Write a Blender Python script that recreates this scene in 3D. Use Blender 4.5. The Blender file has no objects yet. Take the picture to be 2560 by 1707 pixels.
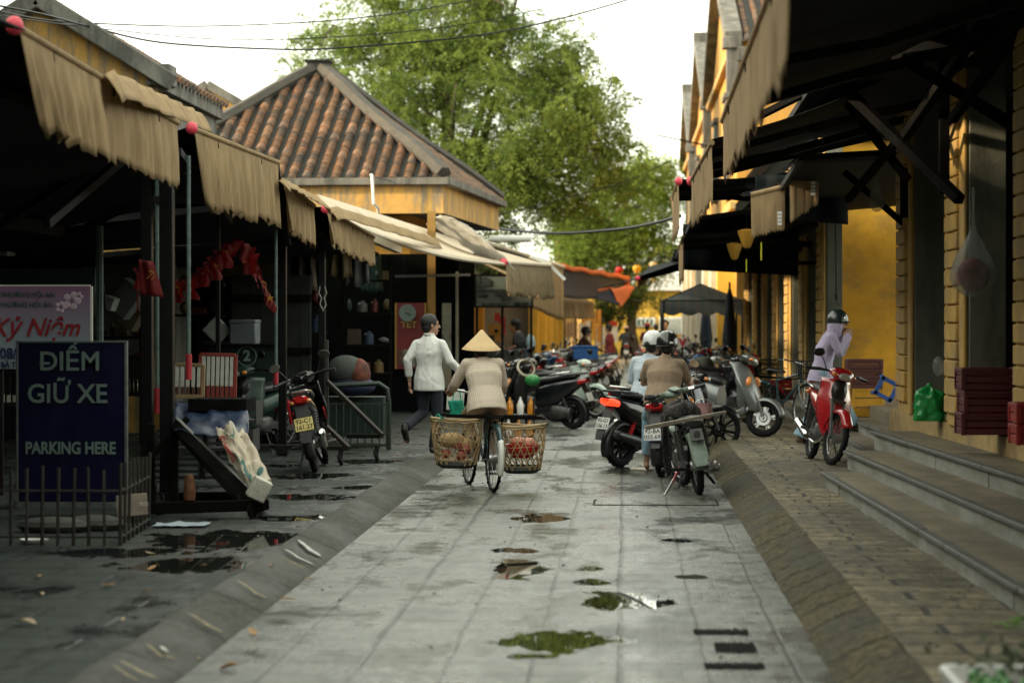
import bpy, math, random
import numpy as np
from mathutils import Vector as V, Matrix, noise as mnoise
R=math.radians; random.seed(7); rnd=random.random
def U(a,b): return a+(b-a)*random.random()
S=bpy.context.scene; COL=S.collection
# ---------------- camera, sky, sun, exposure ----------------
F=6044.0; VX,VY=1562.0,812.0                       # focal length and street vanishing point in photo pixels (2560 wide)
cam=bpy.data.objects.new('camera',bpy.data.cameras.new('camera')); COL.objects.link(cam); S.camera=cam
cam.location=(0,0,1.65); cam.rotation_euler=(R(90)-math.atan((853.5-VY)/F),0,math.atan((VX-1280)/F))
cam.data.lens=85; cam.data.sensor_width=36; cam.data.clip_end=2000
cam.data.dof.use_dof=True; cam.data.dof.focus_distance=24.6; cam.data.dof.aperture_fstop=2.2
CM=cam.rotation_euler.to_matrix()
def P(px,py,Y):                                     # photo pixel at street depth Y
    d=CM@V(((px-1280)/F,-(py-853.5)/F,-1)); t=Y/d.y; return V((d.x*t,Y,1.65+d.z*t))
def G(px,py,z=0):                                   # photo pixel on a level surface
    d=CM@V(((px-1280)/F,-(py-853.5)/F,-1)); t=(z-1.65)/d.z; return V((d.x*t,d.y*t,z))
SUN_EL=R(17); SUN_AZ=R(-104)                         # low sun over the left roofs; azimuth from +Y, clockwise
w=bpy.data.worlds.new('World'); S.world=w; w.use_nodes=True; nt=w.node_tree; nt.nodes.clear()
sky=nt.nodes.new('ShaderNodeTexSky'); sky.sky_type='NISHITA'; sky.sun_disc=False; sky.sun_elevation=SUN_EL; sky.sun_rotation=SUN_AZ
sky.air_density=1.0; sky.dust_density=1.5; sky.ozone_density=1.0
hs=nt.nodes.new('ShaderNodeHueSaturation'); hs.inputs['Saturation'].default_value=.62
veil=nt.nodes.new('ShaderNodeMix'); veil.data_type='RGBA'; veil.inputs['Factor'].default_value=.5; veil.inputs[7].default_value=(8.4,8.4,6.5,1)   # thin high overcast
bg=nt.nodes.new('ShaderNodeBackground'); bg.inputs[1].default_value=.12; ow=nt.nodes.new('ShaderNodeOutputWorld')
nt.links.new(sky.outputs[0],hs.inputs['Color']); nt.links.new(hs.outputs[0],veil.inputs[6]); nt.links.new(veil.outputs[2],bg.inputs[0]); nt.links.new(bg.outputs[0],ow.inputs[0])
sl=bpy.data.lights.new('sun','SUN'); sun=bpy.data.objects.new('sun',sl); COL.objects.link(sun); sl.energy=2.2; sl.angle=R(3); sl.color=(1,.78,.5)
dv=V((math.sin(SUN_AZ)*math.cos(SUN_EL),math.cos(SUN_AZ)*math.cos(SUN_EL),math.sin(SUN_EL)))
sun.rotation_euler=dv.to_track_quat('Z','Y').to_euler()
S.view_settings.view_transform='Standard'; S.view_settings.look='None'; S.view_settings.exposure=1.9; S.view_settings.gamma=1
S.render.engine='CYCLES'; S.render.resolution_x=1024; S.render.resolution_y=682
# ---------------- materials ----------------
MT={}
def mat(name,col,rough=.6,metal=0,var=.15,vs=3.,bump=0,bs=40.,coat=0,stain=None,sa=.5,ss=(2,2,.6),trans=0,spec=.5,alpha=1,st=(.45,.6),rv=0):
    if name in MT: return MT[name]
    m=bpy.data.materials.new(name); m.use_nodes=True; n=m.node_tree; L=n.links.new; N=n.nodes.new
    b=n.nodes['Principled BSDF']; b.inputs['Roughness'].default_value=rough; b.inputs['Metallic'].default_value=metal
    b.inputs['Coat Weight'].default_value=coat; b.inputs['Coat Roughness'].default_value=.08; b.inputs['Specular IOR Level'].default_value=spec
    tc=N('ShaderNodeTexCoord'); no=N('ShaderNodeTexNoise'); no.inputs['Scale'].default_value=vs; no.inputs['Detail'].default_value=6; no.inputs['Roughness'].default_value=.65
    L(tc.outputs['Object'],no.inputs['Vector'])
    cr=N('ShaderNodeValToRGB'); cr.color_ramp.elements[0].position=.3; cr.color_ramp.elements[1].position=.7
    cr.color_ramp.elements[0].color=tuple(max(0,c*(1-var)) for c in col)+(1,); cr.color_ramp.elements[1].color=tuple(c*(1+var) for c in col)+(1,)
    L(no.outputs[0],cr.inputs[0]); out=cr.outputs[0]
    if stain:
        mp=N('ShaderNodeMapping'); mp.inputs['Scale'].default_value=ss; L(tc.outputs['Object'],mp.inputs[0])
        n2=N('ShaderNodeTexNoise'); n2.inputs['Scale'].default_value=1; n2.inputs['Detail'].default_value=8; n2.inputs['Roughness'].default_value=.7; L(mp.outputs[0],n2.inputs['Vector'])
        c2=N('ShaderNodeValToRGB'); c2.color_ramp.elements[0].position=st[0]; c2.color_ramp.elements[1].position=st[1]; L(n2.outputs[0],c2.inputs[0])
        mu=N('ShaderNodeMath'); mu.operation='MULTIPLY'; mu.inputs[1].default_value=sa; L(c2.outputs[0],mu.inputs[0])
        mx=N('ShaderNodeMix'); mx.data_type='RGBA'; L(mu.outputs[0],mx.inputs['Factor']); L(out,mx.inputs[6]); mx.inputs[7].default_value=tuple(stain)+(1,); out=mx.outputs[2]
    L(out,b.inputs['Base Color'])
    if rv:
        ma=N('ShaderNodeMath'); ma.operation='MULTIPLY_ADD'; L(no.outputs[0],ma.inputs[0]); ma.inputs[1].default_value=rv; ma.inputs[2].default_value=rough-rv*.5; L(ma.outputs[0],b.inputs['Roughness'])
    if bump:
        n3=N('ShaderNodeTexNoise'); n3.inputs['Scale'].default_value=bs; n3.inputs['Detail'].default_value=4; L(tc.outputs['Object'],n3.inputs['Vector'])
        bp=N('ShaderNodeBump'); bp.inputs['Strength'].default_value=bump; bp.inputs['Distance'].default_value=.02; L(n3.outputs[0],bp.inputs['Height']); L(bp.outputs[0],b.inputs['Normal'])
    if trans:
        tr=N('ShaderNodeBsdfTranslucent'); L(out,tr.inputs[0]); ms=N('ShaderNodeMixShader'); ms.inputs[0].default_value=trans
        L(b.outputs[0],ms.inputs[1]); L(tr.outputs[0],ms.inputs[2]); L(ms.outputs[0],n.nodes['Material Output'].inputs[0])
    if alpha<1: b.inputs['Alpha'].default_value=alpha
    MT[name]=m; return m
def glow(name,col,s):
    m=mat(name,col,.4); m.node_tree.nodes['Principled BSDF'].inputs['Emission Color'].default_value=tuple(col)+(1,); m.node_tree.nodes['Principled BSDF'].inputs['Emission Strength'].default_value=s; return m
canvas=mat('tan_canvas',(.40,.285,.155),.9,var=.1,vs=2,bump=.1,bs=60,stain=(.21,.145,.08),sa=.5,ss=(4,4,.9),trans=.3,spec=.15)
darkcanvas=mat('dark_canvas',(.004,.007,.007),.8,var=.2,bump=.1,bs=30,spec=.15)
black=mat('black_paint',(.004,.005,.005),.45,var=.3,bump=.1,spec=.2)
steel=mat('dark_steel',(.010,.012,.013),.7,.1,var=.3,vs=8,stain=(.03,.018,.012),sa=.4,ss=(5,5,5),spec=.15)
wood=mat('dark_wood',(.007,.0065,.006),.95,var=.4,vs=4,bump=.3,bs=30,spec=.04)
chrome=mat('chrome',(.6,.6,.58),.18,1,var=.1)
alu=mat('aluminium',(.42,.42,.41),.35,.9,var=.15)
rubber=mat('tyre_rubber',(.012,.012,.013),.75,var=.3,bump=.2,bs=80,spec=.15)
blkplastic=mat('black_plastic',(.012,.013,.014),.4,var=.2,vs=6)
white=mat('white_paint',(.7,.7,.66),.5,var=.08)
pinkball=mat('red_rubber_ball',(.62,.05,.08),.5,var=.1)
ochre=mat('ochre_plaster',(.50,.25,.03),.85,var=.18,vs=1.2,bump=.2,bs=18,stain=(.12,.09,.06),sa=.45,ss=(1.5,1.5,.35))
ochre2=mat('weathered_ochre',(.50,.29,.075),.9,var=.25,vs=2.5,bump=.2,bs=25,stain=(.16,.15,.12),sa=.85,ss=(6,6,1.1),st=(.46,.62))
greyplaster=mat('mossy_grey_plaster',(.14,.135,.115),.9,var=.35,vs=2,bump=.3,bs=20,stain=(.045,.045,.04),sa=.8,ss=(3,3,.6))
greycol=mat('grey_column_plaster',(.12,.125,.10),.9,var=.25,vs=1.5,bump=.3,bs=14,stain=(.045,.05,.042),sa=.6,ss=(2,2,.4),spec=.15)
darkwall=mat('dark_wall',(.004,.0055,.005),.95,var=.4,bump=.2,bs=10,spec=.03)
# ---------------- mesh builder ----------------
def rootloc(p):
    l=V((0,0,0))
    while p: l=l+p.location; p=p.parent
    return l
class MB:
    def __init__(s): s.v=[]; s.f=[]; s.m=[]; s.mi=0
    def add(s,vs,fs):
        o=len(s.v); s.v+= [V(x) for x in vs]; s.f+=[tuple(i+o for i in f) for f in fs]; s.m+=[s.mi]*len(fs); return s
    def box(s,c,d,rz=0,M=None):
        x,y,z=[k/2 for k in d]; vs=[V((a*x,b*y,e*z)) for a in(-1,1) for b in(-1,1) for e in(-1,1)]
        m=Matrix.Rotation(rz,3,'Z') if M is None else M
        return s.add([m@p+V(c) for p in vs],[(0,1,3,2),(4,6,7,5),(0,4,5,1),(2,3,7,6),(0,2,6,4),(1,5,7,3)])
    def bar(s,p,q,w,h=None):
        h=h or w; p=V(p);q=V(q); d=(q-p); L=d.length
        if L<1e-6: return s
        z=d/L; x=z.cross(V((0,0,1))); 
        if x.length<1e-3: x=V((1,0,0))
        x.normalize(); y=z.cross(x); M=Matrix((x,y,z)).transposed(); return s.box((p+q)/2,(w,h,L),M=M)
    def tube(s,pts,r,n=8,cap=True,sq=None):
        pts=[V(p) for p in pts]; k=len(pts); r=r if isinstance(r,(list,tuple)) else [r]*k; vs=[];fs=[]; up=None
        for i,p in enumerate(pts):
            t=(pts[min(i+1,k-1)]-pts[max(i-1,0)]); 
            if t.length<1e-9: t=V((0,0,1))
            t.normalize()
            if up is None: up=V((0,0,1)) if abs(t.z)<.9 else V((0,1,0))
            x=t.cross(up); 
            if x.length<1e-4: x=t.orthogonal()
            x.normalize(); y=x.cross(t).normalized(); up=y
            for j in range(n):
                a=2*math.pi*j/n; vs.append(p+x*math.cos(a)*r[i]+y*math.sin(a)*r[i]*(sq or 1))
        for i in range(k-1):
            for j in range(n): a=i*n+j; b=i*n+(j+1)%n; fs.append((a,b,b+n,a+n))
        if cap: fs.append(tuple(range(n))[::-1]); fs.append(tuple((k-1)*n+j for j in range(n)))
        return s.add(vs,fs)
    def capsule(s,p,q,r1,r2,n=10,sx=1.0):
        p=V(p);q=V(q); d=(q-p); L=d.length; t=d/L if L>1e-6 else V((0,0,1)); pts=[];rs=[]
        for a in (-89,-60,-30,0): pts.append(p+t*r1*math.sin(R(a))); rs.append(max(.0015,r1*math.cos(R(a))))
        for a in (0,30,60,89): pts.append(q+t*r2*math.sin(R(a))); rs.append(max(.0015,r2*math.cos(R(a))))
        return s.tube(pts,rs,n)
    def sphere(s,c,r,n=14,m=8,sc=(1,1,1),M=None):
        vs=[];fs=[]
        for i in range(m+1):
            a=math.pi*i/m
            for j in range(n):
                b=2*math.pi*j/n; p=V((math.sin(a)*math.cos(b)*sc[0],math.sin(a)*math.sin(b)*sc[1],math.cos(a)*sc[2]))*r
                vs.append((M@p if M else p)+V(c))
        for i in range(m):
            for j in range(n): a=i*n+j; b=i*n+(j+1)%n; fs.append((a,a+n,b+n,b))
        return s.add(vs,fs)
    def lathe(s,prof,c=(0,0,0),M=None,n=20,cap=False):      # profile of (radius, height), axis Z or M
        vs=[];fs=[];c=V(c)
        for r,z in prof:
            for j in range(n):
                b=2*math.pi*j/n; p=V((r*math.cos(b),r*math.sin(b),z)); vs.append((M@p if M else p)+c)
        for i in range(len(prof)-1):
            for j in range(n): a=i*n+j; b=i*n+(j+1)%n; fs.append((a,b,b+n,a+n))
        if cap: fs.append(tuple(range(n))[::-1]); fs.append(tuple((len(prof)-1)*n+j for j in range(n)))
        return s.add(vs,fs)
    def loft(s,secs,n=14,e=2.6,axis='Y'):                    # sections (y,z,halfwidth,halfheight[,x])
        vs=[];fs=[]
        for q in secs:
            y,z,hw,hh=q[:4]; x0=q[4] if len(q)>4 else 0
            for j in range(n):
                a=2*math.pi*j/n; ca,sa=math.cos(a),math.sin(a)
                u=math.copysign(abs(ca)**(2/e),ca)*hw; t=math.copysign(abs(sa)**(2/e),sa)*hh
                vs.append(V((x0+u,y,z+t)) if axis=='Y' else V((x0+u,y+t,z)))
        k=len(secs)
        for i in range(k-1):
            for j in range(n): a=i*n+j; b=i*n+(j+1)%n; fs.append((a,a+n,b+n,b) if axis=='Y' else (a,b,b+n,a+n))
        fs.append(tuple(range(n)) if axis=='Y' else tuple(range(n))[::-1]); q=tuple((k-1)*n+j for j in range(n)); fs.append(q[::-1] if axis=='Y' else q)
        return s.add(vs,fs)
    def prism(s,pts,a,d):                                    # planar outline pts (3D) extruded by vector d
        k=len(pts); d=V(d); vs=[V(p) for p in pts]; vs+=[p+d for p in vs]
        fs=[tuple(range(k))[::-1],tuple(range(k,2*k))]+[(i,(i+1)%k,(i+1)%k+k,i+k) for i in range(k)]
        return s.add(vs,fs)
    def grid(s,fn,nu,nv):
        vs=[V(fn(i/nu,j/nv)) for i in range(nu+1) for j in range(nv+1)]
        fs=[(i*(nv+1)+j,(i+1)*(nv+1)+j,(i+1)*(nv+1)+j+1,i*(nv+1)+j+1) for i in range(nu) for j in range(nv)]
        return s.add(vs,fs)
    def xf(s,M,frm=0):
        for i in range(frm,len(s.v)): s.v[i]=M@s.v[i]
        return s
    def build(s,name,m,parent=None,world=True,sm=35,bev=0,sol=0,bs=2):
        me=bpy.data.meshes.new(name); off=rootloc(parent) if (parent and world) else V((0,0,0))
        me.from_pydata([tuple(p-off) for p in s.v],[],s.f)
        ms=m if isinstance(m,(list,tuple)) else [m]
        for q in ms: me.materials.append(q)
        if len(ms)>1: me.polygons.foreach_set('material_index',s.m)
        if sm: me.polygons.foreach_set('use_smooth',[True]*len(me.polygons)); me.set_sharp_from_angle(angle=R(sm))
        me.validate(); o=bpy.data.objects.new(name,me); COL.objects.link(o)
        if parent: o.parent=parent
        if sol: k=o.modifiers.new('solid','SOLIDIFY'); k.thickness=sol; k.offset=0
        if bev: k=o.modifiers.new('bevel','BEVEL'); k.width=bev; k.segments=bs; k.limit_method='ANGLE'; k.angle_limit=R(40)
        return o
def tag(o,label=None,cat=None,group=None,kind=None):
    if label: o['label']=label
    if cat: o['category']=cat
    if group: o['group']=group
    if kind: o['kind']=kind
    return o
def T(name,label,cat,loc=(0,0,0),rz=0,group=None):
    o=bpy.data.objects.new(name,None); COL.objects.link(o); o.location=loc; o.rotation_euler=(0,0,rz); o.empty_display_size=.1
    return tag(o,label,cat,group)
def copy_tree(o,parent=None):
    c=o.copy(); COL.objects.link(c); c.parent=parent
    for ch in list(o.children): copy_tree(ch,c)
    return c
def text(name,st,size,m,parent,loc,rot=(R(90),0,0),bold=0,ext=.002,al='CENTER',shear=0,sx=1,world=True,sp=1):
    cu=bpy.data.curves.new('txt','FONT'); cu.body=st; cu.size=size; cu.offset=bold; cu.extrude=ext; cu.align_x=al; cu.align_y='CENTER'; cu.shear=shear; cu.resolution_u=3; cu.space_character=sp
    ob=bpy.data.objects.new('txt',cu); COL.objects.link(ob); dg=bpy.context.evaluated_depsgraph_get()
    me=bpy.data.meshes.new_from_object(ob.evaluated_get(dg)); bpy.data.objects.remove(ob)
    me.name=name; me.materials.clear(); me.materials.append(m); o=bpy.data.objects.new(name,me); COL.objects.link(o)
    o.rotation_euler=rot; o.scale=(sx,1,1); l=V(loc)-(rootloc(parent) if parent and world else V((0,0,0))); o.location=l
    if parent: o.parent=parent
    return o
# ---------------- ground ----------------
ZL,ZR=.12,.15; XL,XR=-2.07,.975
def stonemat(name,c1,c2,mort,bw,bh,rotz=0,rough=(.3,.6),wet=.5,bump=.35,fan=False,off=.5,msize=.012,grime=(.03,.035,.03),wscale=.55,pud=(),fine=0,spec=.5,gr=(.56,.66),lane=0,nsc=9,cross=0,wth=(.42,.58),wd=.5):
    m=bpy.data.materials.new(name); m.use_nodes=True; n=m.node_tree; L=n.links.new; N=n.nodes.new; b=n.nodes['Principled BSDF']; b.inputs['Specular IOR Level'].default_value=spec
    ge=N('ShaderNodeNewGeometry'); mp=N('ShaderNodeMapping'); mp.inputs['Rotation'].default_value=(0,0,rotz); L(ge.outputs['Position'],mp.inputs[0])
    wn=N('ShaderNodeTexNoise'); wn.inputs['Scale'].default_value=1.3; wn.inputs['Detail'].default_value=3; L(ge.outputs['Position'],wn.inputs['Vector'])
    va=N('ShaderNodeMixRGB'); va.blend_type='ADD'; va.inputs[0].default_value=.05; L(mp.outputs[0],va.inputs[1]); L(wn.outputs['Color'],va.inputs[2])
    br=N('ShaderNodeTexBrick'); br.inputs['Scale'].default_value=1; br.inputs['Brick Width'].default_value=bw; br.inputs['Row Height'].default_value=bh; br.inputs['Mortar Size'].default_value=msize; br.inputs['Mortar Smooth'].default_value=.4; br.offset=off
    br.inputs['Color1'].default_value=(*c1,1); br.inputs['Color2'].default_value=(*c2,1); br.inputs['Mortar'].default_value=(*mort,1); L(va.outputs[0],br.inputs['Vector'])
    n1=N('ShaderNodeTexNoise'); n1.inputs['Scale'].default_value=wscale; n1.inputs['Detail'].default_value=9; n1.inputs['Roughness'].default_value=.68
    m2=N('ShaderNodeMapping'); m2.inputs['Scale'].default_value=(1.6,.75,1); L(ge.outputs['Position'],m2.inputs[0]); L(m2.outputs[0],n1.inputs['Vector'])
    wr=N('ShaderNodeValToRGB'); wr.color_ramp.elements[0].position=wth[0]; wr.color_ramp.elements[1].position=wth[1]; L(n1.outputs[0],wr.inputs[0])   # 1 = dry, 0 = wet
    n2=N('ShaderNodeTexNoise'); n2.inputs['Scale'].default_value=nsc; n2.inputs['Detail'].default_value=8; n2.inputs['Roughness'].default_value=.75
    m3=N('ShaderNodeMapping'); m3.inputs['Scale'].default_value=(1.25,.55,1); L(ge.outputs['Position'],m3.inputs[0]); L(m3.outputs[0],n2.inputs['Vector'])
    g2=N('ShaderNodeValToRGB'); g2.color_ramp.elements[0].position=.38; g2.color_ramp.elements[0].color=(.34,.34,.34,1); g2.color_ramp.elements[1].position=.6; g2.color_ramp.elements[1].color=(1.12,1.12,1.12,1); L(n2.outputs[0],g2.inputs[0])
    bc=br.outputs['Color']
    if cross:
        b3=N('ShaderNodeTexBrick'); b3.inputs['Scale'].default_value=1; b3.offset=0; b3.inputs['Brick Width'].default_value=cross; b3.inputs['Row Height'].default_value=1.26; b3.inputs['Mortar Size'].default_value=.03; b3.inputs['Mortar Smooth'].default_value=.3
        b3.inputs['Color1'].default_value=(1,1,1,1); b3.inputs['Color2'].default_value=(.86,.87,.86,1); b3.inputs['Mortar'].default_value=(.3,.31,.29,1); L(va.outputs[0],b3.inputs['Vector'])
        x3=N('ShaderNodeMixRGB'); x3.blend_type='MULTIPLY'; x3.inputs[0].default_value=.85; L(bc,x3.inputs[1]); L(b3.outputs['Color'],x3.inputs[2]); bc=x3.outputs[0]
    mu=N('ShaderNodeMixRGB'); mu.blend_type='MULTIPLY'; mu.inputs[0].default_value=1; L(bc,mu.inputs[1]); L(g2.outputs[0],mu.inputs[2])
    dk=N('ShaderNodeMixRGB'); dk.inputs[2].default_value=(1,1,1,1); dk.inputs[1].default_value=(wd,wd*1.03,wd*1.01,1); L(wr.outputs[0],dk.inputs[0])
    m4=N('ShaderNodeMixRGB'); m4.blend_type='MULTIPLY'; m4.inputs[0].default_value=1; L(mu.outputs[0],m4.inputs[1]); L(dk.outputs[0],m4.inputs[2])
    n5=N('ShaderNodeTexNoise'); n5.inputs['Scale'].default_value=2.2; n5.inputs['Detail'].default_value=10; n5.inputs['Roughness'].default_value=.8; L(m3.outputs[0],n5.inputs['Vector'])
    g5=N('ShaderNodeValToRGB'); g5.color_ramp.elements[0].position=gr[0]; g5.color_ramp.elements[1].position=gr[1]; L(n5.outputs[0],g5.inputs[0])
    m5=N('ShaderNodeMixRGB'); m5.inputs[2].default_value=(*grime,1); L(m4.outputs[0],m5.inputs[1]); gm=N('ShaderNodeMath'); gm.operation='MULTIPLY'; gm.inputs[1].default_value=.75; L(g5.outputs[0],gm.inputs[0]); L(gm.outputs[0],m5.inputs[0])
    if lane:
        ml=N('ShaderNodeMapping'); ml.inputs['Scale'].default_value=(.8,.42,1); L(ge.outputs['Position'],ml.inputs[0]); nl=N('ShaderNodeTexNoise'); nl.inputs['Scale'].default_value=1; nl.inputs['Detail'].default_value=7; nl.inputs['Roughness'].default_value=.6; L(ml.outputs[0],nl.inputs['Vector'])
        cl_=N('ShaderNodeValToRGB'); cl_.color_ramp.elements[0].position=.36; cl_.color_ramp.elements[0].color=(.5,.52,.5,1); cl_.color_ramp.elements[1].position=.62; cl_.color_ramp.elements[1].color=(1.15,1.15,1.12,1); L(nl.outputs[0],cl_.inputs[0])
        m6=N('ShaderNodeMixRGB'); m6.blend_type='MULTIPLY'; m6.inputs[0].default_value=1; L(m5.outputs[0],m6.inputs[1]); L(cl_.outputs[0],m6.inputs[2]); m5=m6
    L(m5.outputs[0],b.inputs['Base Color'])
    mr=N('ShaderNodeMapRange'); mr.inputs['To Min'].default_value=rough[0]; mr.inputs['To Max'].default_value=rough[1]; L(wr.outputs[0],mr.inputs[0])
    r2=N('ShaderNodeMath'); r2.operation='MULTIPLY_ADD'; L(n2.outputs[0],r2.inputs[0]); r2.inputs[1].default_value=.16; L(mr.outputs[0],r2.inputs[2]); L(r2.outputs[0],b.inputs['Roughness'])
    # height: joints + chips + fan stamps
    h=N('ShaderNodeMath'); h.operation='MULTIPLY_ADD'; L(br.outputs['Fac'],h.inputs[0]); h.inputs[1].default_value=-1.0; 
    k=N('ShaderNodeMath'); k.operation='MULTIPLY'; L(n2.outputs[0],k.inputs[0]); k.inputs[1].default_value=.9; L(k.outputs[0],h.inputs[2]); hh=h.outputs[0]
    if fan:
        vo=N('ShaderNodeTexVoronoi'); vo.inputs['Scale'].default_value=2.4; vo.inputs['Randomness'].default_value=.25; L(mp.outputs[0],vo.inputs['Vector'])
        sn=N('ShaderNodeMath'); sn.operation='MULTIPLY'; sn.inputs[1].default_value=60; L(vo.outputs['Distance'],sn.inputs[0]); s2=N('ShaderNodeMath'); s2.operation='SINE'; L(sn.outputs[0],s2.inputs[0])
        ab=N('ShaderNodeMath'); ab.operation='POWER'; a0=N('ShaderNodeMath'); a0.operation='ABSOLUTE'; L(s2.outputs[0],a0.inputs[0]); L(a0.outputs[0],ab.inputs[0]); ab.inputs[1].default_value=.3
        s3=N('ShaderNodeMath'); s3.operation='MULTIPLY_ADD'; L(ab.outputs[0],s3.inputs[0]); s3.inputs[1].default_value=.35; L(hh,s3.inputs[2]); hh=s3.outputs[0]
    if fine:
        b2=N('ShaderNodeTexBrick'); b2.inputs['Scale'].default_value=1; b2.inputs['Brick Width'].default_value=.2; b2.inputs['Row Height'].default_value=.1; b2.inputs['Mortar Size'].default_value=.006; b2.inputs['Mortar Smooth'].default_value=.6; L(va.outputs[0],b2.inputs['Vector'])
        f2=N('ShaderNodeMath'); f2.operation='MULTIPLY_ADD'; L(b2.outputs['Fac'],f2.inputs[0]); f2.inputs[1].default_value=-fine; L(hh,f2.inputs[2]); hh=f2.outputs[0]
    bp=N('ShaderNodeBump'); bp.inputs['Distance'].default_value=.01; bs_=N('ShaderNodeMapRange'); bs_.inputs['To Min'].default_value=bump*.35; bs_.inputs['To Max'].default_value=bump; L(wr.outputs[0],bs_.inputs[0]); L(bs_.outputs[0],bp.inputs['Strength']); L(hh,bp.inputs['Height']); L(bp.outputs[0],b.inputs['Normal'])
    if pud:
        acc=None
        for cx,cy,rx,ry in pud:
            sb=N('ShaderNodeVectorMath'); sb.operation='SUBTRACT'; L(ge.outputs['Position'],sb.inputs[0]); sb.inputs[1].default_value=(cx,cy,0)
            ms=N('ShaderNodeVectorMath'); ms.operation='MULTIPLY'; L(sb.outputs[0],ms.inputs[0]); ms.inputs[1].default_value=(1/rx,1/ry,0)
            ln=N('ShaderNodeVectorMath'); ln.operation='LENGTH'; L(ms.outputs[0],ln.inputs[0])
            if acc is None: acc=ln.outputs['Value']
            else: mn=N('ShaderNodeMath'); mn.operation='MINIMUM'; L(acc,mn.inputs[0]); L(ln.outputs['Value'],mn.inputs[1]); acc=mn.outputs[0]
        n7=N('ShaderNodeTexNoise'); n7.inputs['Scale'].default_value=3.2; n7.inputs['Detail'].default_value=8; n7.inputs['Roughness'].default_value=.62; m7=N('ShaderNodeMapping'); m7.inputs['Scale'].default_value=(1.6,.8,1); L(ge.outputs['Position'],m7.inputs[0]); L(m7.outputs[0],n7.inputs['Vector'])
        t=N('ShaderNodeMath'); t.operation='MULTIPLY_ADD'; L(n7.outputs[0],t.inputs[0]); t.inputs[1].default_value=2.6; L(acc,t.inputs[2])   # noise breaks up the outline
        pr=N('ShaderNodeMapRange'); pr.inputs['From Min'].default_value=2.25; pr.inputs['From Max'].default_value=2.33; pr.inputs['To Min'].default_value=1; pr.inputs['To Max'].default_value=0; L(t.outputs[0],pr.inputs[0])
        pw=N('ShaderNodeMapRange'); pw.inputs['From Min'].default_value=2.28; pw.inputs['From Max'].default_value=3.1; pw.inputs['To Min'].default_value=.85; pw.inputs['To Max'].default_value=0; L(t.outputs[0],pw.inputs[0])
        mc=N('ShaderNodeMixRGB'); L(pw.outputs[0],mc.inputs[0]); L(m5.outputs[0],mc.inputs[1]); mc.inputs[2].default_value=(.03,.034,.03,1); mc2=N('ShaderNodeMixRGB'); L(pr.outputs[0],mc2.inputs[0]); L(mc.outputs[0],mc2.inputs[1]); mc2.inputs[2].default_value=(.012,.014,.012,1); L(mc2.outputs[0],b.inputs['Base Color'])
        iv=N('ShaderNodeMath'); iv.operation='SUBTRACT'; iv.inputs[0].default_value=1; L(pr.outputs[0],iv.inputs[1]); rm=N('ShaderNodeMath'); rm.operation='MULTIPLY'; L(r2.outputs[0],rm.inputs[0]); L(iv.outputs[0],rm.inputs[1]); ra=N('ShaderNodeMath'); ra.operation='ADD'; L(rm.outputs[0],ra.inputs[0]); ra.inputs[1].default_value=.015; L(ra.outputs[0],b.inputs['Roughness'])
        bm=N('ShaderNodeMath'); bm.operation='MULTIPLY'; L(iv.outputs[0],bm.inputs[0]); L(bs_.outputs[0],bm.inputs[1]); L(bm.outputs[0],bp.inputs['Strength'])
    MT[name]=m; return m
def PE(px,py,rx,ry,z=0):                                # puddle ellipse from its place in the photo
    g=G(px,py,z); h=G(px,py+ry,z); return (g.x,g.y,rx/F*g.y,abs(h.y-g.y))
PUD=[PE(1560,1499,115,22),PE(1400,1603,150,26),PE(1700,1351,55,5),PE(1730,1442,45,6),PE(1290,1420,70,26),PE(1480,1420,40,6),PE(1480,1455,55,8),PE(1350,1295,70,12),PE(1280,1375,60,6),PE(1330,1640,60,8)]
PUL=[PE(560,1350,215,26,ZL),PE(820,1340,90,9,ZL),PE(470,1410,170,18,ZL),PE(780,1190,100,8,ZL),PE(770,1243,110,9,ZL),PE(920,1153,70,6,ZL),PE(740,1295,95,8,ZL),PE(900,1218,60,5,ZL),PE(690,1165,60,5,ZL),PE(300,1380,170,14,ZL)]
road_m=stonemat('wet_paving',(.15,.158,.136),(.195,.198,.168),(.035,.037,.032),.42,.42,R(90),(.06,.34),.75,.75,True,0,.011,cross=1.68,pud=PUD,fine=.12,lane=1,wscale=.8,gr=(.53,.63),grime=(.045,.05,.045))
pavl_m=stonemat('slate_pavement',(.013,.024,.020),(.022,.035,.029),(.012,.016,.016),1.3,.42,0,(.16,.6),.45,1.0,False,.37,.03,(.010,.015,.015),pud=PUL,wscale=1.1,spec=.28,wth=(.40,.52))
pavr_m=stonemat('sandy_flagstones',(.23,.19,.115),(.26,.215,.135),(.045,.04,.03),.8,.36,0,(.55,.75),.3,.9,False,.41,.024,(.07,.06,.04))
ramp_m0=mat('concrete_kerb',(.07,.068,.057),.6,var=.25,vs=4,bump=.4,bs=30,stain=(.05,.055,.05),sa=.6,ss=(2,8,2),rv=.3)
rampr_m0=mat('sandy_kerb',(.095,.078,.052),.75,var=.3,vs=3,bump=.5,bs=22,stain=(.05,.052,.045),sa=.75,ss=(2,5,2))
ramp_m=stonemat('kerb_concrete',(.06,.062,.05),(.075,.074,.058),(.03,.028,.024),1.25,.9,R(90),(.5,.7),.4,.5,False,0,.035,nsc=20,grime=(.04,.042,.036),wscale=1.2,spec=.2)
rampr_m=stonemat('kerb_sandy',(.11,.093,.056),(.128,.108,.066),(.062,.053,.036),.62,.9,R(90),(.65,.85),.3,.5,False,0,.035,nsc=20,grime=(.05,.045,.034),wscale=1.4,spec=.15)
def struct(name,mb,m,**k): return tag(mb.build(name,m,**k),kind='structure')
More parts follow.
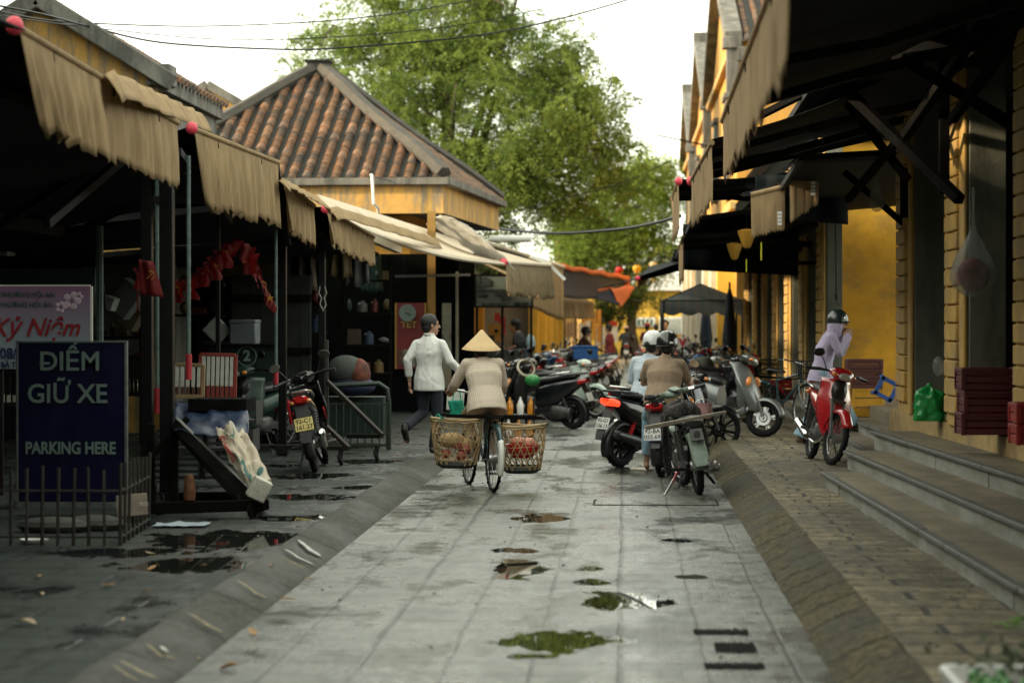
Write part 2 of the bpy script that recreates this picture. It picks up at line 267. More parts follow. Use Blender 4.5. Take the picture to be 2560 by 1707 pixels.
b=MB(); b.add([(-400,-20,-.06),(400,-20,-.06),(400,900,-.06),(-400,900,-.06)],[(0,1,2,3)]); struct('ground',b,mat('far_ground',(.12,.11,.09),.9))
b=MB(); b.grid(lambda u,v:(XL+(XR-XL)*u,4+126*v,0),6,60); struct('road',b,road_m,sm=0)
def nz(x,y,s=1.,k=0): return mnoise.noise(V((x*s,y*s,k)))
def rampL(u,v):
    y=4+101*v**1.6; x=XL-.32*u; z=ZL*(min(1,u*1.08)*.75+.25*math.sin(min(1,u*1.08)*math.pi/2))*(1+.08*nz(0,y,1.1)); return (x+.015*nz(u,y,1.7),y,z-(.01 if u<.01 else 0))
b=MB(); b.grid(rampL,8,260); struct('kerb',b,ramp_m,sm=60)
def rampR(u,v):
    y=4+91*v**1.6; x=XR+.33*u+.03*nz(u*2,y,1.1); z=ZR*(.7*u+.3*math.sin(u*math.pi/2))+.012*nz(u*3,y,2.3,5)*math.sin(u*math.pi)+.008*nz(u*3,y,6,2)+(.008 if (y%.62)<.55 else -.004)*min(1,u*3)*min(1,(1-u)*4); return (x,y,z-(.01 if u<.01 else 0))
b=MB(); b.grid(rampR,12,420); struct('kerb',b,rampr_m,sm=60)
b=MB(); b.grid(lambda u,v:(XL-.32-14*u,4+101*v,ZL-.001+.006*nz(u*14,101*v,.9)),60,260); struct('pavement',b,pavl_m,sm=60)
b=MB(); b.grid(lambda u,v:(XR+.325+1.9*u,4+91*v,ZR-.002+.014*nz(u*1.9,91*v,1.4)*min(1,u*5)+.006*nz(u*2,91*v,5)),24,420); struct('pavement',b,pavr_m,sm=60)
# drain cover lines in the road
b=MB(); g0=G(1490,1263); g1=G(1790,1263)
dc=tag(None or T('drain_cover','rectangular stone drain cover set flush in the road behind the old motorcycle','drain cover',(g0.x,g0.y,0)))
b.box(((g0.x+g1.x)/2,g0.y+.35,.004),(g1.x-g0.x,.62,.008)); b.build('lid',road_m,dc)
b=MB(); w_=g1.x-g0.x
for dy in (.035,.665): b.box(((g0.x+g1.x)/2,g0.y+dy,.003),(w_+.06,.02,.006))
for x in (g0.x-.02,g1.x+.02): b.box((x,g0.y+.35,.003),(.02,.65,.006))
b.build('frame',steel,dc)
slot=mat('black_gap',(.010,.011,.010),.9,var=.6,vs=20,spec=.05)
for px0,px1,py,h_,lb in ((1735,1868,1580,6,'narrowest black gap between pavers, farthest of three at the lower right of the road'),(1790,1884,1619,12,'widest black gap between pavers, middle of three on the road'),(1762,1908,1665,7,'black gap between pavers nearest the bottom edge of the photo')):
    a=G(px0,py+h_,0); c=G(px1,py-h_,0); m=MB(); n=26; lo=[(a.x+(c.x-a.x)*i/n,a.y+.10*nz(i*.7,py,1)*(c.y-a.y)/.4,.004) for i in range(n+1)]; hi=[(c.x-(c.x-a.x)*i/n,c.y+.14*nz(i*.8,py,1,4)*(c.y-a.y)/.4,.004) for i in range(n+1)]; m.add(lo+hi,[tuple(range(2*n+2))]); tag(m.build('paving_gap',slot,sm=0),lb,'gap')
# ---------------- left buildings ----------------
tile=mat('weathered_clay_tile',(.165,.082,.038),.85,var=.45,vs=6,bump=.4,bs=25,stain=(.04,.036,.03),sa=.9,ss=(1.8,1.8,4),st=(.42,.6))
moss=mat('dark_mossy_tile',(.022,.023,.019),.9,var=.4,vs=4,bump=.4,bs=20)
hip=mat('mossy_hip_mortar',(.055,.048,.037),.9,var=.4,vs=4,bump=.4,bs=22,stain=(.05,.048,.04),sa=.8,ss=(3,3,3))
def tileroof(par,A,B,Tp,Tq,sp=.42,seed=1,r=.092,scale=1.):
    """barrel tile columns on the roof face with eave A-B and top edge Tp-Tq (world points)"""
    random.seed(seed); A,B,Tp,Tq=map(V,(A,B,Tp,Tq)); e=(B-A); L=e.length; ed=e/L; nrm=e.cross(Tp-A).normalized()
    if nrm.z<0: nrm=-nrm
    up=nrm.cross(ed); 
    if up.z<0: up=-up
    tp=(Tp-A).dot(ed); tq=(Tq-A).dot(ed); hgt=(Tp-A).dot(up)
    base=MB(); base.add([A,B,Tq,Tp],[(0,1,2,3)]); base.build('roof_deck',moss,par,sm=0)
    m=MB(); n=int(L/sp)
    for i in range(n):
        s=(i+.5)*L/n
        if s<tp: h=hgt*s/tp
        elif s>tq: h=hgt*(L-s)/(L-tq)
        else: h=hgt
        h-=.1; t=-.08
        while t<h:
            ln=random.choice([.05]*9+[.055,.06,.22]) *scale; ln=min(ln,h-t+.02)
            r0=r*U(.95,1.08); r1=r0*.86; c0=A+ed*s+up*t+nrm*.02; c1=A+ed*s+up*(t+ln*1.25)+nrm*.02
            vs=[];k=7
            for c,rr in ((c0,r0),(c1,r1)):
                for j in range(k): a=math.pi*j/(k-1); vs.append(c+ed*math.cos(a)*rr+nrm*math.sin(a)*rr*.95)
            vs+= [c0-nrm*.0]; fs=[(j,j+1,j+1+k,j+k) for j in range(k-1)]+[tuple(range(k))]
            m.add(vs,fs); t+=ln
    return m.build('roof_tiles',tile,par,sm=50)
# square kiosk with pyramid roof
kc=P(1110,448,44); a4=R(-4); ux=V((math.cos(a4),math.sin(a4),0)); uy=V((-math.sin(a4),math.cos(a4),0))
KW,KD,ze=6.2,8.4,kc.z
k0=kc; k1=kc-ux*KW; k2=k1+uy*KD; k3=kc+uy*KD; ap=P(797,180,48.2)
ks=T('tiled_kiosk','yellow plaster market building with a dark pyramid tile roof','building',(k0.x-3,k0.y+4,0))
pt=V((0,0,.02))
tileroof(ks,k1,k0,ap-ux*.15,ap+ux*.15,.262,3); tileroof(ks,k0,k3,ap,ap+uy*.1,.262,4)
b=MB(); b.add([k1,k2,ap],[(0,1,2)]); b.add([k2,k3,ap],[(0,1,2)]); b.build('roof_deck',moss,ks,sm=0)
b=MB()
for k in (k0,k1,k2,k3):
    q=[k.lerp(ap,t)+V((0,0,.10+.03*math.sin(t*9))) for t in [i/8 for i in range(9)]]
    b.tube(q,[.15]*9,6,sq=.9)
b.build('hip_ridge',hip,ks,sm=20)
b=MB(); b.box(ap+V((0,0,.02)),(.44,.44,.36)); b.box(ap+V((0,0,.2)),(.52,.52,.06)); b.build('finial',moss,ks,bev=.03)
b=MB()
for p,q in((k1,k0),(k0,k3),(k3,k2),(k2,k1)): 
    d=(q-p).normalized(); o=d.cross(V((0,0,1)))*.06; b.bar(p-d*.1+o+V((0,0,-.04)),q+d*.1+o+V((0,0,-.04)),.16,.13)
b.build('eave_moulding',greyplaster,ks,bev=.01)
b=MB(); hb=.52
def ring(m,z0,z1,ins,t=.1):
    c=(k0+k1+k2+k3)/4; q=[]
    for k in (k1,k0,k3,k2):
        d=k-c; q.append(c+ux*(d.dot(ux)-math.copysign(ins,d.dot(ux)))+uy*(d.dot(uy)-math.copysign(ins,d.dot(uy))))
    for i in range(4):
        a,c_=q[i],q[(i+1)%4]; m.add([(a.x,a.y,z0),(c_.x,c_.y,z0),(c_.x,c_.y,z1),(a.x,a.y,z1)],[(0,1,2,3)])
    return q
ring(b,ze-.1-hb,ze-.1,.02); b.build('fascia',ochre2,ks,sm=0)
b=MB(); q=ring(b,ze-.1-hb+.001,ze-.1-hb+.002,.02); b.add([(p.x,p.y,ze-.1-hb) for p in q],[(3,2,1,0)]); b.build('soffit',greyplaster,ks,sm=0)
b=MB(); ring(b,0,ze-.1-hb,.75); b.build('wall',ochre,ks,sm=0)
for t in (.25,.62): b=MB(); p=k1.lerp(k0,t)+uy*.7; b.box((p.x,p.y,3.0),(.16,.1,2.6),a4); b.build('wall_pipe',greyplaster,ks)
b=MB(); p=P(931,440,43.85); b.tube([p+V((-.03,.1,.02)),p+V((0,-.05,0)),P(935,510,43.85)+V((0,-.05,0)),P(945,520,43.9),P(948,553,44.2)],.028,8); b.build('drain_pipe',white,ks)
b=MB(); a=P(1225,597,50); b.tube([a,a+V((.85,0,0))],.075,10); b.build('overflow_pipe',white,ks)
# gabled house far left
def gable_house(label,near,depth,px_peak,px_l,zc,name='gabled_house',wallm=ochre2,sidem=greyplaster):
    pass
g=P(404,185,34); pk=P(100,-6,34); gl=V((2*pk.x-g.x,34,g.z)); D=4.6
h=T('gabled_house','yellow gabled house with grey coping and mossy roof beyond the left awnings','house',(pk.x,34,0))
b=MB(); b.add([(gl.x,34,0),(g.x,34,0),(g.x,34,g.z),(pk.x,34,pk.z-.05),(gl.x,34,g.z)],[(0,1,2,3,4)]); b.add([(gl.x,34+D,0),(g.x,34+D,0),(g.x,34+D,g.z),(pk.x,34+D,pk.z-.05),(gl.x,34+D,g.z)],[(0,1,2,3,4)]); b.build('end_walls',ochre2,h,sm=0)
b=MB(); b.add([(g.x,34,0),(g.x,34+D,0),(g.x,34+D,g.z),(g.x,34,g.z)],[(0,1,2,3)]); b.box((g.x+.03,34+D/2,g.z-.14),(.14,D+.1,.24)); b.build('side_wall',greyplaster,h,sm=0,bev=.01)
b=MB()
for e in (g,gl):
    d=(V((e.x,34,e.z))-pk).normalized(); b.bar(pk+V((0,-.12,-.03)),V((e.x,34,e.z))+d*.2+V((0,-.12,-.03)),.30,.24); 
b.box(pk+V((0,-.12,-.04)),(.24,.28,.24)); b.box((g.x-.02,34.12,g.z-.02),(.34,.5,.3)); b.build('coping',greyplaster,h,bev=.02)
tileroof(h,(g.x+.1,34.0,g.z-.06),(g.x+.1,34+D,g.z-.06),(pk.x,34.0,pk.z-.03),(pk.x,34+D,pk.z-.03),.3,8,.08)
b=MB(); b.add([(gl.x,34,g.z),(gl.x,34+D,g.z),(pk.x,34+D,pk.z),(pk.x,34,pk.z)],[(0,1,2,3)]); b.build('roof_deck',moss,h,sm=0)
p1=P(520,212,56); p2=P(605,262,56); p0=V((2*p1.x-p2.x,56,p2.z))
h=T('gabled_house','small grey gable peeking between the yellow gabled house and the pyramid roof','house',(p1.x,56,0))
b=MB(); b.prism([(p0.x,56,0),(p2.x,56,0),(p2.x,56,p2.z-.1),(p1.x,56,p1.z-.1),(p0.x,56,p2.z-.1)],0,(0,3,0)); b.build('wall',ochre2,h,sm=0)
b=MB()
for e in (p0,p2): b.bar(p1+V((0,-.1,0)),e+V((0,-.1,0)),.16,.2)
b.build('coping',greyplaster,h,bev=.02)
# ---------------- right houses with street gables ----------------
def street_house(label,y0,yp,y1,X,ze,zp):
    h=T('gabled_house',label,'house',(X,y0,0),group='tall yellow houses along the right side')
    b=MB(); b.prism([(X,y0,0),(X,y1,0),(X,y1,ze),(X,yp,zp),(X,y0,ze)],0,(7,0,0)); b.build('wall',ochre,h,sm=0)
    b=MB()
    for a_,c_ in(((y0,ze),(yp,zp)),((yp,zp),(y1,ze))): b.bar((X-.1,a_[0],a_[1]+.1),(X-.1,c_[0],c_[1]+.1),.45,.32)
    b.box((X-.1,yp,zp+.3),(.5,.5,.5)); b.box((X-.12,y0+.1,ze-.05),(.5,.5,.3)); b.box((X-.1,y0+.12,ze-.75),(.34,.34,1.2)); b.box((X-.12,y0+.12,ze-1.4),(.45,.45,.14)); b.build('coping',greyplaster,h,bev=.02)
    tileroof(h,(X+.1,y0-.35,ze-.05),(X+7,y0-.35,ze-.05),(X+.1,yp,zp+.05),(X+7,yp,zp+.05),.32,int(y0),.09,3.)
    b=MB(); b.box((X+3.5,y0-.05,ze-.35),(7,.3,.35)); b.build('cornice',greyplaster,h,bev=.02)
    for yy in (y0+(yp-y0)*.55,yp+(y1-yp)*.45):
        f=MB(); f.box((X-.04,yy,ze-2.2),(.12,1.6,2.2)); f.box((X-.06,yy,ze-1.0),(.2,1.9,.14)); f.box((X-.06,yy,ze-3.4),(.2,1.9,.14)); fr=f.build('window',greyplaster,h,bev=.01)
        q=MB(); q.box((X-.105,yy,ze-2.2),(.03,1.3,1.9)); q.build('shutter',mat('old_green_shutter',(.05,.09,.07),.6,var=.3),fr)
    b=MB()
    for z in (ze-4.2,ze-.1): b.box((X-.08,(y0+y1)/2,z),(.2,y1-y0,.2))
    b.build('string_course',ochre2,h,bev=.02)
    return h
street_house('nearest tall yellow house on the right, red roof tiles reaching the top edge',62,71,80,2.86,8.9,12.0)
street_house('tall yellow gabled house in the middle of the three beyond the right awnings',80.6,89,97,2.86,9.0,11.8)
street_house('smallest and farthest of the three tall yellow gabled houses on the right',99,107,114,2.86,8.9,11.7)

# unseen rows, house and canopies added out of view to shade the street
for lb,x,y,dx,dy,h_ in (('unseen house added past the left edge to shade the right columns',-12.8,21.5,7,23,6.6),('unseen left shop row added behind the viewpoint for shade',-7.5,-18,5,56,6.5),('unseen right hall row added behind the viewpoint for shade',6.5,-18,5,54,7),('unseen tall houses added across the street behind the viewpoint for shade',0,-48,30,6,15)):
    t=T('unseen_shade_block',lb,'building',(x,y,0)); b=MB(); b.box((x,y,h_/2),(dx,dy,h_)); b.build('wall',greyplaster,t); b=MB(); b.box((x,y,h_+.15),(dx+.6,dy+.6,.3)); b.build('roof',moss,t)
for lb,x0,x1 in (('unseen left canopy added behind the viewpoint for shade',-3.35,-8),('unseen right canopy added behind the viewpoint for shade',.8,4.2)):
    t=T('unseen_shade_canopy',lb,'canopy',(x0,-3,3.3)); b=MB(); b.grid(lambda u,v:(x0+(x1-x0)*v,-16+(29.4 if x0<0 else 24.5)*u,3.32+.9*v-.06*math.sin(u*9)),12,4); b.build('cloth',darkcanvas,t,sol=.01)  # unseen cloth added to cut skylight on stalls and pavement
# ---------------- awnings ----------------
def valance(par,p0,p1,drop,folds=18,amp=.03,teeth=22,lean0=0,lean1=0,m=None,seed=1,hem=.075,name='valance',out=None,top=0,drop1=None):
    """hanging cloth strip from rod p0-p1; lean shifts the hem along the rod; teeth make the zigzag hem"""
    random.seed(seed); p0=V(p0);p1=V(p1); d=p1-p0; L=d.length; dn=d/L; side=dn.cross(V((0,0,1))).normalized() if out is None else V(out); ph=[U(0,6) for _ in range(4)]
    drop1=drop if drop1 is None else drop1
    def fn(u,v):
        t=u; ws=folds*6.283*t; f=.55*math.sin(ws+ph[0]+1.6*math.sin(t*7+ph[1]))+.35*math.sin(ws*.43+ph[2])+.75*abs(math.sin(ws*1.15+ph[3]))**.5
        dr=drop+(drop1-drop)*t; saw=abs(((t*teeth)%1)-.5)*2; z=-v*dr-(hem*(1-saw)-hem*.5)*(v**6)+dr*.04*nz(t*6,v,1,seed)*v
        ln=(lean0*(1-t)**2+lean1*t)*v
        p=p0+d*t+dn*(ln+amp*.4*v*math.cos(ws))+side*(amp*f*min(1,v*2)*(.5+.5*v))
        return (p.x,p.y,p.z+z+top-.03*math.sin(t*math.pi)*0)
    b=MB(); b.grid(fn,int(max(teeth*6,folds*9)),10); return b.build(name,m or canvas,par,sm=80,sol=.003)
def awning(label,y0,y1,X0,X1,zf0,zf1,side,Xi,zi,drop,seed,ball0=True,ball1=False,lean0=0,lean1=0,grp=None,folds=18,teeth=24,under=None,gap=None,amp=.035,sag=.08):
    """retractable street awning: front rod from (X0,y0,zf0) to (X1,y1,zf1), cloth back to the wall side at Xi,zi"""
    a=T('awning',label,'awning',((X0+Xi)/2,(y0+y1)/2,zf0),group=grp); q0=V((X0,y0,zf0)); q1=V((X1,y1,zf1)); sgn=1 if Xi>X0 else -1
    b=MB(); b.tube([q0,q1],.024,10); b.build('front_rod',canvas,a)
    def fn(u,v):
        p=q0.lerp(q1,u); x=p.x+(Xi-p.x)*v; z=p.z+.03+(zi-p.z)*v-sag*math.sin(v*math.pi)+.015*math.sin(u*30+seed)*math.sin(v*math.pi); return (x,p.y,z)
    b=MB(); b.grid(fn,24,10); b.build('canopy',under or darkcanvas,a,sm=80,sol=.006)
    valance(a,q0+V((0,.05,0)),q1-V((0,.05,0)),drop,folds,amp,teeth,lean0,lean1,seed=seed)
    arms=2 if (y1-y0)<5 else 3
    for i in range(arms):
        y=y0+(y1-y0)*(i+.5)/arms; t=(y-y0)/(y1-y0); x=X0+(X1-X0)*t; z=zf0+(zf1-zf0)*t; mid=V((x+(Xi-x)*.45,y+.9*(1 if i%2 else -1)*.6,z-.08+(zi-z)*.3))
        b=MB(); b.bar((x,y,z-.05),mid,.06,.07); b.bar(mid,(Xi,y,zi-.35),.07,.08); b.build('folding_arm',steel,a,bev=.006)
    b=MB(); b.bar((Xi,y0,zi-.05),(Xi,y1,zi-.05),.14,.14); b.build('cassette',steel,a,bev=.01)
    for on,p in((ball0,q0-V((0,.06,0))),(ball1,q1+V((0,.06,0)))):
        if on: b=MB(); b.sphere(p,.056,14,8,(.95,1,1)); b.tube([p,p+V((0,.1*(1 if p is not q1 else -1),0))],.032,8); b.build('end_ball',pinkball,a)
    return a
GL='awnings over the left stalls'; GR='awnings over the right steps'
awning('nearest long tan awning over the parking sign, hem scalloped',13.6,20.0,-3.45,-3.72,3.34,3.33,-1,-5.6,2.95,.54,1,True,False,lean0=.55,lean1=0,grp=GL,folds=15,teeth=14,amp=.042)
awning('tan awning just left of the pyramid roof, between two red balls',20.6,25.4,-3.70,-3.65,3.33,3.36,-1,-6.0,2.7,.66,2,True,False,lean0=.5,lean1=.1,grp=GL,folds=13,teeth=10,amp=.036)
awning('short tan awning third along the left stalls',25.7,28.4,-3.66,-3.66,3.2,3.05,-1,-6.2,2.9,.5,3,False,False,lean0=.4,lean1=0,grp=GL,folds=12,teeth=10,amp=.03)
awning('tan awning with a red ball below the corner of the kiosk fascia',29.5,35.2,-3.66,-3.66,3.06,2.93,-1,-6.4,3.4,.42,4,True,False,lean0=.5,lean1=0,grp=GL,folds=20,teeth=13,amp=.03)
# tan rolled canvas strips seen above the valances
for i,(a_,c_,lb) in enumerate([(P(262,186,16.3),P(510,300,23.5),'tan folded canvas strip above the nearest left valance'),(P(697,452,25),P(806,512,29.),'tan folded canvas strip above the third left valance'),(P(820,520,30),P(1095,605,41),'tan folded canvas strip running in front of the kiosk wall')]):
    hh=(.20,.12,.16)[i]; r=T('canvas_strip',lb,'canvas strip',a_); m=MB(); m.grid(lambda u,v:tuple(a_.lerp(c_,u)+V((.12*v+.015*math.sin(u*40+v*3),0,-hh*v+.05*min(1,u*20)*min(1,(1-u)*20)+.012*nz(u*14,v*2,1,i)))),60,4); m.build('canvas',canvas,r,sm=80,sol=.006)
# long side-on canopy with a frayed fringe facing the street
aw=T('awning','long pale canopy with a frayed brown fringe and a red ball beside the grey sign','awning',(-2.3,40,2.7),group=GL)
A0=P(862,548,35.4); A1=P(1262,656,42); A2=P(1376,664,46); A3=P(1150,600,46.5)
def cn(u,v):
    p=A0.lerp(A1,u); q=V((-4.6,36,3.6)).lerp(A3,u); r=p.lerp(q,v); return (r.x,r.y,r.z-.14*math.sin(u*math.pi)*(1-v)-.06*math.sin(v*3.14))
b=MB(); b.grid(cn,30,8); b.grid(lambda u,v:tuple(A1.lerp(A2,u).lerp(A3,v)),8,4); b.build('canopy',mat('pale_canvas',(.62,.52,.38),.8,var=.1,vs=2,trans=.2),aw,sm=80,sol=.01)
b=MB(); b.tube([V(cn(i/12,0))+V((0,0,-.03)) for i in range(13)],.03,6); b.bar(A0+V((0,0,-.12)),V(cn(.3,0))+V((0,0,-.14)),.1,.1); b.tube([A1,A2],.045,10); b.build('front_rod',mat('pale_pole',(.5,.44,.33),.5),aw)
valance(aw,A1+V((.02,0,0)),A2,.55,26,.05,16,0,.12,m=mat('brown_fringe',(.27,.215,.13),.85,var=.2,vs=6,bump=.2,trans=.25),seed=9,hem=.1,drop1=.62)
b=MB(); b.sphere(A1-V((.02,0,0)),.07); b.build('end_ball',pinkball,aw)
b=MB(); b.bar(A2,A2+V((.28,.0,-.27)),.06,.06); b.bar(P(1325,640,46),A2+V((.0,0,.03)),.06,.06); b.build('folding_arm',white,aw)
# translucent plastic sheet bunched between the canopies
def pl(u,v): 
    a_=P(1065,560,43).lerp(P(1215,625,43),u); c_=P(1150,556,42).lerp(P(1290,640,42),u); p=a_.lerp(c_,v); return (p.x+.03*nz(u*9,v*9,1,4),p.y-.3*math.sin(v*3.14),p.z+.12*math.sin(v*3.14)+.05*nz(u*7,v*8,1,2)-.25*u*u)
b=MB(); b.grid(pl,24,20); tag(b.build('plastic_sheet',mat('cloudy_plastic',(.5,.5,.47),.3,trans=.3,var=.15,vs=5,bump=.6,bs=12),sm=80,sol=.004),'crumpled cloudy plastic sheet bunched between two canopies under the kiosk corner','plastic sheet')
# next dark canopy with pale edge and hanging tan drop
aw=T('awning','dark sloping canopy with a pale edge and a long tan drop beyond the fringed one','awning',(-2,48,3),group=GL)
B0=P(1140,583,47); B1=P(1408,668,55)
b=MB(); b.grid(lambda u,v:tuple(B0.lerp(B1,u).lerp(V((-5,47,4)).lerp(V((-5,55,3.8)),u),v)),12,6); b.build('canopy',mat('navy_canvas',(.006,.012,.024),.8),aw,sol=.01)
b=MB(); b.tube([B0,B1],.05,8); b.build('front_rod',mat('pale_pole',(.5,.44,.33),.5),aw)
C0=P(1320,638,51.7); valance(aw,C0,B1,1.1,4,.03,1,0,0,seed=5,hem=.0,drop1=1.25)
# further left awnings
for i,(p0,p1,zi,dr,lb) in enumerate([(P(1405,752,58),P(1485,756,62),3.4,.42,'low tan awning with a deep drop beyond the orange tarpaulin'),(P(1408,700,60),P(1424,712,66),3.6,.5,'narrow tan awning flap under the dark navy tarpaulin')]):
    aw=T('awning',lb,'awning',p0,group=GL); b=MB(); b.grid(lambda u,v:tuple(p0.lerp(p1,u).lerp(V((-4,p0.y,zi)).lerp(V((-4,p1.y,zi)),u),v)),6,4); b.build('canopy',canvas,aw,sol=.01)
    valance(aw,p0,p1,dr,3,.03,5,seed=i+20,hem=.02)
tp=T('tarpaulin','dark navy tarpaulin with an orange edge slung across the left of the street','tarpaulin',(-1.5,60,3))
orange=mat('orange_tarp',(.72,.17,.045),.7,var=.15,vs=2,trans=.35); navy=MT['navy_canvas']
T0=P(1395,662,56);T1=P(1572,692,64);T2=P(1560,722,64);T3=P(1400,742,56)
b=MB(); b.grid(lambda u,v:tuple(T0.lerp(T1,u).lerp(T3.lerp(T2,u),v)+V((0,.3*math.sin(v*3.14),-.15*math.sin(u*3.14)*v))),16,8); b.build('dark_sheet',navy,tp,sm=80,sol=.008)
b=MB(); b.grid(lambda u,v:tuple(T0.lerp(T1,u)+V((0,-.02,.03-.12*v+.02*math.sin(u*25)))),20,2); b.add([P(1558,698,63.9),P(1576,693,63.9),P(1574,722,63.9),P(1562,722,63.9)],[(0,1,2,3)]); b.build('orange_edge',orange,tp,sol=.01)
tp=T('tarpaulin','orange tarpaulin drooping to a point over the street below the navy one','tarpaulin',(-.5,62,2.6))
O0=P(1448,736,60);O1=P(1520,715,61);O2=P(1586,720,62);O3=P(1552,764,61)
b=MB(); b.grid(lambda u,v:tuple(O1.lerp(O2,u).lerp(O1.lerp(O3,u),v)+V((0,0,-.06*math.sin(u*6+v*3)))),12,8); b.build('orange_sheet',orange,tp,sm=80,sol=.01)
b=MB(); b.grid(lambda u,v:tuple(O0.lerp(O1,u).lerp(P(1470,742,60).lerp(O3,u),v)+V((0,.05,0))),10,6); b.build('dark_lining',navy,tp,sm=80,sol=.01)
b=MB(); b.grid(lambda u,v:tuple(O0.lerp(O1,u)+V((0,-.03,-.07*v+.03*math.sin(u*5)))),10,2); b.build('orange_edge',orange,tp,sol=.01)
# right awnings
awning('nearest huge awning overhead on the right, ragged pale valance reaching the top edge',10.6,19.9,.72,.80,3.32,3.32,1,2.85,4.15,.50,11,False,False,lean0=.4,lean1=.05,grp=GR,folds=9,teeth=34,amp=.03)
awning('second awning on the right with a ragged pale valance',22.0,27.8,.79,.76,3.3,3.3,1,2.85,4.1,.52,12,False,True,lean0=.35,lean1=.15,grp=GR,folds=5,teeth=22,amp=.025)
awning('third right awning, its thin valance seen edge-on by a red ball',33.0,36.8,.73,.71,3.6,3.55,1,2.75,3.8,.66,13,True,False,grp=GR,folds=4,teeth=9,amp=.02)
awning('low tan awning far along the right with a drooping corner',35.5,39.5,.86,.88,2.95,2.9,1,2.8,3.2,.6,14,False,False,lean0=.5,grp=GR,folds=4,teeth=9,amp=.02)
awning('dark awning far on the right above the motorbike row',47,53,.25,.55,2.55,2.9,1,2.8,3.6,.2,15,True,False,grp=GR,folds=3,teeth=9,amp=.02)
def flap(label,pa,pb,drop,seed):
    a=T('awning_flap',label,'awning flap',pa,group='tan side flaps of the right awnings'); b=MB(); b.tube([pa,pb],.03,8); b.build('rod',canvas,a)
    valance(a,pa,pb,drop,1.5,.02,12,m=canvas,seed=seed,hem=.035,out=(0,-1,0),drop1=drop*1.0)
    m=MB(); c=pb+V((-.07,-.02,-drop*.62))
    for i in range(4): m.box(c+V((0,-.012,-.045*i)),(.055,.004,.034))
    m.build('printed_label',white,a)
    m=MB(); m.bar(pa+V((-.1,.04,.0)),pb+V((.3,.04,.13)),.07,.05); m.build('rail',steel,a)
flap('left one of two tan side flaps, facing the street by the hanging yellow lantern',P(1877,487,30),P(1963,466,30),.53,1)
flap('right one of two tan side flaps, higher and tilted toward the building',P(1974,428,29),P(2047,377,29),.62,2)
# tan and green end drops on the far right
for i,(x0,y0_,x1,y1_,Y,lb) in enumerate([(1848,700,1862,700,60,'narrow grey strip of cloth hanging above the far motorbikes'),(1812,0,0,0,0,'')]):
    if not Y: continue
# ---------------- stalls and dark structures on the left ----------------
def post(label,x,y,z0,z1,w,m=black,grp='posts carrying the left awnings',cat='post',nm='awning_post'):
    t=T(nm,label,cat,(x,y,z0),group=grp); b=MB(); b.box((x,y,(z0+z1)/2),(w,w,z1-z0)); b.build('shaft',m,t,bev=.008); b=MB(); b.box((x,y,z0+.06),(w+.05,w+.05,.1)); b.build('foot',steel,t,bev=.01); return t
for i,(px,Y,zt,w,lb) in enumerate([(418,20.4,3.3,.115,'thick black post right behind the trolley\'s diagonal rail'),(368,21.3,3.25,.10,'black post beside the parking sign, left of the thicker one'),(707,28.2,3.1,.09,'dark post behind the tail of the left motorbike'),(805,31,3.0,.09,'dark post with a looped wire, behind the motorbike mirror'),(545,26,3.2,.05,'thin dark post by the white slatted gates')]):
    q=P(px,900,Y); post(lb,q.x,Y,ZL,zt,w)
for i,(px,Y,z0,z1,lb) in enumerate([(250,23,ZL,2.6,'green-grey peeling pole behind the pink banner'),(472,20.6,1.2,3.1,'thin grey rod in front of the hanging flags'),(690,26.5,1.0,2.7,'thin rod with a red grip beside the end of the flags'),(393,20.9,.9,3.1,'thin grey rod beside the thick black post')]):
    q=P(px,900,Y); t=T('rod',lb,'rod',(q.x,Y,z0),group='thin rods hanging by the left stalls'); b=MB(); b.tube([(q.x,Y,z0),(q.x,Y,z1)],.018 if i else .035,8); b.build('shaft',mat('verdigris_pole',(.08,.12,.11),.6,var=.4,vs=12),t)
    if i: b=MB(); b.tube([(q.x,Y,z0-.02),(q.x,Y,z0+.2)],.028,8); b.build('grip',mat('red_grip',(.35,.02,.03),.5),t)
# inner dark canopies below the awnings
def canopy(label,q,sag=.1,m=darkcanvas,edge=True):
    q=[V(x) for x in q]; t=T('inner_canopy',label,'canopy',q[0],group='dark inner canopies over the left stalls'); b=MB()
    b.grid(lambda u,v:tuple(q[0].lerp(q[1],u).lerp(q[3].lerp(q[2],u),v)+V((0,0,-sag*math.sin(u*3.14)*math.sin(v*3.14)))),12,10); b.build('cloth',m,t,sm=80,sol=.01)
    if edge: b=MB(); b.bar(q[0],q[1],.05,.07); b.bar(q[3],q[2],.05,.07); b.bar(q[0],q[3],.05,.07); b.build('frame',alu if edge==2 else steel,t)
    return t
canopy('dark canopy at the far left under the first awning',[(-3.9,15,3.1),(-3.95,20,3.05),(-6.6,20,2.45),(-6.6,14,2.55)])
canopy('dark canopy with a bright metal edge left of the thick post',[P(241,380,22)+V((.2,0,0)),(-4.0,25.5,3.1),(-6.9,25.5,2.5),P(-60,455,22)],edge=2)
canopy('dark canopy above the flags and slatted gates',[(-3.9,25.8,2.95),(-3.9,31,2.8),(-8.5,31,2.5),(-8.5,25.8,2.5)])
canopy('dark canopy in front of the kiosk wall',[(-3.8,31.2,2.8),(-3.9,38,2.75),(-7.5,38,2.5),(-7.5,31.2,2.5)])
b=MB()
sf=T('steel_struts','dark steel frame with slanted struts under the left awnings','frame',(-4.2,22,3))
for a_,c_ in [(P(115,560,17.5),P(310,395,19.5)),(P(445,380,20.3),P(575,555,24.5)),(P(575,555,24.5),P(640,505,25)),(P(390,500,20.8),P(560,500,23)),(P(-20,440,19),P(240,360,21)),(P(690,405,25.4),P(720,610,27))]: b.bar(a_,c_,.06,.07)
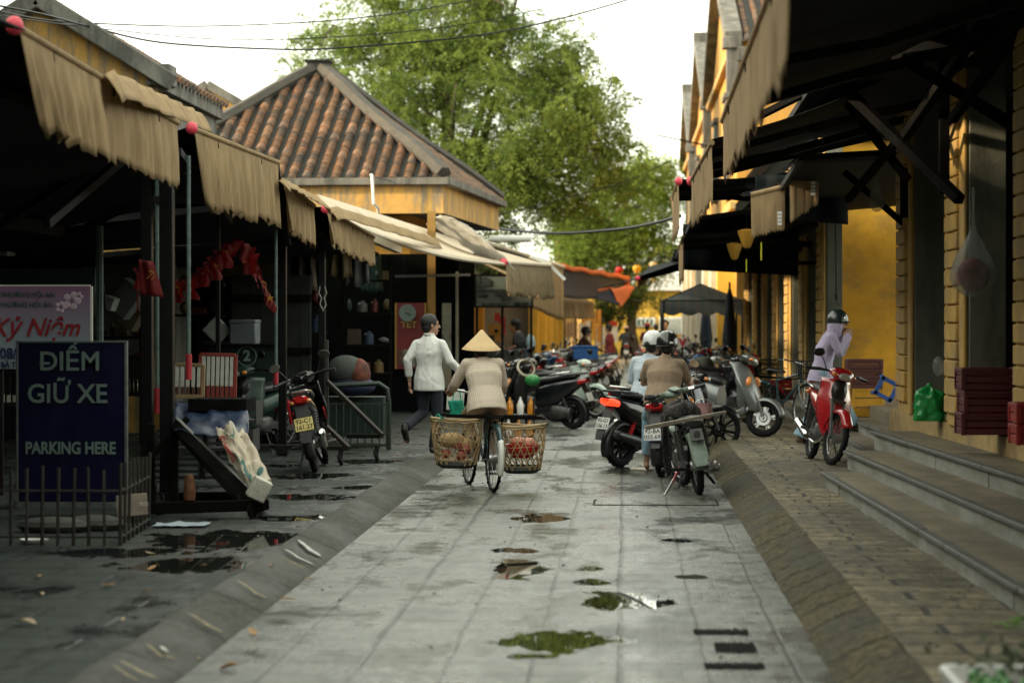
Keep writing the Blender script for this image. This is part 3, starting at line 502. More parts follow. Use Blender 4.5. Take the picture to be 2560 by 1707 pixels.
for a_,c_ in [((-4,15,3.25),(-4.05,38,2.85)),((-6.4,14,2.7),(-6.4,38,2.9))]: b.bar(a_,c_,.09,.1)
b.build('struts',steel,sf,bev=.006)
# back wall of stalls, facing the street end and along it
def plankwall(label,x0,x1,y,z0,z1,m,n,nm='plank_wall',rz=0,grp=None):
    t=T(nm,label,'wall',((x0+x1)/2,y,z0),group=grp); b=MB(); w=(x1-x0)/n
    for i in range(n): b.box((x0+w*(i+.5),y+U(-.01,.01),(z0+z1)/2),(w*.96,.03,z1-z0))
    b.build('planks',m,t,bev=.004); b=MB()
    for z in (z0+.4,(z0+z1)/2+.1,z1-.3): b.box(((x0+x1)/2,y-.04,z),(x1-x0,.05,.09))
    b.build('battens',wood,t,bev=.004); return t
plankwall('dark plank wall behind the left motorbike',-5.15,-4.1,31.5,ZL,2.3,mat('old_planks',(.013,.016,.014),.85,var=.5,vs=6,bump=.3),8)
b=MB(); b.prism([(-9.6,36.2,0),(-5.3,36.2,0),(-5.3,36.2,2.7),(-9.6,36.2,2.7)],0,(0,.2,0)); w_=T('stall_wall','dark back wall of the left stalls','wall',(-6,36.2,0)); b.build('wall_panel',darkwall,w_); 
b=MB(); b.box((-8.2,27,1.5),(.12,18,3)); w_=T('stall_wall','added dark wall blocking the sun from the closed shop front','wall',(-6.5,40,0)); q_=MB(); q_.box((-6.5,40.2,1.8),(.1,8,3.6)); q_.box((-9,44,1.8),(5,.1,3.6)); q_.build('wall_panel',darkwall,w_); w_=T('stall_wall','dark side wall closing off the left stalls at the photo edge','wall',(-8.2,27,0)); b.build('wall_panel',darkwall,w_);  # middle wall panels are added to keep sun off the closed shop front
# market row along the left beyond the kiosk
mr=T('market_row','long dark shop row with open fronts beyond the kiosk on the left','building',(-4.5,60,0))
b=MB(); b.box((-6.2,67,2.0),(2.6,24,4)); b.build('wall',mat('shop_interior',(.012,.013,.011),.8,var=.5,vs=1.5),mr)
for i in range(6): b=MB(); b.box((-4.75,55.5+i*4.6,1.5),(.35,.35,3.0)); b.build('pillar',ochre,mr,bev=.01)
b=MB(); b.add([(-4.3,54.5,3.0),(-4.3,79,3.0),(-6.3,79,4.6),(-6.3,54.5,4.6)],[(0,1,2,3)]); b.add([(-6.3,54.5,4.6),(-6.3,79,4.6),(-8,79,3.6),(-8,54.5,3.6)],[(0,1,2,3)]); b.build('roof',moss,mr)
# yellow wall building closing the street
X0=P(1610,760,125); X1=P(1716,760,125)
ew=T('yellow_pavilion','low yellow building with a white parapet closing the end of the street','building',(0,126,0))
b=MB(); b.box(((X0.x+X1.x)/2-1.5,127.5,1.9),(X1.x-X0.x+3.4,3,3.8)); b.build('wall',mat('bright_yellow_plaster',(.72,.45,.06),.8,var=.1),ew)
b=MB(); b.box(((X0.x+X1.x)/2-1.5,127.3,3.95),(X1.x-X0.x+3.9,3.6,.75)); b.box(((X0.x+X1.x)/2-1.5,127.2,3.5),(X1.x-X0.x+3.6,3.4,.16)); b.build('parapet',white,ew,bev=.03)
for xa,xb,ya,yb in((1582,1634,798,812),(1652,1702,797,830)):
    p=P(xa,yb,125.9); q=P(xb,ya,125.9); f=MB(); f.box(((p.x+q.x)/2,125.95,(p.z+q.z)/2),(q.x-p.x+.2,.16,q.z-p.z+.2)); fr=f.build('window',white,ew)
    m=MB(); m.box(((p.x+q.x)/2,125.86,(p.z+q.z)/2),(q.x-p.x,.05,q.z-p.z)); m.build('pane',mat('green_glass',(.06,.14,.10),.2,var=.3,vs=8),fr)
    m=MB(); n=5 if xa<1600 else 8
    for i in range(n+1): m.box((p.x+(q.x-p.x)*i/n,125.8,(p.z+q.z)/2),(.06,.05,q.z-p.z))
    m.build('grille',white,fr)
# yellow house glimpsed far left behind trees
h=T('far_house','pale ochre house half hidden in the trees beyond the kiosk','house',(-5,135,0)); p=P(1385,590,135); q=P(1490,720,135)
b=MB(); b.box(((p.x+q.x)/2,138,(p.z)/2),(q.x-p.x,5,p.z)); b.build('wall',mat('pale_ochre',(.62,.45,.2),.85),h)
b=MB(); b.prism([(p.x-.5,135,p.z),(q.x+.5,135,p.z),((p.x+q.x)/2,135,p.z+1.6)],0,(0,6,0)); b.build('roof',moss,h)
# far right yellow wall with grey pilasters
fr=T('yellow_arcade','yellow street wall with grey pilasters behind the folded umbrellas','building',(2.0,75,0))
b=MB(); b.box((3.6,80,1.9),(2.4,34,3.8)); b.build('wall',mat('bright_yellow_plaster',(.72,.45,.06),.8,var=.1),fr)
for i in range(6):
    b=MB(); b.box((2.36,64+i*6.2,1.9),(.25,1.0,3.8)); b.build('pilaster',mat('pale_pilaster',(.42,.41,.36),.8,var=.15),fr,bev=.02)
# second shop row further along the left and a low wall closing the view
h=T('far_shop_row','long low shop row with yellow pillars far along the left of the street','building',(-4,100,0)); b=MB(); b.box((-6.5,102,1.9),(6.6,44,3.8)); b.build('wall',mat('dim_ochre_shop',(.035,.028,.018),.8,var=.7,vs=.7),h); b=MB(); b.add([(-2.9,79.5,3.4),(-2.9,124,3.4),(-6.5,124,5.4),(-6.5,79.5,5.4)],[(0,1,2,3)]); b.add([(-2.9,79.5,3.4),(-6.5,79.5,5.4),(-10,79.5,3.4)],[(0,1,2)]); b.build('roof',moss,h)
for i in range(6): b=MB(); b.box((-3.1,81+i*8,1.8),(.4,.5,3.6)); b.build('pillar',mat('bright_yellow_plaster',(.72,.45,.06),.8),h)
b=MB(); b.box((-1.5,129,1.4),(9,.4,2.8)); h=T('end_wall','pale ochre wall behind the shrubs at the end of the street','wall',(-1.5,129,0)); b.build('wall_panel',MT['pale_ochre'],h)
b=MB(); b.box((-1.5,128.9,2.85),(9.2,.6,.14)); b.build('coping',white,h)
# goods and screens outside the far shops
for i,(px,py,Y,w,hh,c,lb) in enumerate([(1445,835,84,.9,.9,(.65,.6,.5),'pale display screen outside the far left shops'),(1480,815,88,.7,1.2,(.55,.25,.04),'orange hanging cloth display outside the far left shops'),(1425,812,82,.4,1.0,(.3,.2,.1),'brown hanging textiles at the far left shops'),(1505,840,92,.5,.8,(.5,.5,.48),'white frame display near the maroon-shirted person')]):
    q=P(px,py,Y); t=T('shop_display',lb,'display',(q.x,Y,0)); b=MB()
    for k in range(4): b.box((q.x-w/2+w*(k+.5)/4,Y+.02*(k%2),q.z),(w/4*.85,.05,hh*(.85+.15*(k%2))))
    b.build('panels',mat('display_%d'%i,c,.7,var=.3,vs=3),t); b=MB(); [b.bar((q.x+e*w/2,Y+.05,0),(q.x+e*w/2,Y+.05,q.z+hh/2),.05) for e in(-1,1)]; b.build('posts',steel,t)

# dark sheets and drapes added over the right arcade to stand in for shade
for lb,q,sg_ in [('added dark sheet shading the yellow end wall behind the person in lilac',[(1.9,26.2,3.45),(2.0,35.2,3.2),(6.5,35.2,3.6),(6.5,26.2,3.7)],.12),('added dark sheet shading the second arcade beyond the lilac person',[(1.0,35.6,3.2),(1.0,47,2.95),(3.2,47,3.3),(3.2,35.6,3.5)],.1),('added dark sheet shading the far part of the right arcade',[(1.0,47.5,3.1),(1.1,62,3.0),(3.2,62,3.3),(3.2,47.5,3.4)],.1),('added dark sheet standing in for shade behind the crossed braces',[(1.7,20.3,3.85),(1.7,27.5,3.7),(4,27.5,4.0),(4,20.3,4.2)],.08),('added dark sheet shading the first right columns from high up',[(2.3,9.6,4.35),(2.3,26.3,4.0),(3.6,26.3,4.25),(3.6,9.6,4.5)],.05)]:
    t=canopy(lb,q,sg_); t['group']='added dark sheets shading the right arcade'
for lb,(xa,xb,y,z0,z1) in [('added dark drape standing in for the shaded awning underside behind the yellow lanterns',(.95,2.9,39.7,2.55,3.3)),('added dark drape standing in for shade under the second right awning',(1.7,2.9,31.6,3.05,3.6))]:
    t=T('added_shade_drape',lb,'drape',(xa,y,z0)); b=MB(); b.grid(lambda u,v:(xa+(xb-xa)*u,y+.05*math.sin(u*20),z1-(z1-z0)*v*(1-.35*math.sin(u*3.14)*(1-v))-.10*u*v),20,6); b.build('cloth',darkcanvas,t,sm=80,sol=.01)
# ---------------- trees ----------------
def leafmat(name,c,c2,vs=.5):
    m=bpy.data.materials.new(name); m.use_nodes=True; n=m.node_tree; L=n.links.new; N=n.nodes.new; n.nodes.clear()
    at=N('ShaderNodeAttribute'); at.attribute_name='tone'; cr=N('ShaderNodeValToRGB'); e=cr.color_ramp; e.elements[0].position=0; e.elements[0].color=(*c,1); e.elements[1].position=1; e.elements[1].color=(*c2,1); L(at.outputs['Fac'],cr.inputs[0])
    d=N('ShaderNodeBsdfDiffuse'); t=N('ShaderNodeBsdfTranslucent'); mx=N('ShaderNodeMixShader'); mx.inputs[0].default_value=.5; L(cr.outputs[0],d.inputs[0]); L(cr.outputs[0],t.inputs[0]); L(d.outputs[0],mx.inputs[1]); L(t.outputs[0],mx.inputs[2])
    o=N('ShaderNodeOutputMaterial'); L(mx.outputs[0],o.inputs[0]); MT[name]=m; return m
def fastmesh(name,verts,nq,m,par,tone=None,off=None):
    """verts: (nq*4,3) array of quads"""
    me=bpy.data.meshes.new(name)
    if off is not None: verts=verts-np.array(off)
    me.vertices.add(nq*4); me.vertices.foreach_set('co',verts.astype(np.float32).ravel()); me.loops.add(nq*4); me.loops.foreach_set('vertex_index',np.arange(nq*4,dtype=np.int32))
    me.polygons.add(nq); me.polygons.foreach_set('loop_start',np.arange(0,nq*4,4,dtype=np.int32)); me.polygons.foreach_set('loop_total',np.full(nq,4,dtype=np.int32)); me.update()
    if tone is not None: a=me.attributes.new('tone','FLOAT','FACE'); a.data.foreach_set('value',tone.astype(np.float32))
    me.materials.append(m); o=bpy.data.objects.new(name,me); COL.objects.link(o); o.parent=par; return o
bark=mat('bark',(.07,.055,.04),.9,var=.4,vs=5,bump=.5,bs=15)
def sprays(rng,cen,rad,nleaf,ls,droop=.5,nfr=7):
    """feathery sprays: for each clump centre nfr curved fronds carrying nleaf narrow leaflets"""
    V4=[];TN=[]
    for c,r,tn in zip(cen,rad,range(len(cen))):
        base=rng.random()*.55+.2
        for f in range(nfr):
            d=rng.normal(size=3); d[2]*=.6; d/=np.linalg.norm(d); s=c+d*r*.25; L=r*(.6+.6*rng.random())
            t=np.linspace(0,1,nleaf)[:,None]; ax=s+d*L*t+np.array([0,0,-1.])*droop*L*t*t
            tan=d+np.array([0,0,-2.])*droop*t; tan/=np.linalg.norm(tan,axis=1,keepdims=True)
            up=np.array([0,0,1.])+rng.normal(size=3)*.5; sd=np.cross(tan,up); sd/=np.linalg.norm(sd,axis=1,keepdims=True)+1e-6
            sg=np.where(np.arange(nleaf)%2,1,-1)[:,None]; l=ls*(.7+.6*rng.random((nleaf,1)))*(1-.4*t); w=l*.28
            lf=sd*sg*.8+tan*.6+rng.normal(size=(nleaf,3))*.25
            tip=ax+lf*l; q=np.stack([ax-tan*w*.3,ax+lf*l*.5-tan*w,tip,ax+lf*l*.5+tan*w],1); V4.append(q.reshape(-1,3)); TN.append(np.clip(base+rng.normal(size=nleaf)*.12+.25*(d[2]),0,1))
    return np.concatenate(V4),np.concatenate(TN)
def tree(label,base,h,blobs,ncl,nleaf,ls,m,seed,trunk_r=.3,clr=.7,nfr=7,name='tree',gap=.35,droop=.5,limbs=14,shell=.45):
    rng=np.random.default_rng(seed); t=T(name,label,'tree',base); base=V(base)
    cen=[];tot=sum(b[3]*b[4]*b[5] for b in blobs)
    for bx,by,bz,rx,ry,rz in blobs:
        n=int(ncl*rx*ry*rz/tot)
        k=0
        while k<n:
            d=rng.normal(size=3); d/=np.linalg.norm(d); rr=(shell+(1-shell)*rng.random()**.6); p=np.array([bx,by,bz])+d*rr*np.array([rx,ry,rz])*(1+.18*rng.normal()*.5)
            if mnoise.noise(V(p)*.55+V((seed,0,0)))<-gap*rng.random()-.02 and rng.random()<.75: k+=.35; continue
            cen.append(p); k+=1
    cen=np.array(cen); rad=clr*(.6+.8*rng.random(len(cen)))
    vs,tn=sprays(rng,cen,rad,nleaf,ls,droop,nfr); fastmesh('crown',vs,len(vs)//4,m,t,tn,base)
    b=MB(); b.mi=0; top=V((np.mean(cen[:,0]),np.mean(cen[:,1]),base.z+h*.55)); tr=[base.lerp(top,i/6)+V((.15*math.sin(i*1.3+seed),0,0)) for i in range(7)]; b.tube(tr,[trunk_r*(1-.09*i) for i in range(7)],10)
    for i in range(limbs):
        c=V(cen[rng.integers(len(cen))]); s=tr[3+i%4]; md=s.lerp(c,.5)+V((0,0,.3)); rr=trunk_r*.38
        b.tube([s,s.lerp(md,.5)+V((rng.normal()*.1,0,.1)),md,md.lerp(c,.6),c],[rr,rr*.8,rr*.6,rr*.35,rr*.15],6)
    for i in range(limbs*4):
        c=V(cen[rng.integers(len(cen))]); c2=c+V((rng.normal()*.8,rng.normal()*.8,-.2+rng.normal()*.4)); b.tube([c,c.lerp(c2,.5)+V((0,0,.1)),c2],[.035,.025,.01],5)
    b.build('trunk',bark,t); return t
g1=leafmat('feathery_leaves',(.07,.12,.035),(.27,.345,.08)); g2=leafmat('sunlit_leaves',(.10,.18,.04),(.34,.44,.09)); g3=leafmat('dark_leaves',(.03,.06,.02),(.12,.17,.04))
Yt=74; q=F/Yt
def bl(px,py,rx,rz,dy=0,ry=None):
    p=P(px,py,Yt+dy); return (p.x,p.y,p.z,rx/q,(ry or rx*.8)/q,rz/q)
tb=P(1045,810,Yt)
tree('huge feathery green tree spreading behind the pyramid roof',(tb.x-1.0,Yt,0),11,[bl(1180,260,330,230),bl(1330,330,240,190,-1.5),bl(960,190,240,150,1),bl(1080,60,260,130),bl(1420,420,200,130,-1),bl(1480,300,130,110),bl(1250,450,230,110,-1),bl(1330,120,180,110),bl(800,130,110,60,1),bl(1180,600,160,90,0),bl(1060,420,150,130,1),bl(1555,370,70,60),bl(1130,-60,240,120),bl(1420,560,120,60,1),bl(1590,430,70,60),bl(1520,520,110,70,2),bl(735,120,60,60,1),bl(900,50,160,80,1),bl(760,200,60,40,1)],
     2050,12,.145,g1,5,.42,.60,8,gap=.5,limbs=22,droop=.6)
Yt=112; q=F/Yt
tree('rounder bright green tree at the end of the street behind the lanterns',(P(1600,800,Yt).x,Yt,0),7,[bl(1570,520,120,110),bl(1640,470,70,110),bl(1500,640,110,60),bl(1600,630,110,70),bl(1440,600,80,70)],900,7,.22,g2,9,.3,.8,7,gap=.2,droop=.25)
Yt=104; q=F/Yt
tree('dark leafy shrub tree over the street end beside the yellow pavilion',(P(1530,800,Yt).x,Yt,0),3,[bl(1540,760,50,55),bl(1500,790,36,40),bl(1585,735,40,30),bl(1640,760,30,26)],170,7,.16,g3,19,.12,.5,6,gap=.1,limbs=6)
# ---------------- right market hall, columns and steps ----------------
bluestone=mat('blue_grey_step_stone',(.25,.255,.225),.6,var=.22,vs=2.2,bump=.15,bs=25,stain=(.13,.12,.085),sa=.7,ss=(3,1.2,6),rv=.2)
tread_m=mat('dusty_step_tread',(.19,.16,.105),.6,var=.28,vs=2.5,bump=.25,bs=18,stain=(.09,.085,.07),sa=.6,ss=(3,.8,2),rv=.2)
nose_m=mat('dark_step_nosing',(.10,.105,.095),.5,var=.3,vs=6,bump=.3,bs=30)
plinth_m=mat('stained_yellow_plinth',(.40,.28,.11),.9,var=.25,vs=2,bump=.3,bs=16,stain=(.17,.13,.08),sa=.7,ss=(2,2,1.5))
hall=T('market_hall','dim market hall with yellow quoined grey columns on the right','building',(4,20,0)); 
qy=mat('yellow_quoins',(.46,.29,.075),.85,var=.2,vs=3,bump=.3,bs=20,stain=(.25,.2,.13),sa=.5,ss=(4,4,2))
def xl(pa,pb,y): return pa[0]+(pb[0]-pa[0])*(y-pa[1])/(pb[1]-pa[1])
def stair(name,label,ys,ye,pa,pb,zt,zb,back,grp=None,parent=None,n=None):
    t=T(name,label,'step',(xl(pa,pb,ye),(ys+ye)/2,zb),group=grp)
    f=lambda y: xl(pa,pb,y)
    b=MB(); N_=int((ye-ys)/1.15); L=(ye-ys)/N_; random.seed(int(zt*100))
    for i in range(N_):
        a,c=ys+i*L+.004,ys+(i+1)*L-.004; o=U(-.006,.006)
        b.prism([(f(a)+.02+o,a,zb-.02),(f(c)+.02+o,c,zb-.02),(f(c)+.02+o,c,zt-.03),(f(a)+.02+o,a,zt-.03)],0,(.12,0,0))
    b.build('riser',bluestone,t,bev=.004)
    b=MB(); o=0
    for i in range(N_*2):
        a,c=ys+i*L/2+.003,ys+(i+1)*L/2-.003; z=zt+U(-.002,.002)
        b.prism([(f(a)+.05,a,z-.028),(f(c)+.05,c,z-.028),(back+f(c),c,z-.028),(back+f(a),a,z-.028)],0,(0,0,.028))
    b.build('tread',tread_m,t,bev=.003)
    b=MB(); y=ys
    while y<ye-.02:
        l=min(U(.9,1.5),ye-y); e=.012*nz(y,0,3); k=U(0,1)
        b.prism([(f(y)-.018+e,y+.004,zt-.032),(f(y+l)-.018+e,y+l-.004,zt-.032),(f(y+l)+.055,y+l-.004,zt-.032),(f(y)+.055,y+.004,zt-.032)],0,(0,0,.034)); y+=l+(.05 if k>.85 else 0)
    b.build('nosing',nose_m,t,bev=.006); return t
SG='stone steps up to the right market hall'
stair('stone_step','lowest of three long stone steps on the right, chipped at its near end',9.3,22.5,(2.05,12.4),(1.83,22.5),.29,.14,.6,SG)
stair('stone_step','middle one of three long stone steps on the right',9.5,23.4,(2.39,15.3),(2.12,23.4),.44,.28,.6,SG)
stair('stone_step','topmost of three long stone steps, against the yellow plinth',9.7,24.2,(2.75,16.6),(2.46,24.2),.595,.43,.9,SG)
S2G='distant stone steps behind the red motorbike'
stair('stone_step','lowest step beyond the near flight, behind the red motorbike',23.2,60,(2.62,23),(2.72,60),.29,.14,.5,S2G)
stair('stone_step','middle step beyond the near flight, under the yellow crate',24.4,60,(2.95,23),(2.86,60),.44,.28,.5,S2G)
b=MB(); b.box((5.2,30.2,.3),(4.0,9.5,.6)); b.box((4.9,48,.3),(3.6,26,.6)); pf=tag(b.build('platform',tread_m,bev=.01),kind='structure')
# plinth + floor
PA,PB=(3.1,18.7),(2.89,24.6)
b=MB(); y0,y1=10,26.1; f=lambda y: xl(PA,PB,y)
b.prism([(f(y0),y0,.5),(f(y1),y1,.5),(f(y1),y1,.75),(f(y0),y0,.75)],0,(4,0,0)); b.build('plinth',plinth_m,hall,bev=.012)
def column(y0,y1,X,z0,z1,wd,par,s=1):
    b=MB(); b.box((X+wd/2+.03,(y0+y1)/2,(z0+z1)/2),(wd,y1-y0,z1-z0)); c=b.build('column',greycol,par,bev=.01)
    b=MB(); p=.1625; z=z0+.12; ym=(y0+y1)/2; L=y1-y0
    b.box((X+.02,ym,(z0+z1)/2),(.06,L-.1,z1-z0)); b.box((X+.01,y0+.13,(z0+z1)/2),(.05,.05,z1-z0)); b.box((X-.0,y0+.05,(z0+z1)/2),(.035,.045,z1-z0))
    random.seed(int(y0*10))
    while z<z1-.1: b.box((X-.016+U(-.003,.003),ym+.12,z+p*.45),(.06,L*.62,p*.91)); z+=p
    b.build('quoins',qy,c,bev=.012); return c
column(24.5,25.7,2.89,.74,4.2,.30,hall); column(21.1,22.3,2.95,.74,4.2,.32,hall); column(17.7,18.9,3.03,.74,4.2,.34,hall); column(14,15.2,3.15,.74,4.2,.36,hall)
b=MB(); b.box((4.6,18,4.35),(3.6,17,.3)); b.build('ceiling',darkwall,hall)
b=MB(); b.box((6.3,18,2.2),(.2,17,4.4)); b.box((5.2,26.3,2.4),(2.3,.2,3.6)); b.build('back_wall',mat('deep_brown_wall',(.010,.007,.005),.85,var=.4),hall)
b=MB(); b.box((2.98,18,4.05),(.25,17,.35)); b.build('lintel',wood,hall,bev=.01)
# dark timber brackets crossing in front of the columns
tb_=T('timber_bracing','dark crossed timber braces under the right awnings','beams',(2.4,22,3.5)); b=MB()
for a_,c_,w_ in [(P(2230,130,20),P(2560,330,19.5),.13),(P(2120,260,23),P(2270,450,22.6),.1),(P(2130,240,22),P(2400,500,20.5),.12),(P(2470,40,19),P(2250,360,21.5),.11),(P(2330,250,21),P(2120,500,24),.09),(P(2260,420,24),P(2260,545,24),.1),(P(2360,120,20.8),P(2360,485,20.8),.12),(P(2560,60,18.5),P(2380,300,20),.1),(P(2110,430,25),P(2260,560,25),.09),(P(1900,290,24),P(2260,110,21),.09)]: b.bar(a_,c_,w_*.72,w_*.72)
b.build('beams',wood,tb_,bev=.008)
# yellow cross wall and the second arcade
ar=T('yellow_hall','second market hall whose sunlit yellow end wall stands behind the person in lilac','building',(3.5,45,0))
b=MB(); b.box((5.2,35.9,2.6),(4.4,.5,4.4)); b.build('end_wall',mat('golden_wall',(.60,.30,.018),.8,var=.3,vs=1.1,bump=.25,bs=8,stain=(.2,.13,.06),sa=.55,ss=(1.2,1.2,1.6),st=(.5,.66)),ar,bev=.01)
column(34.9,36.1,2.87,.44,4.4,.22,ar)
for i,y in enumerate((38.4,42.0,45.6,49.2,52.8,56.4)): column(y,y+1.3,2.87,.44,4.4,.24,ar)
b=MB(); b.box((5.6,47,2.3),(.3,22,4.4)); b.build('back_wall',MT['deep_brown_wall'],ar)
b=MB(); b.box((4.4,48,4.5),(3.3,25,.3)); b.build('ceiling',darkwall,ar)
b=MB(); b.add([(2.5,35.4,4.7),(2.5,61,4.7),(5.5,61,6.0),(5.5,35.4,6.0)],[(0,1,2,3)]); b.build('roof',tile,ar)
# ---------------- motorbikes ----------------
I3=Matrix.Identity(4)
def wheel(par,c,r,tw,M=I3,spokes='wire',rimm=None,spinoff=0.,name='wheel',world=False):
    cx=Matrix.Translation(V(c)); RY=Matrix.Rotation(R(90),4,'Y'); A=M@cx@RY
    b=MB(); b.lathe([(r-tw*.9*(1-math.cos(a))*.9-0 if False else r-tw+tw*math.cos(a),tw*.85*math.sin(a)) for a in [math.radians(t) for t in (-150,-110,-70,-30,0,30,70,110,150,210)]],n=36)
    # tread blocks
    for k in range(36):
        a=k*math.pi/18
        b.box((math.cos(a)*(r-.002),math.sin(a)*(r-.002),.012*(1 if k%2 else -1)),(.007,.020,tw*.7),rz=a)
    b.xf(A); t=b.build('wheel' if name=='wheel' else name,rubber,par,world=world)
    rimm=rimm or alu; b=MB(); ri=r-tw*1.75
    b.lathe([(ri,-tw*.5),(ri+.012,-tw*.6),(ri+.018,-tw*.3),(ri+.008,0),(ri+.018,tw*.3),(ri+.012,tw*.6),(ri,tw*.5),(ri-.008,0),(ri,-tw*.5)],n=32)
    b.lathe([(0,-.055),(.045,-.055),(.05,-.03),(.05,.03),(.045,.055),(0,.055)],n=14)
    if spokes=='wire':
        for k in range(24):
            a=k*math.pi/12; s=.03*(1 if k%2 else -1); b.bar((math.cos(a+.25)*.045,math.sin(a+.25)*.045,s),(math.cos(a)*ri,math.sin(a)*ri,0),.004)
    else:
        for k in range(int(spokes)):
            a=k*2*math.pi/int(spokes)+spinoff; b.bar((math.cos(a)*.03,math.sin(a)*.03,0),(math.cos(a+.18)*ri,math.sin(a+.18)*ri,0),.034,.022); b.bar((math.cos(a)*.03,math.sin(a)*.03,0),(math.cos(a-.10)*ri,math.sin(a-.10)*ri,0),.012,.02)
        b.lathe([(.06,.045),(.1,.047),(.1,.043),(.06,.041)],n=18)
    b.xf(A); b.build('rim',rimm,t,world=world); return t
def fender(par,c,r,w,a0,a1,m,M=I3,nm='fender',th=.006,lip=.05):
    b=MB()
    def fn(u,v):
        a=R(a0+(a1-a0)*u); s=(v-.5)*2; rr=r-lip*abs(s)**3; return (c[0]+s*w,c[1]+math.cos(a)*rr,c[2]+math.sin(a)*rr)
    b.grid(fn,16,6); b.xf(M); return b.build(nm,m,par,world=False,sm=70,sol=th)
def spring(b,p,q,r,turns,w=.006):
    p=V(p);q=V(q);d=q-p;z=d.normalized();x=z.orthogonal().normalized();y=z.cross(x);n=turns*8
    b.tube([p+d*(i/n)+x*r*math.cos(i*math.pi/4)+y*r*math.sin(i*math.pi/4) for i in range(n+1)],w,5)
def plate(par,c,tx,m_bg,tilt=0,w=.19,h=.14,rim=None,rz=0):
    Mt=Matrix.Translation(V(c))@Matrix.Rotation(rz,4,'Z')@Matrix.Rotation(R(tilt),4,'X'); b=MB(); b.box((0,0,0),(w,.006,h)); b.xf(Mt); o=b.build('number_plate',m_bg,par,world=False,bev=.002)
    tm=mat('plate_ink',(.03,.03,.03),.6)
    if rim: b=MB(); [b.box(p_,s_) for p_,s_ in (((0,-.002,h/2),(w+.008,.006,.008)),((0,-.002,-h/2),(w+.008,.006,.008)),((w/2,-.002,0),(.008,.006,h+.008)),((-w/2,-.002,0),(.008,.006,h+.008)))]; b.xf(Mt); b.build('rim',rim,o,world=False)
    for i,s in enumerate(tx):
        t=text('number',s,.062,tm,o,(0,0,0),world=False,bold=.0012,ext=.001); t.matrix_local=Mt@Matrix.Translation((0,-.005,(.033-.066*i)))@Matrix.Rotation(R(90),4,'X')@Matrix.Diagonal((1.05,1.05,1,1)); t.name='number'
    return o
redp=mat('red_bike_paint',(.42,.012,.018),.22,coat=.8,var=.06); blkp=mat('black_bike_paint',(.008,.009,.011),.2,coat=.8,var=.1); silp=mat('silver_bike_paint',(.20,.215,.21),.32,.5,coat=.5,var=.06,stain=(.12,.11,.09),sa=.25,ss=(3,3,5))
grnp=mat('pale_green_bike_paint',(.42,.52,.45),.3,coat=.5,var=.08); bluep=mat('blue_bike_paint',(.03,.08,.2),.25,coat=.7); oldgrn=mat('faded_green_paint',(.17,.22,.18),.5,.2,var=.3,vs=9,stain=(.1,.07,.05),sa=.5,ss=(9,9,4))
lens_r=mat('red_lens',(.45,.012,.012),.12,coat=.6,var=.05); lens_lit=glow('lit_tail_lens',(.9,.05,.015),.55); lens_o=mat('orange_lens',(.75,.25,.05),.15,coat=.5); lens_w=mat('clear_lens',(.5,.5,.46),.08,.3,coat=.6,var=.2,vs=20)
seatm=mat('black_vinyl_seat',(.012,.012,.013),.45,var=.2,bump=.15,bs=60); pwhite=mat('plate_white',(.62,.63,.6),.4,var=.06); pyel=mat('plate_yellow',(.62,.5,.16),.4,var=.08); mirror_m=mat('mirror_glass',(.8,.8,.78),.03,1,var=.02)
redspring=mat('red_spring',(.5,.02,.03),.35); engm=mat('engine_metal',(.11,.11,.108),.5,.7,var=.35,vs=10,bump=.2)
def mirrorp(par,base,off,M,face=-1,shape=(.07,.018,.045),gm=None,tilt=0):
    b=MB(); p=V(base); q=p+V(off); b.tube([p,p.lerp(q,.5)+V((0,0,.02)),q],.006,6); b.sphere(q+V((0,.008,0)),1,14,8,shape,M=Matrix.Rotation(tilt,3,'Y')); b.xf(M); o=b.build('mirror',blkplastic,par,world=False)
    b=MB(); vs=[V((math.cos(a)*shape[0]*.86,-shape[1]*.75*1-.004,math.sin(a)*shape[2]*.86)) for a in [i*math.pi/8 for i in range(16)]]; vs=[Matrix.Rotation(tilt,3,'Y')@k+q+V((0,.004,0)) for k in vs]; b.add(vs,[tuple(range(16))]); b.xf(M); b.build('mirror_glass',gm or mirror_m,o,world=False,sm=0)
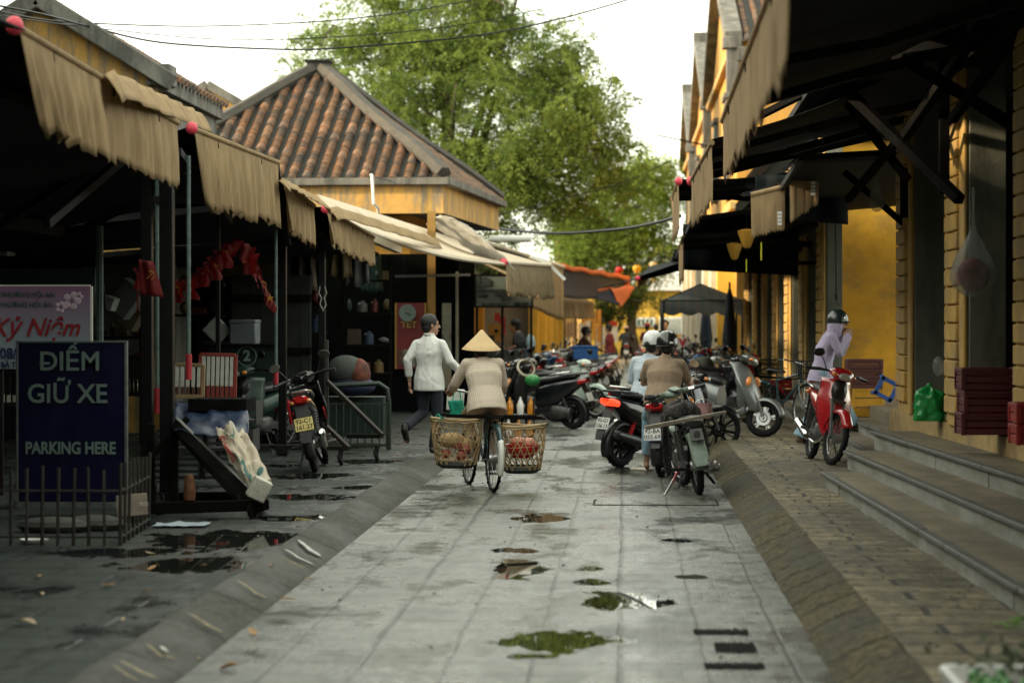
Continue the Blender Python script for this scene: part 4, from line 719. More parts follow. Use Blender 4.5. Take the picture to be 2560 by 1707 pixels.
def bike(label,loc,head=0,lean=0,steer=0,kind='cub',paint=blkp,trim=None,name='motorbike',tx=None,pm=None,prim=None,tail=None,exh=None,spr=None,spokes=5,group=None,stand=1,wb=.61,basket=0,mir=(1,1),mgm=None,rimm=None,cat='motorbike',pl_off=(0,0,0),decal=None,seat=seatm):
    """head: direction the bike faces, degrees clockwise from away-from-camera; built facing +Y"""
    t=T(name,label,cat,loc,0,group); t.rotation_euler=(0,R(lean),R(-head)); trim=trim or blkplastic; spr=spr or engm; exh=exh or chrome; tail=tail or lens_r
    sc=kind=='scooter'; r=.25 if sc else .29; tw=.05 if sc else .038; H=V((0,.40,.86)); ax=V((0,-.42,.9)).normalized()
    MS=Matrix.Translation(H)@Matrix.Rotation(R(-steer),4,ax)@Matrix.Translation(-H); RA=(0,-wb,r); FA=(0,wb+.02,r)
    wheel(t,RA,r,tw*1.1,spokes=spokes,rimm=rimm); wheel(t,FA,r,tw,MS,spokes=spokes,rimm=rimm,spinoff=.4)
    kw=dict(world=False)
    # fork
    b=MB()
    for s in(-1,1): b.tube([(s*.065,FA[1],FA[2]),(s*.07,FA[1]-.07,r+.2),(s*.07,.46,.68)],[.022,.02,.018],8)
    b.bar((-.09,FA[1],FA[2]),(.09,FA[1],FA[2]),.02); b.box((0,.455,.68),(.17,.05,.04)); b.xf(MS); b.build('fork',alu if kind!='cub' else engm,t,**kw)
    fender(t,FA,r+.035,.062 if not sc else .085,25 if not sc else 5,165,paint,MS,'front_fender',lip=.06)
    # handlebar
    b=MB(); hz=.98 if not sc else 1.04
    b.tube([(-.34,.27,hz-.01),(-.2,.33,hz+.01),(0,.37,hz),(.2,.33,hz+.01),(.34,.27,hz-.01)],.012,8)
    for s in (-1,1): b.tube([(s*.22,.325,hz+.008),(s*.35,.265,hz-.012)],.019,8); b.tube([(s*.16,.38,hz),(s*.33,.34,hz-.01)],.006,5)
    b.xf(MS); b.build('handlebar',blkplastic,t,**kw)
    hw=.11 if not sc else .13
    b=MB(); b.loft([(.27,hz-.0,.05,.02),(.31,hz+.01,hw*1.1,.045),(.40,hz,hw*1.25,.065),(.47,hz-.02,hw,.062),(.50,hz-.03,hw*.72,.045)],16,2.4); b.xf(MS); hc=b.build('headlight_cowl',paint,t,**kw)
    b=MB(); b.loft([(.46,hz-.025,hw*.74,.045),(.50,hz-.03,hw*.70,.043),(.52,hz-.035,hw*.45,.028)],16,2.2); b.xf(MS); b.build('headlight',lens_w,hc,**kw)
    for s in(-1,1): b=MB(); b.sphere((s*hw*.95,.455,hz-.02),1,10,6,(.035,.035,.025)); b.xf(MS); b.build('indicator',lens_o,hc,**kw)
    b=MB(); b.loft([(.28,hz+.045,.05,.006),(.36,hz+.058,.06,.01),(.40,hz+.05,.05,.006)],12); b.xf(MS); b.build('dial',blkplastic,hc,**kw)
    for s,on in zip((-1,1),mir):
        if on: mirrorp(t,(s*.16,.34,hz+.01),(s*.12,-.03,.17),MS,tilt=s*.25,gm=mgm)
    if sc:
        def sh(u,v):
            s=(u-.5)*2; z=.34+.66*v; w=.10+.11*math.sin(min(1,v*1.35)*math.pi*.62)-.06*max(0,v-.6)/.4*1; y=.62-.30*v+.05*math.sin(v*3.14)-.13*abs(s)**2.4; return (s*w*1.05,y,z)
        b=MB(); b.grid(sh,18,16); b.build('leg_shield',paint,t,sm=70,sol=.02,**kw)
        b=MB(); b.loft([(.30,.62,.13,.26),(.36,.64,.15,.29),(.42,.6,.12,.22)],16); b.build('inner_shield',trim,t,**kw)
        b=MB()
        for s in(-1,1): b.sphere((s*.125,.475,.74),1,10,8,(.035,.04,.07),M=Matrix.Rotation(R(-20*s),3,'Y'))
        b.build('indicator',lens_o,t,**kw)
        b=MB(); b.loft([(-.30,.33,.15,.07),(0,.29,.16,.05),(.3,.30,.15,.05),(.42,.36,.12,.07)],14,4); b.build('floorboard',trim,t,**kw)
        b=MB(); b.loft([(-.90,.80,.045,.035),(-.80,.76,.10,.07),(-.6,.68,.145,.13),(-.35,.58,.165,.20),(-.12,.52,.16,.21),(0,.50,.12,.18)],18,2.8); b.build('rear_body',paint,t,**kw)
        b=MB(); b.loft([(-.72,.845,.09,.03),(-.5,.84,.135,.045),(-.28,.79,.14,.05),(-.05,.755,.12,.05),(.03,.73,.07,.03)],16,2.6); b.build('seat',seat,t,**kw)
        b=MB(); b.tube([(-.1,-.45,.86),(-.13,-.68,.88),(-.08,-.86,.89),(.08,-.86,.89),(.13,-.68,.88),(.1,-.45,.86)],.014,8); b.build('grab_rail',silp if paint is silp else blkplastic,t,**kw)
        b=MB(); b.loft([(-.90,.78,.075,.03),(-.86,.77,.12,.045),(-.78,.75,.13,.05)],14); b.build('tail_light',tail,t,**kw)
        b=MB(); b.loft([(-.62,.26,.06,.09,-.07),(-.4,.28,.09,.11,-.07),(-.15,.3,.08,.10,-.05),(0,.33,.05,.07)],12); b.build('engine',engm,t,**kw)
        b=MB(); b.tube([(.12,-.1,.25),(.15,-.35,.27),(.155,-.42,.29)],.022,8); b.tube([(.155,-.42,.29),(.165,-.5,.31),(.18,-.88,.40),(.182,-.91,.41)],[.035,.062,.055,.03],14); b.build('exhaust',exh,t,**kw)
    else:
        def sh(u,v):
            s=(u-.5)*2; z=.30+.62*v; w=.105+.10*math.sin(min(1,v*1.25)*math.pi*.7)-.03*v; y=.42-.06*v+.06*math.sin(v*3.14)-.22*abs(s)**2.2*(.55+.5*math.sin(v*2.6)); return (s*w,y,z)
        b=MB(); b.grid(sh,18,14); ls=b.build('leg_shield',paint,t,sm=70,sol=.016,**kw)
        b=MB(); b.loft([(.24,.74,.05,.05),(.34,.78,.08,.10),(.42,.80,.085,.12),(.47,.76,.05,.08)],12); b.build('steering_cover',trim,t,**kw)
        if decal:
            b=MB(); 
            for s in(-1,1): 
                for k in range(3): b.prism([V((s*(.155+.004),.30-.05*k,.52+.02*k)),V((s*.16,.22-.05*k,.60+.02*k)),V((s*.16,.20-.05*k,.57+.02*k)),V((s*.16,.25-.05*k,.50+.02*k))],0,(s*.012,0,0))
            b.build('decal',decal,ls,**kw)
        b=MB(); b.loft([(-.84,.79,.03,.025),(-.72,.75,.085,.05),(-.5,.69,.115,.08),(-.22,.62,.12,.11),(0,.55,.095,.11),(.18,.60,.06,.08),(.30,.68,.05,.07)],16,2.6); b.build('rear_body',paint,t,**kw)
        b=MB(); b.loft([(-.70,.825,.08,.028),(-.45,.82,.12,.042),(-.2,.785,.12,.045),(.02,.765,.095,.045),(.10,.74,.05,.03)],16,2.6); b.build('seat',seat,t,**kw)
        b=MB(); b.tube([(-.09,-.5,.80),(-.12,-.72,.84),(-.07,-.88,.86),(.07,-.88,.86),(.12,-.72,.84),(.09,-.5,.80)],.013,8); b.build('grab_rail',chrome,t,**kw)
        b=MB(); b.loft([(-.87,.775,.05,.03),(-.84,.77,.085,.045),(-.76,.75,.09,.045)],12); tl=b.build('tail_light',tail,t,**kw)
        for s in(-1,1): b=MB(); b.sphere((s*.085,-.83,.75),1,8,6,(.03,.03,.022)); b.build('rear_indicator',lens_o,tl,**kw)
        b=MB(); b.loft([(-.22,.33,.07,.09),(-.1,.33,.11,.11),(.05,.33,.11,.10),(.14,.36,.06,.07),(.32,.40,.055,.055)],12,3.2); 
        for k in range(5): b.box((0,.18+.03*k,.38),(.15,.008,.13))
        b.build('engine',engm,t,**kw)
        b=MB(); b.tube([(.03,.3,.36),(.1,.22,.24),(.11,0,.2),(.12,-.3,.24)],.016,8); b.tube([(.12,-.3,.24),(.125,-.36,.26),(.15,-.85,.40),(.152,-.88,.41)],[.02,.045,.046,.02],12); b.build('exhaust',exh,t,**kw)
        b=MB()
        for s in(-1,1): b.bar((s*.06,-.05,.33),(s*.07,RA[1],RA[2]),.03,.045)
        b.bar((-.08,0,.35),(-.08,RA[1]-.06,RA[2]),.02,.09); b.bar((-.2,.02,.26),(.2,.02,.26),.022); 
        for s in(-1,1): b.tube([(s*.16,.02,.26),(s*.24,.02,.265)],.02,8); b.tube([(s*.12,-.33,.33),(s*.21,-.35,.35)],.017,8)
        b.build('swing_arm',engm,t,**kw)
    b=MB()
    for s in (-1,1): b.tube([(s*.095,RA[1]+.02,r+.03),(s*.10,-.42,.66)],.014,6); spring(b,(s*.096,RA[1]+.03,r+.08),(s*.10,-.44,.62),.027,9)
    b.build('shock_absorber',spr,t,**kw)
    fender(t,RA,r+.045,.055 if not sc else .075,205,60,blkplastic,nm='rear_fender')
    b=MB(); b.prism([(-.07,-.80,.72),(.07,-.80,.72),(.06,-.955,.42),(.045,-.985,.33),(-.045,-.985,.33),(-.06,-.955,.42)],0,(0,-.012,0)); b.build('mud_flap',blkplastic,t,**kw)
    if tx: plate(t,V((0,-.93,.52))+V(pl_off),tx,pm or pwhite,tilt=-20,rim=prim)
    elif pm: plate(t,V((0,-.93,.52)),(),pm,tilt=-20)
    if stand: b=MB(); b.tube([(-.1,-.02,.26),(-.2,-.06,.02)],.011,6); b.box((-.21,-.06,.012),(.06,.03,.012)); b.build('side_stand',engm,t,**kw)
    if basket:
        b=MB(); n=10
        for i in range(n+1):
            for k in (0,1): b.bar((-.16+.32*i/n,.50+k*.24,.72),(-.18+.36*i/n,.48+k*.28,.95),.006)
            b.bar((-.16,.50+.24*i/n,.72),(-.18,.48+.28*i/n,.95),.006); b.bar((.16,.50+.24*i/n,.72),(.18,.48+.28*i/n,.95),.006)
        for z,k in((.72,0),(.8,.3),(.88,.7),(.95,1)): 
            w=.16+.02*k; f0=.5-.02*k; f1=.74+.02*k; b.tube([(-w,f0,z),(w,f0,z),(w,f1,z),(-w,f1,z),(-w,f0,z)],.006,5)
        b.box((0,.62,.72),(.32,.24,.01)); b.xf(MS); b.build('front_basket',black,t,**kw)
    return t
# the individually seen ones -------------------------------------------------
def mid(rear,front): return ((rear[0]+front[0])/2,(rear[1]+front[1])/2,rear[2])
p=G(783,1180,ZL); bike('black and red motorbike with a yellow plate leaning on its stand by the left stalls',(p.x-.02,p.y+.62,ZL),head=-4,lean=-11,steer=-14,paint=blkp,tx=('92-C1','161.27'),pm=pyel,exh=chrome,spokes='wire',group=None,mir=(1,1),decal=redp)
p=G(1559,1168); s1=bike('black scooter with a lit red tail light and white plate 156.13',(p.x+.36,p.y+.50,.0),head=42,lean=3,steer=0,kind='scooter',tx=('92-G1','156.13'),pm=pwhite,tail=lens_lit,exh=blkplastic,spr=redspring,spokes=8,rimm=black,mgm=mat('gold_mirror',(.85,.6,.25),.05,1),stand=0)
p=G(1662,1192); s2=bike('black scooter with a dark red tail lamp and blue-rimmed plate 055.69',(p.x+.06,p.y+.60,.0),head=9,lean=-2,steer=6,kind='scooter',tx=('92-BA','055.69'),pm=pwhite,prim=bluep,exh=blkplastic,spokes=8,rimm=black,stand=0,pl_off=(-.03,-.05,-.04),mir=(0,1))
p=G(1794,1134); bike('black motorbike, its front wheel poking out right of the old motorcycle',(p.x-.55,p.y+.35,.0),head=70,lean=-4,steer=20,paint=blkp,spokes=8,rimm=black)
p=G(1902,1093,ZR); bike('silver grey scooter parked side-on on the right pavement',(p.x-.52,p.y+.35,ZR),head=122,lean=-3,steer=-18,kind='scooter',paint=silp,trim=silp,exh=alu,spokes=5,mir=(1,0),wb=.64)
p=G(2086,1163,ZR); bike('red motorbike facing the camera beside the stone steps, one mirror raised',(p.x-.09,p.y+.62,ZR),head=173,lean=-8,steer=-12,paint=redp,exh=chrome,spokes='wire',mir=(0,1),decal=blkp,wb=.60)
p=G(1440,1072); bike('black scooter parked tail-out at the near end of the left motorbike row',(p.x-.58,p.y+.25,.0),head=-62,lean=-4,kind='scooter',paint=blkp,exh=blkplastic,pm=pwhite,rimm=black,spokes=5)
p=G(1477,1046); bike('pale green and white motorbike, front wheel into the street, behind the tail-out black scooter',(p.x-.5,p.y+.25,.0),head=112,lean=-4,steer=15,paint=grnp,trim=white,spokes='wire')
# copies for the two rows
protos=[]
def proto(**k): 
    o=bike('x',(0,-50,-50),**k); protos.append(o); return o
proto(paint=blkp,kind='cub',spokes=5,pm=pwhite); proto(paint=redp,kind='cub',spokes=5,basket=1,pm=pwhite); proto(paint=silp,kind='scooter',exh=blkplastic,pm=pwhite); proto(paint=bluep,kind='scooter',exh=blkplastic,pm=pwhite); proto(paint=mat('white_bike_paint',(.6,.6,.57),.25,coat=.6),kind='scooter',exh=blkplastic); proto(paint=blkp,kind='scooter',trim=redp,pm=pwhite)
used=set(); cname=['black','red basket','silver','blue','white','black and red']
def place(i,x,y,z,head,lean,label,group):
    o=protos[i] if i not in used else copy_tree(protos[i]); used.add(i); o.location=(x,y,z); o.rotation_euler=(0,R(lean),R(-head)); o['label']=label; o['group']=group; return o
random.seed(5); ordn=['second','third','fourth','fifth','sixth','seventh','eighth','ninth','tenth','eleventh','twelfth','thirteenth','fourteenth','fifteenth','sixteenth','seventeenth','eighteenth']
LG='motorbikes parked in a row along the left of the street'
for k,(i,x,y,h) in enumerate([(0,-1.75,41.3,-75),(1,-1.5,43.6,-80),(5,-1.3,45.2,-70),(0,-2.15,44.6,100),(2,-1.35,47.0,-78),(3,-1.2,48.8,-72),(0,-2.1,47.6,-85),(5,-1.25,50.6,-76),(1,-1.15,52.5,-80),(0,-2.0,52,-60),(4,-1.2,54.6,-70),(2,-1.1,57,-80),(0,-1.0,59.5,-75),(1,-1.1,62,-82),(3,-1.0,65,-75)]):
    place(i,x,y,0.0 if x>-2.3 else ZL,h+U(-6,6),U(-7,-2),f'{cname[i]} motorbike, {ordn[k]} back from the near end of the left row',LG)
RG='motorbikes parked in a row along the right of the street'
for k,(i,x,y,h) in enumerate([(0,1.35,35.5,60),(1,1.65,38.2,75),(4,1.2,41.0,70),(3,1.0,44.0,78),(2,1.55,46.5,72),(1,1.3,49.5,80),(0,1.2,52.5,70),(5,1.3,56,75),(4,1.25,60,80),(2,1.2,64,78),(1,1.3,68,75),(3,1.2,73,80),(0,1.3,78,75)]):
    place(i,x,y,ZR if x>1.25 else .02,h+U(-6,6),U(-7,-2),f'{cname[i]} motorbike, {ordn[k]} back in the right row beyond the silver scooter',RG)
# dark motorbike half hidden behind the left gates
bike('dark unlit motorbike with red springs half hidden behind the black and red one',(P(640,1040,29).x,29,ZL),head=205,lean=-6,steer=25,spr=redspring,paint=mat('dark_green_paint',(.02,.045,.035),.4),spokes='wire',mir=(1,1))
# old motorcycle ------------------------------------------------------------
def oldbike():
    p=G(1750,1236); q=V((p.x-.16,p.y+1.2,0)); loc=((p.x+q.x)/2,(p.y+q.y)/2,0); t=T('old_motorcycle','worn old motorcycle with a floral cloth over its seat and two metal rails tied across','motorcycle',loc); t.rotation_euler=(0,R(-7),R(7)); kw=dict(world=False)
    H=V((0,.42,.8)); MS=Matrix.Translation(H)@Matrix.Rotation(R(14),4,V((0,-.4,.9)).normalized())@Matrix.Translation(-H)
    wheel(t,(0,-.6,.29),.29,.042,spokes='wire'); wheel(t,(0,.62,.29),.29,.038,MS,spokes='wire')
    b=MB(); 
    for s in(-1,1): b.tube([(s*.08,.62,.29),(s*.085,.44,.9)],.02,8); 
    b.xf(MS); b.build('fork',engm,t,**kw)
    fender(t,(0,.62,.29),.335,.06,30,160,oldgrn,MS,'front_fender')
    fender(t,(0,-.6,.29),.345,.075,185,60,oldgrn,nm='rear_fender',lip=.03)
    b=MB(); b.prism([(-.075,-.80,.62),(.075,-.80,.62),(.08,-.97,.40),(.06,-.985,.30),(-.06,-.985,.30),(-.08,-.97,.40)],0,(0,-.015,0)); b.build('mud_guard',oldgrn,t,bev=.006,**kw)
    b=MB(); b.box((0,-.90,.60),(.12,.02,.12),M=Matrix.Rotation(R(-25),3,'X')); b.tube([(0,-.915,.61),(0,-.93,.61)],.03,12); b.build('plate_bracket',engm,t,**kw)
    hz=.97; b=MB(); b.loft([(.26,hz-.02,.03,.02),(.33,hz,.12,.035),(.40,hz-.01,.13,.04),(.46,hz-.02,.07,.03)],14); b.tube([(-.16,.34,hz),(0,.37,hz),(.16,.34,hz)],.03,10); b.xf(MS); hb=b.build('handlebar',oldgrn,t,**kw)
    b=MB(); 
    for s in(-1,1): b.tube([(s*.15,.345,hz),(s*.22,.32,hz)],.025,10)
    b.xf(MS); b.build('clamp',chrome,hb,**kw)
    b=MB(); 
    for s in(-1,1): b.tube([(s*.2,.325,hz),(s*.33,.28,hz+.012)],.019,10)
    b.xf(MS); b.build('grip',blkplastic,hb,**kw)
    b=MB(); b.loft([(.20,hz+.025,.04,.008),(.34,hz+.045,.05,.018),(.38,hz+.03,.04,.01)],12,3); b.xf(MS); b.build('dial',oldgrn,hb,**kw)
    b=MB(); b.loft([(.44,hz-.08,.08,.08),(.52,hz-.08,.085,.085),(.56,hz-.08,.05,.05)],14,2); b.xf(MS); b.build('headlight',chrome,t,**kw)
    b=MB(); b.loft([(-.08,.72,.05,.05),(.1,.76,.12,.09),(.28,.78,.10,.08),(.36,.78,.05,.05)],14,2.3); b.build('fuel_tank',oldgrn,t,**kw)
    b=MB(); b.loft([(-.75,.70,.10,.03),(-.6,.73,.13,.045),(-.3,.72,.13,.045),(-.05,.72,.08,.035)],14); b.build('seat',seatm,t,**kw)
    b=MB()
    for s in(-1,1): b.bar((s*.07,-.05,.33),(s*.075,-.6,.29),.03,.04); b.bar((s*.08,-.75,.66),(s*.06,0,.6),.03,.03); b.bar((0,.40,.75),(s*.06,.12,.3),.028); b.bar((s*.06,.12,.3),(s*.06,-.15,.28),.028); b.bar((s*.06,-.15,.28),(s*.07,-.25,.65),.028)
    b.build('frame_tubes',black,t,**kw)
    b=MB(); 
    for s in(-1,1): b.tube([(s*.12,-.59,.33),(s*.13,-.50,.68)],.018,8); spring(b,(s*.12,-.585,.36),(s*.13,-.505,.64),.036,12,.007)
    b.build('shock_absorber',engm,t,**kw)
    b=MB(); b.loft([(-.2,.32,.09,.1),(0,.33,.13,.12),(.12,.36,.07,.08),(.28,.42,.06,.06)],12,3.2)
    for k in range(6): b.box((0,.14+.026*k,.40),(.15,.007,.14))
    b.sphere((.13,-.02,.30),.09,12,8,(.5,1,1)); b.build('engine',engm,t,**kw)
    b=MB(); b.tube([(.04,.26,.4),(.11,.2,.22),(.13,-.1,.2),(.14,-.3,.22)],.018,8); b.tube([(.14,-.3,.22),(.145,-.36,.23),(.16,-.78,.27),(.165,-.83,.275)],[.02,.05,.055,.028],12); b.build('exhaust',alu,t,**kw)
    for s in(-1,1):
        for q_ in (((s*.08,.0,.23),(s*.26,.0,.24)),((s*.08,-.42,.25),(s*.22,-.46,.26))): b=MB(); b.tube(q_,.017,8); b.build('footpeg',blkplastic,t,**kw)
        b=MB(); b.bar((s*.08,-.3,.26),(s*.18,-.48,.08),.02); b.build('centre_stand_leg',blkplastic,t,**kw)
    b=MB(); b.tube([(-.09,-.15,.26),(-.22,-.42,.14)],.014,8); b.build('side_stand_arm',mat('red_grip',(.35,.02,.03),.5),t,**kw)
    b=MB(); b.tube([(-.2,-.38,.16),(-.34,-.62,.035)],.013,8); b.box((-.345,-.63,.03),(.09,.05,.012)); b.build('side_stand',alu,t,**kw)
    b=MB(); b.box((-.10,-.3,.29),(.012,.62,.05)); b.build('chain_guard',engm,t,**kw)
    return t,loc
ob_,obl=oldbike()
fl=bpy.data.materials.new('floral_cloth'); fl.use_nodes=True; n=fl.node_tree; N=n.nodes.new; L=n.links.new; vo=N('ShaderNodeTexVoronoi'); vo.inputs['Scale'].default_value=55; tc=N('ShaderNodeTexCoord'); L(tc.outputs['Object'],vo.inputs['Vector'])
cr=N('ShaderNodeValToRGB'); cr.color_ramp.interpolation='CONSTANT'; e=cr.color_ramp.elements; e[0].color=(.45,.3,.22,1); e[1].position=.20; e[1].color=(.015,.014,.016,1); L(vo.outputs['Distance'],cr.inputs[0])
mx=N('ShaderNodeMixRGB'); mx.blend_type='MULTIPLY'; mx.inputs[0].default_value=.6; L(cr.outputs[0],mx.inputs[1]); L(vo.outputs['Color'],mx.inputs[2]); L(mx.outputs[0],n.nodes['Principled BSDF'].inputs['Base Color']); n.nodes['Principled BSDF'].inputs['Roughness'].default_value=.85
cl=T('cloth','dark floral cloth bundled over the seat of the old motorcycle','cloth',(obl[0],obl[1],.7)); b=MB(); cc=V((obl[0]-.10,obl[1]-.25,.80))
def bun(u,v):
    a=u*6.283; t=v*math.pi/2; r=.17*math.sin(t)*(1+.10*math.sin(a*3+1)+.06*math.sin(a*7)); return (cc.x+r*math.cos(a)*1.05,cc.y+r*math.sin(a)*1.5,cc.z+.10*math.cos(t)+.015*math.sin(a*5+v*6)-.03*(v>.9)-.08*max(0,v-.7))
b.grid(bun,40,12); b.grid(lambda u,v:(cc.x-.15-.035*math.sin(v*3+u*3)+.03*math.sin(u*12)*.5-.0*v,cc.y-.28+.36*u*(1-v*.75)+.05*v,cc.z-.02-v*(.62-.12*abs(u-.4))),16,24); b.build('cloth_bundle',fl,cl,sm=80,sol=.006)
rr=T('metal_rails','two long metal rails lying across the tail of the old motorcycle','rails',(obl[0],obl[1]-.4,.66),group=None)
A_=P(1612,1068,22.75);B_=P(1822,1030,23.3); 
for k in range(2):
    b=MB(); b.bar(A_+V((.02*k,.16*k,-.018*k)),(B_+V((-.03-.03*k,.16*k,-.012*k))),.026,.026); b.build('rail',mat('pale_worn_rail',(.26,.23,.18),.5,var=.3,vs=9),rr,bev=.003)
bk=T('plastic_bucket','pink and grey bucket strapped behind the handlebar of the old motorcycle','bucket',(obl[0]+.12,obl[1]+.05,.72)); b=MB(); b.lathe([(.0,0),(.07,0),(.085,.14),(.09,.14),(.09,.15),(.08,.15)],V((obl[0]+.14,obl[1]+.0,.72)),n=20); b.build('shell',mat('dusty_pink',(.45,.25,.25),.5),bk); b=MB(); b.tube([V((obl[0]+.14+.09*math.cos(a),obl[1],.86+.05*math.sin(a))) for a in [i*math.pi/8 for i in range(9)]],.005,6); b.build('handle',chrome,bk)
# ---------------- people ----------------
skin=mat('skin',(.36,.20,.13),.55,var=.08,vs=8); hairm=mat('black_hair',(.006,.005,.005),.6,var=.4,vs=30,bump=.4,bs=70)
_tex=bpy.data.textures.new('cloth_folds','CLOUDS'); _tex.noise_scale=.13; _tex.noise_depth=2
def clothmat(name,c,bump=.35,bs=9,**k):
    bump=min(1,bump*1.5); bs=bs*.75
    m=mat(name,c,.85,var=k.pop('var',.07),vs=4,**k)
    n=m.node_tree; N=n.nodes.new; L=n.links.new; tc=N('ShaderNodeTexCoord'); no=N('ShaderNodeTexNoise'); no.inputs['Scale'].default_value=bs; no.inputs['Detail'].default_value=3; no.inputs['Distortion'].default_value=1.2
    mp=N('ShaderNodeMapping'); mp.inputs['Scale'].default_value=(1,1,.55); L(tc.outputs['Object'],mp.inputs[0]); L(mp.outputs[0],no.inputs['Vector']); bp=N('ShaderNodeBump'); bp.inputs['Strength'].default_value=bump; bp.inputs['Distance'].default_value=.05; L(no.outputs[0],bp.inputs['Height']); L(bp.outputs[0],n.nodes['Principled BSDF'].inputs['Normal']); return m
def organic(b,name,m,par,vox,disp=0,smooth=3):
    o=b.build(name,m,par,world=False,sm=180); r=o.modifiers.new('remesh','REMESH'); r.mode='VOXEL'; r.voxel_size=vox; r.use_smooth_shade=True
    if smooth: s=o.modifiers.new('smooth','SMOOTH'); s.iterations=smooth; s.factor=.5
    if disp: d=o.modifiers.new('folds','DISPLACE'); d.texture=_tex; d.strength=disp; d.mid_level=.5; d.texture_coords='LOCAL'
    return o
def ringtube(b,secs,right,n=16):
    """secs: (point, half width along right, half depth)"""
    vs=[];k=len(secs); fs=[]
    for i,(p,w,d) in enumerate(secs):
        p=V(p); t=(V(secs[min(i+1,k-1)][0])-V(secs[max(i-1,0)][0])).normalized(); x=(V(right)-t*V(right).dot(t)).normalized(); y=t.cross(x)
        for j in range(n): a=2*math.pi*j/n; vs.append(p+x*math.cos(a)*w+y*math.sin(a)*d)
    for i in range(k-1):
        for j in range(n): a=i*n+j;c=i*n+(j+1)%n; fs.append((a,c,c+n,a+n))
    fs.append(tuple(range(n))[::-1]); fs.append(tuple((k-1)*n+j for j in range(n))); b.add(vs,fs)
def hand(b,w,d,palm_n,curl=.5,s=1,side=1):
    """wrist w, direction d, palm normal"""
    w=V(w); d=V(d).normalized(); n=V(palm_n); n=(n-d*n.dot(d)).normalized(); x=d.cross(n)*side; c=w+d*.045*s
    b.sphere(c,1,10,8,(1,1,1),M=Matrix((x*.042*s,d*.055*s,n*.018*s)).transposed())
    for i,(ox,l) in enumerate(((-.030,.060),(-.010,.074),(.010,.070),(.029,.054))):
        p=w+d*.08*s+x*ox*s; pts=[p]; a=0
        for k in range(3): a+=curl*(.6+.1*i); p=p+(d*math.cos(a)+n*math.sin(a))*l*s/3*1.1; pts.append(p)
        b.tube(pts,[.010*s,.0095*s,.0088*s,.0065*s],7)
    p=w+d*.02*s-x*.032*s; b.tube([p,p+d*.025*s-x*.022*s+n*.01*s,p+d*.052*s-x*.024*s+n*.022*s],[.013*s,.0105*s,.008*s],7)
def head(b,c,f,s=1,up=(0,0,1)):
    f=V(f).normalized(); u=V(up).normalized(); f=(f-u*f.dot(u)).normalized(); x=f.cross(u); M=Matrix((x,f,u)).transposed(); c=V(c); q=lambda a,e,g: c+M@V((a*s,e*s,g*s))
    b.sphere(q(0,-.01,.025),1,16,12,M=M@Matrix.Diagonal((.078*s,.095*s,.095*s))); b.sphere(q(0,.02,-.045),1,12,10,M=M@Matrix.Diagonal((.056*s,.068*s,.072*s)))
    b.capsule(q(0,.088,.01),q(0,.108,-.028),.011*s,.016*s,8); b.sphere(q(0,.075,-.068),.022*s,8,6,(1.2,.8,.45)); b.sphere(q(0,.062,-.098),.026*s,8,6); b.capsule(q(-.04,.078,.028),q(.04,.078,.028),.011*s,.011*s)
    for e in(-1,1): b.sphere(q(e*.078,-.005,-.01),1,8,6,M=M@Matrix.Rotation(R(12*e),3,'Z')@Matrix.Diagonal((.009*s,.018*s,.032*s)))
    return q,M
def face_bits(par,q,M,s=1):
    b=MB()
    for e in(-1,1): b.sphere(q(e*.031,.083,.008),1,8,6,M=M@Matrix.Diagonal((.013*s,.006*s,.007*s)))
    b.build('eyes',mat('dark_eye',(.02,.015,.012),.2),par,world=False); b=MB(); b.capsule(q(-.022,.094,-.07),q(.022,.094,-.07),.006*s,.006*s); b.build('mouth',mat('lips',(.30,.11,.09),.5),par,world=False)
J0=dict(pel=(0,0,.90),ch=(0,0,1.20),nk=(0,-.01,1.38),hd=(0,.015,1.53),hf=(0,1,0),
  shl=(-.17,0,1.34),shr=(.17,0,1.34),ell=(-.23,-.03,1.08),elr=(.23,-.03,1.08),wrl=(-.25,.05,.84),wrr=(.25,.05,.84),hdl=(0,.15,-1),hdr=(0,.15,-1),
  hil=(-.085,0,.88),hir=(.085,0,.88),knl=(-.095,.03,.48),knr=(.095,.03,.48),anl=(-.1,-.02,.08),anr=(.1,-.02,.08),tol=(-.11,.16,.03),tor=(.11,.16,.03))
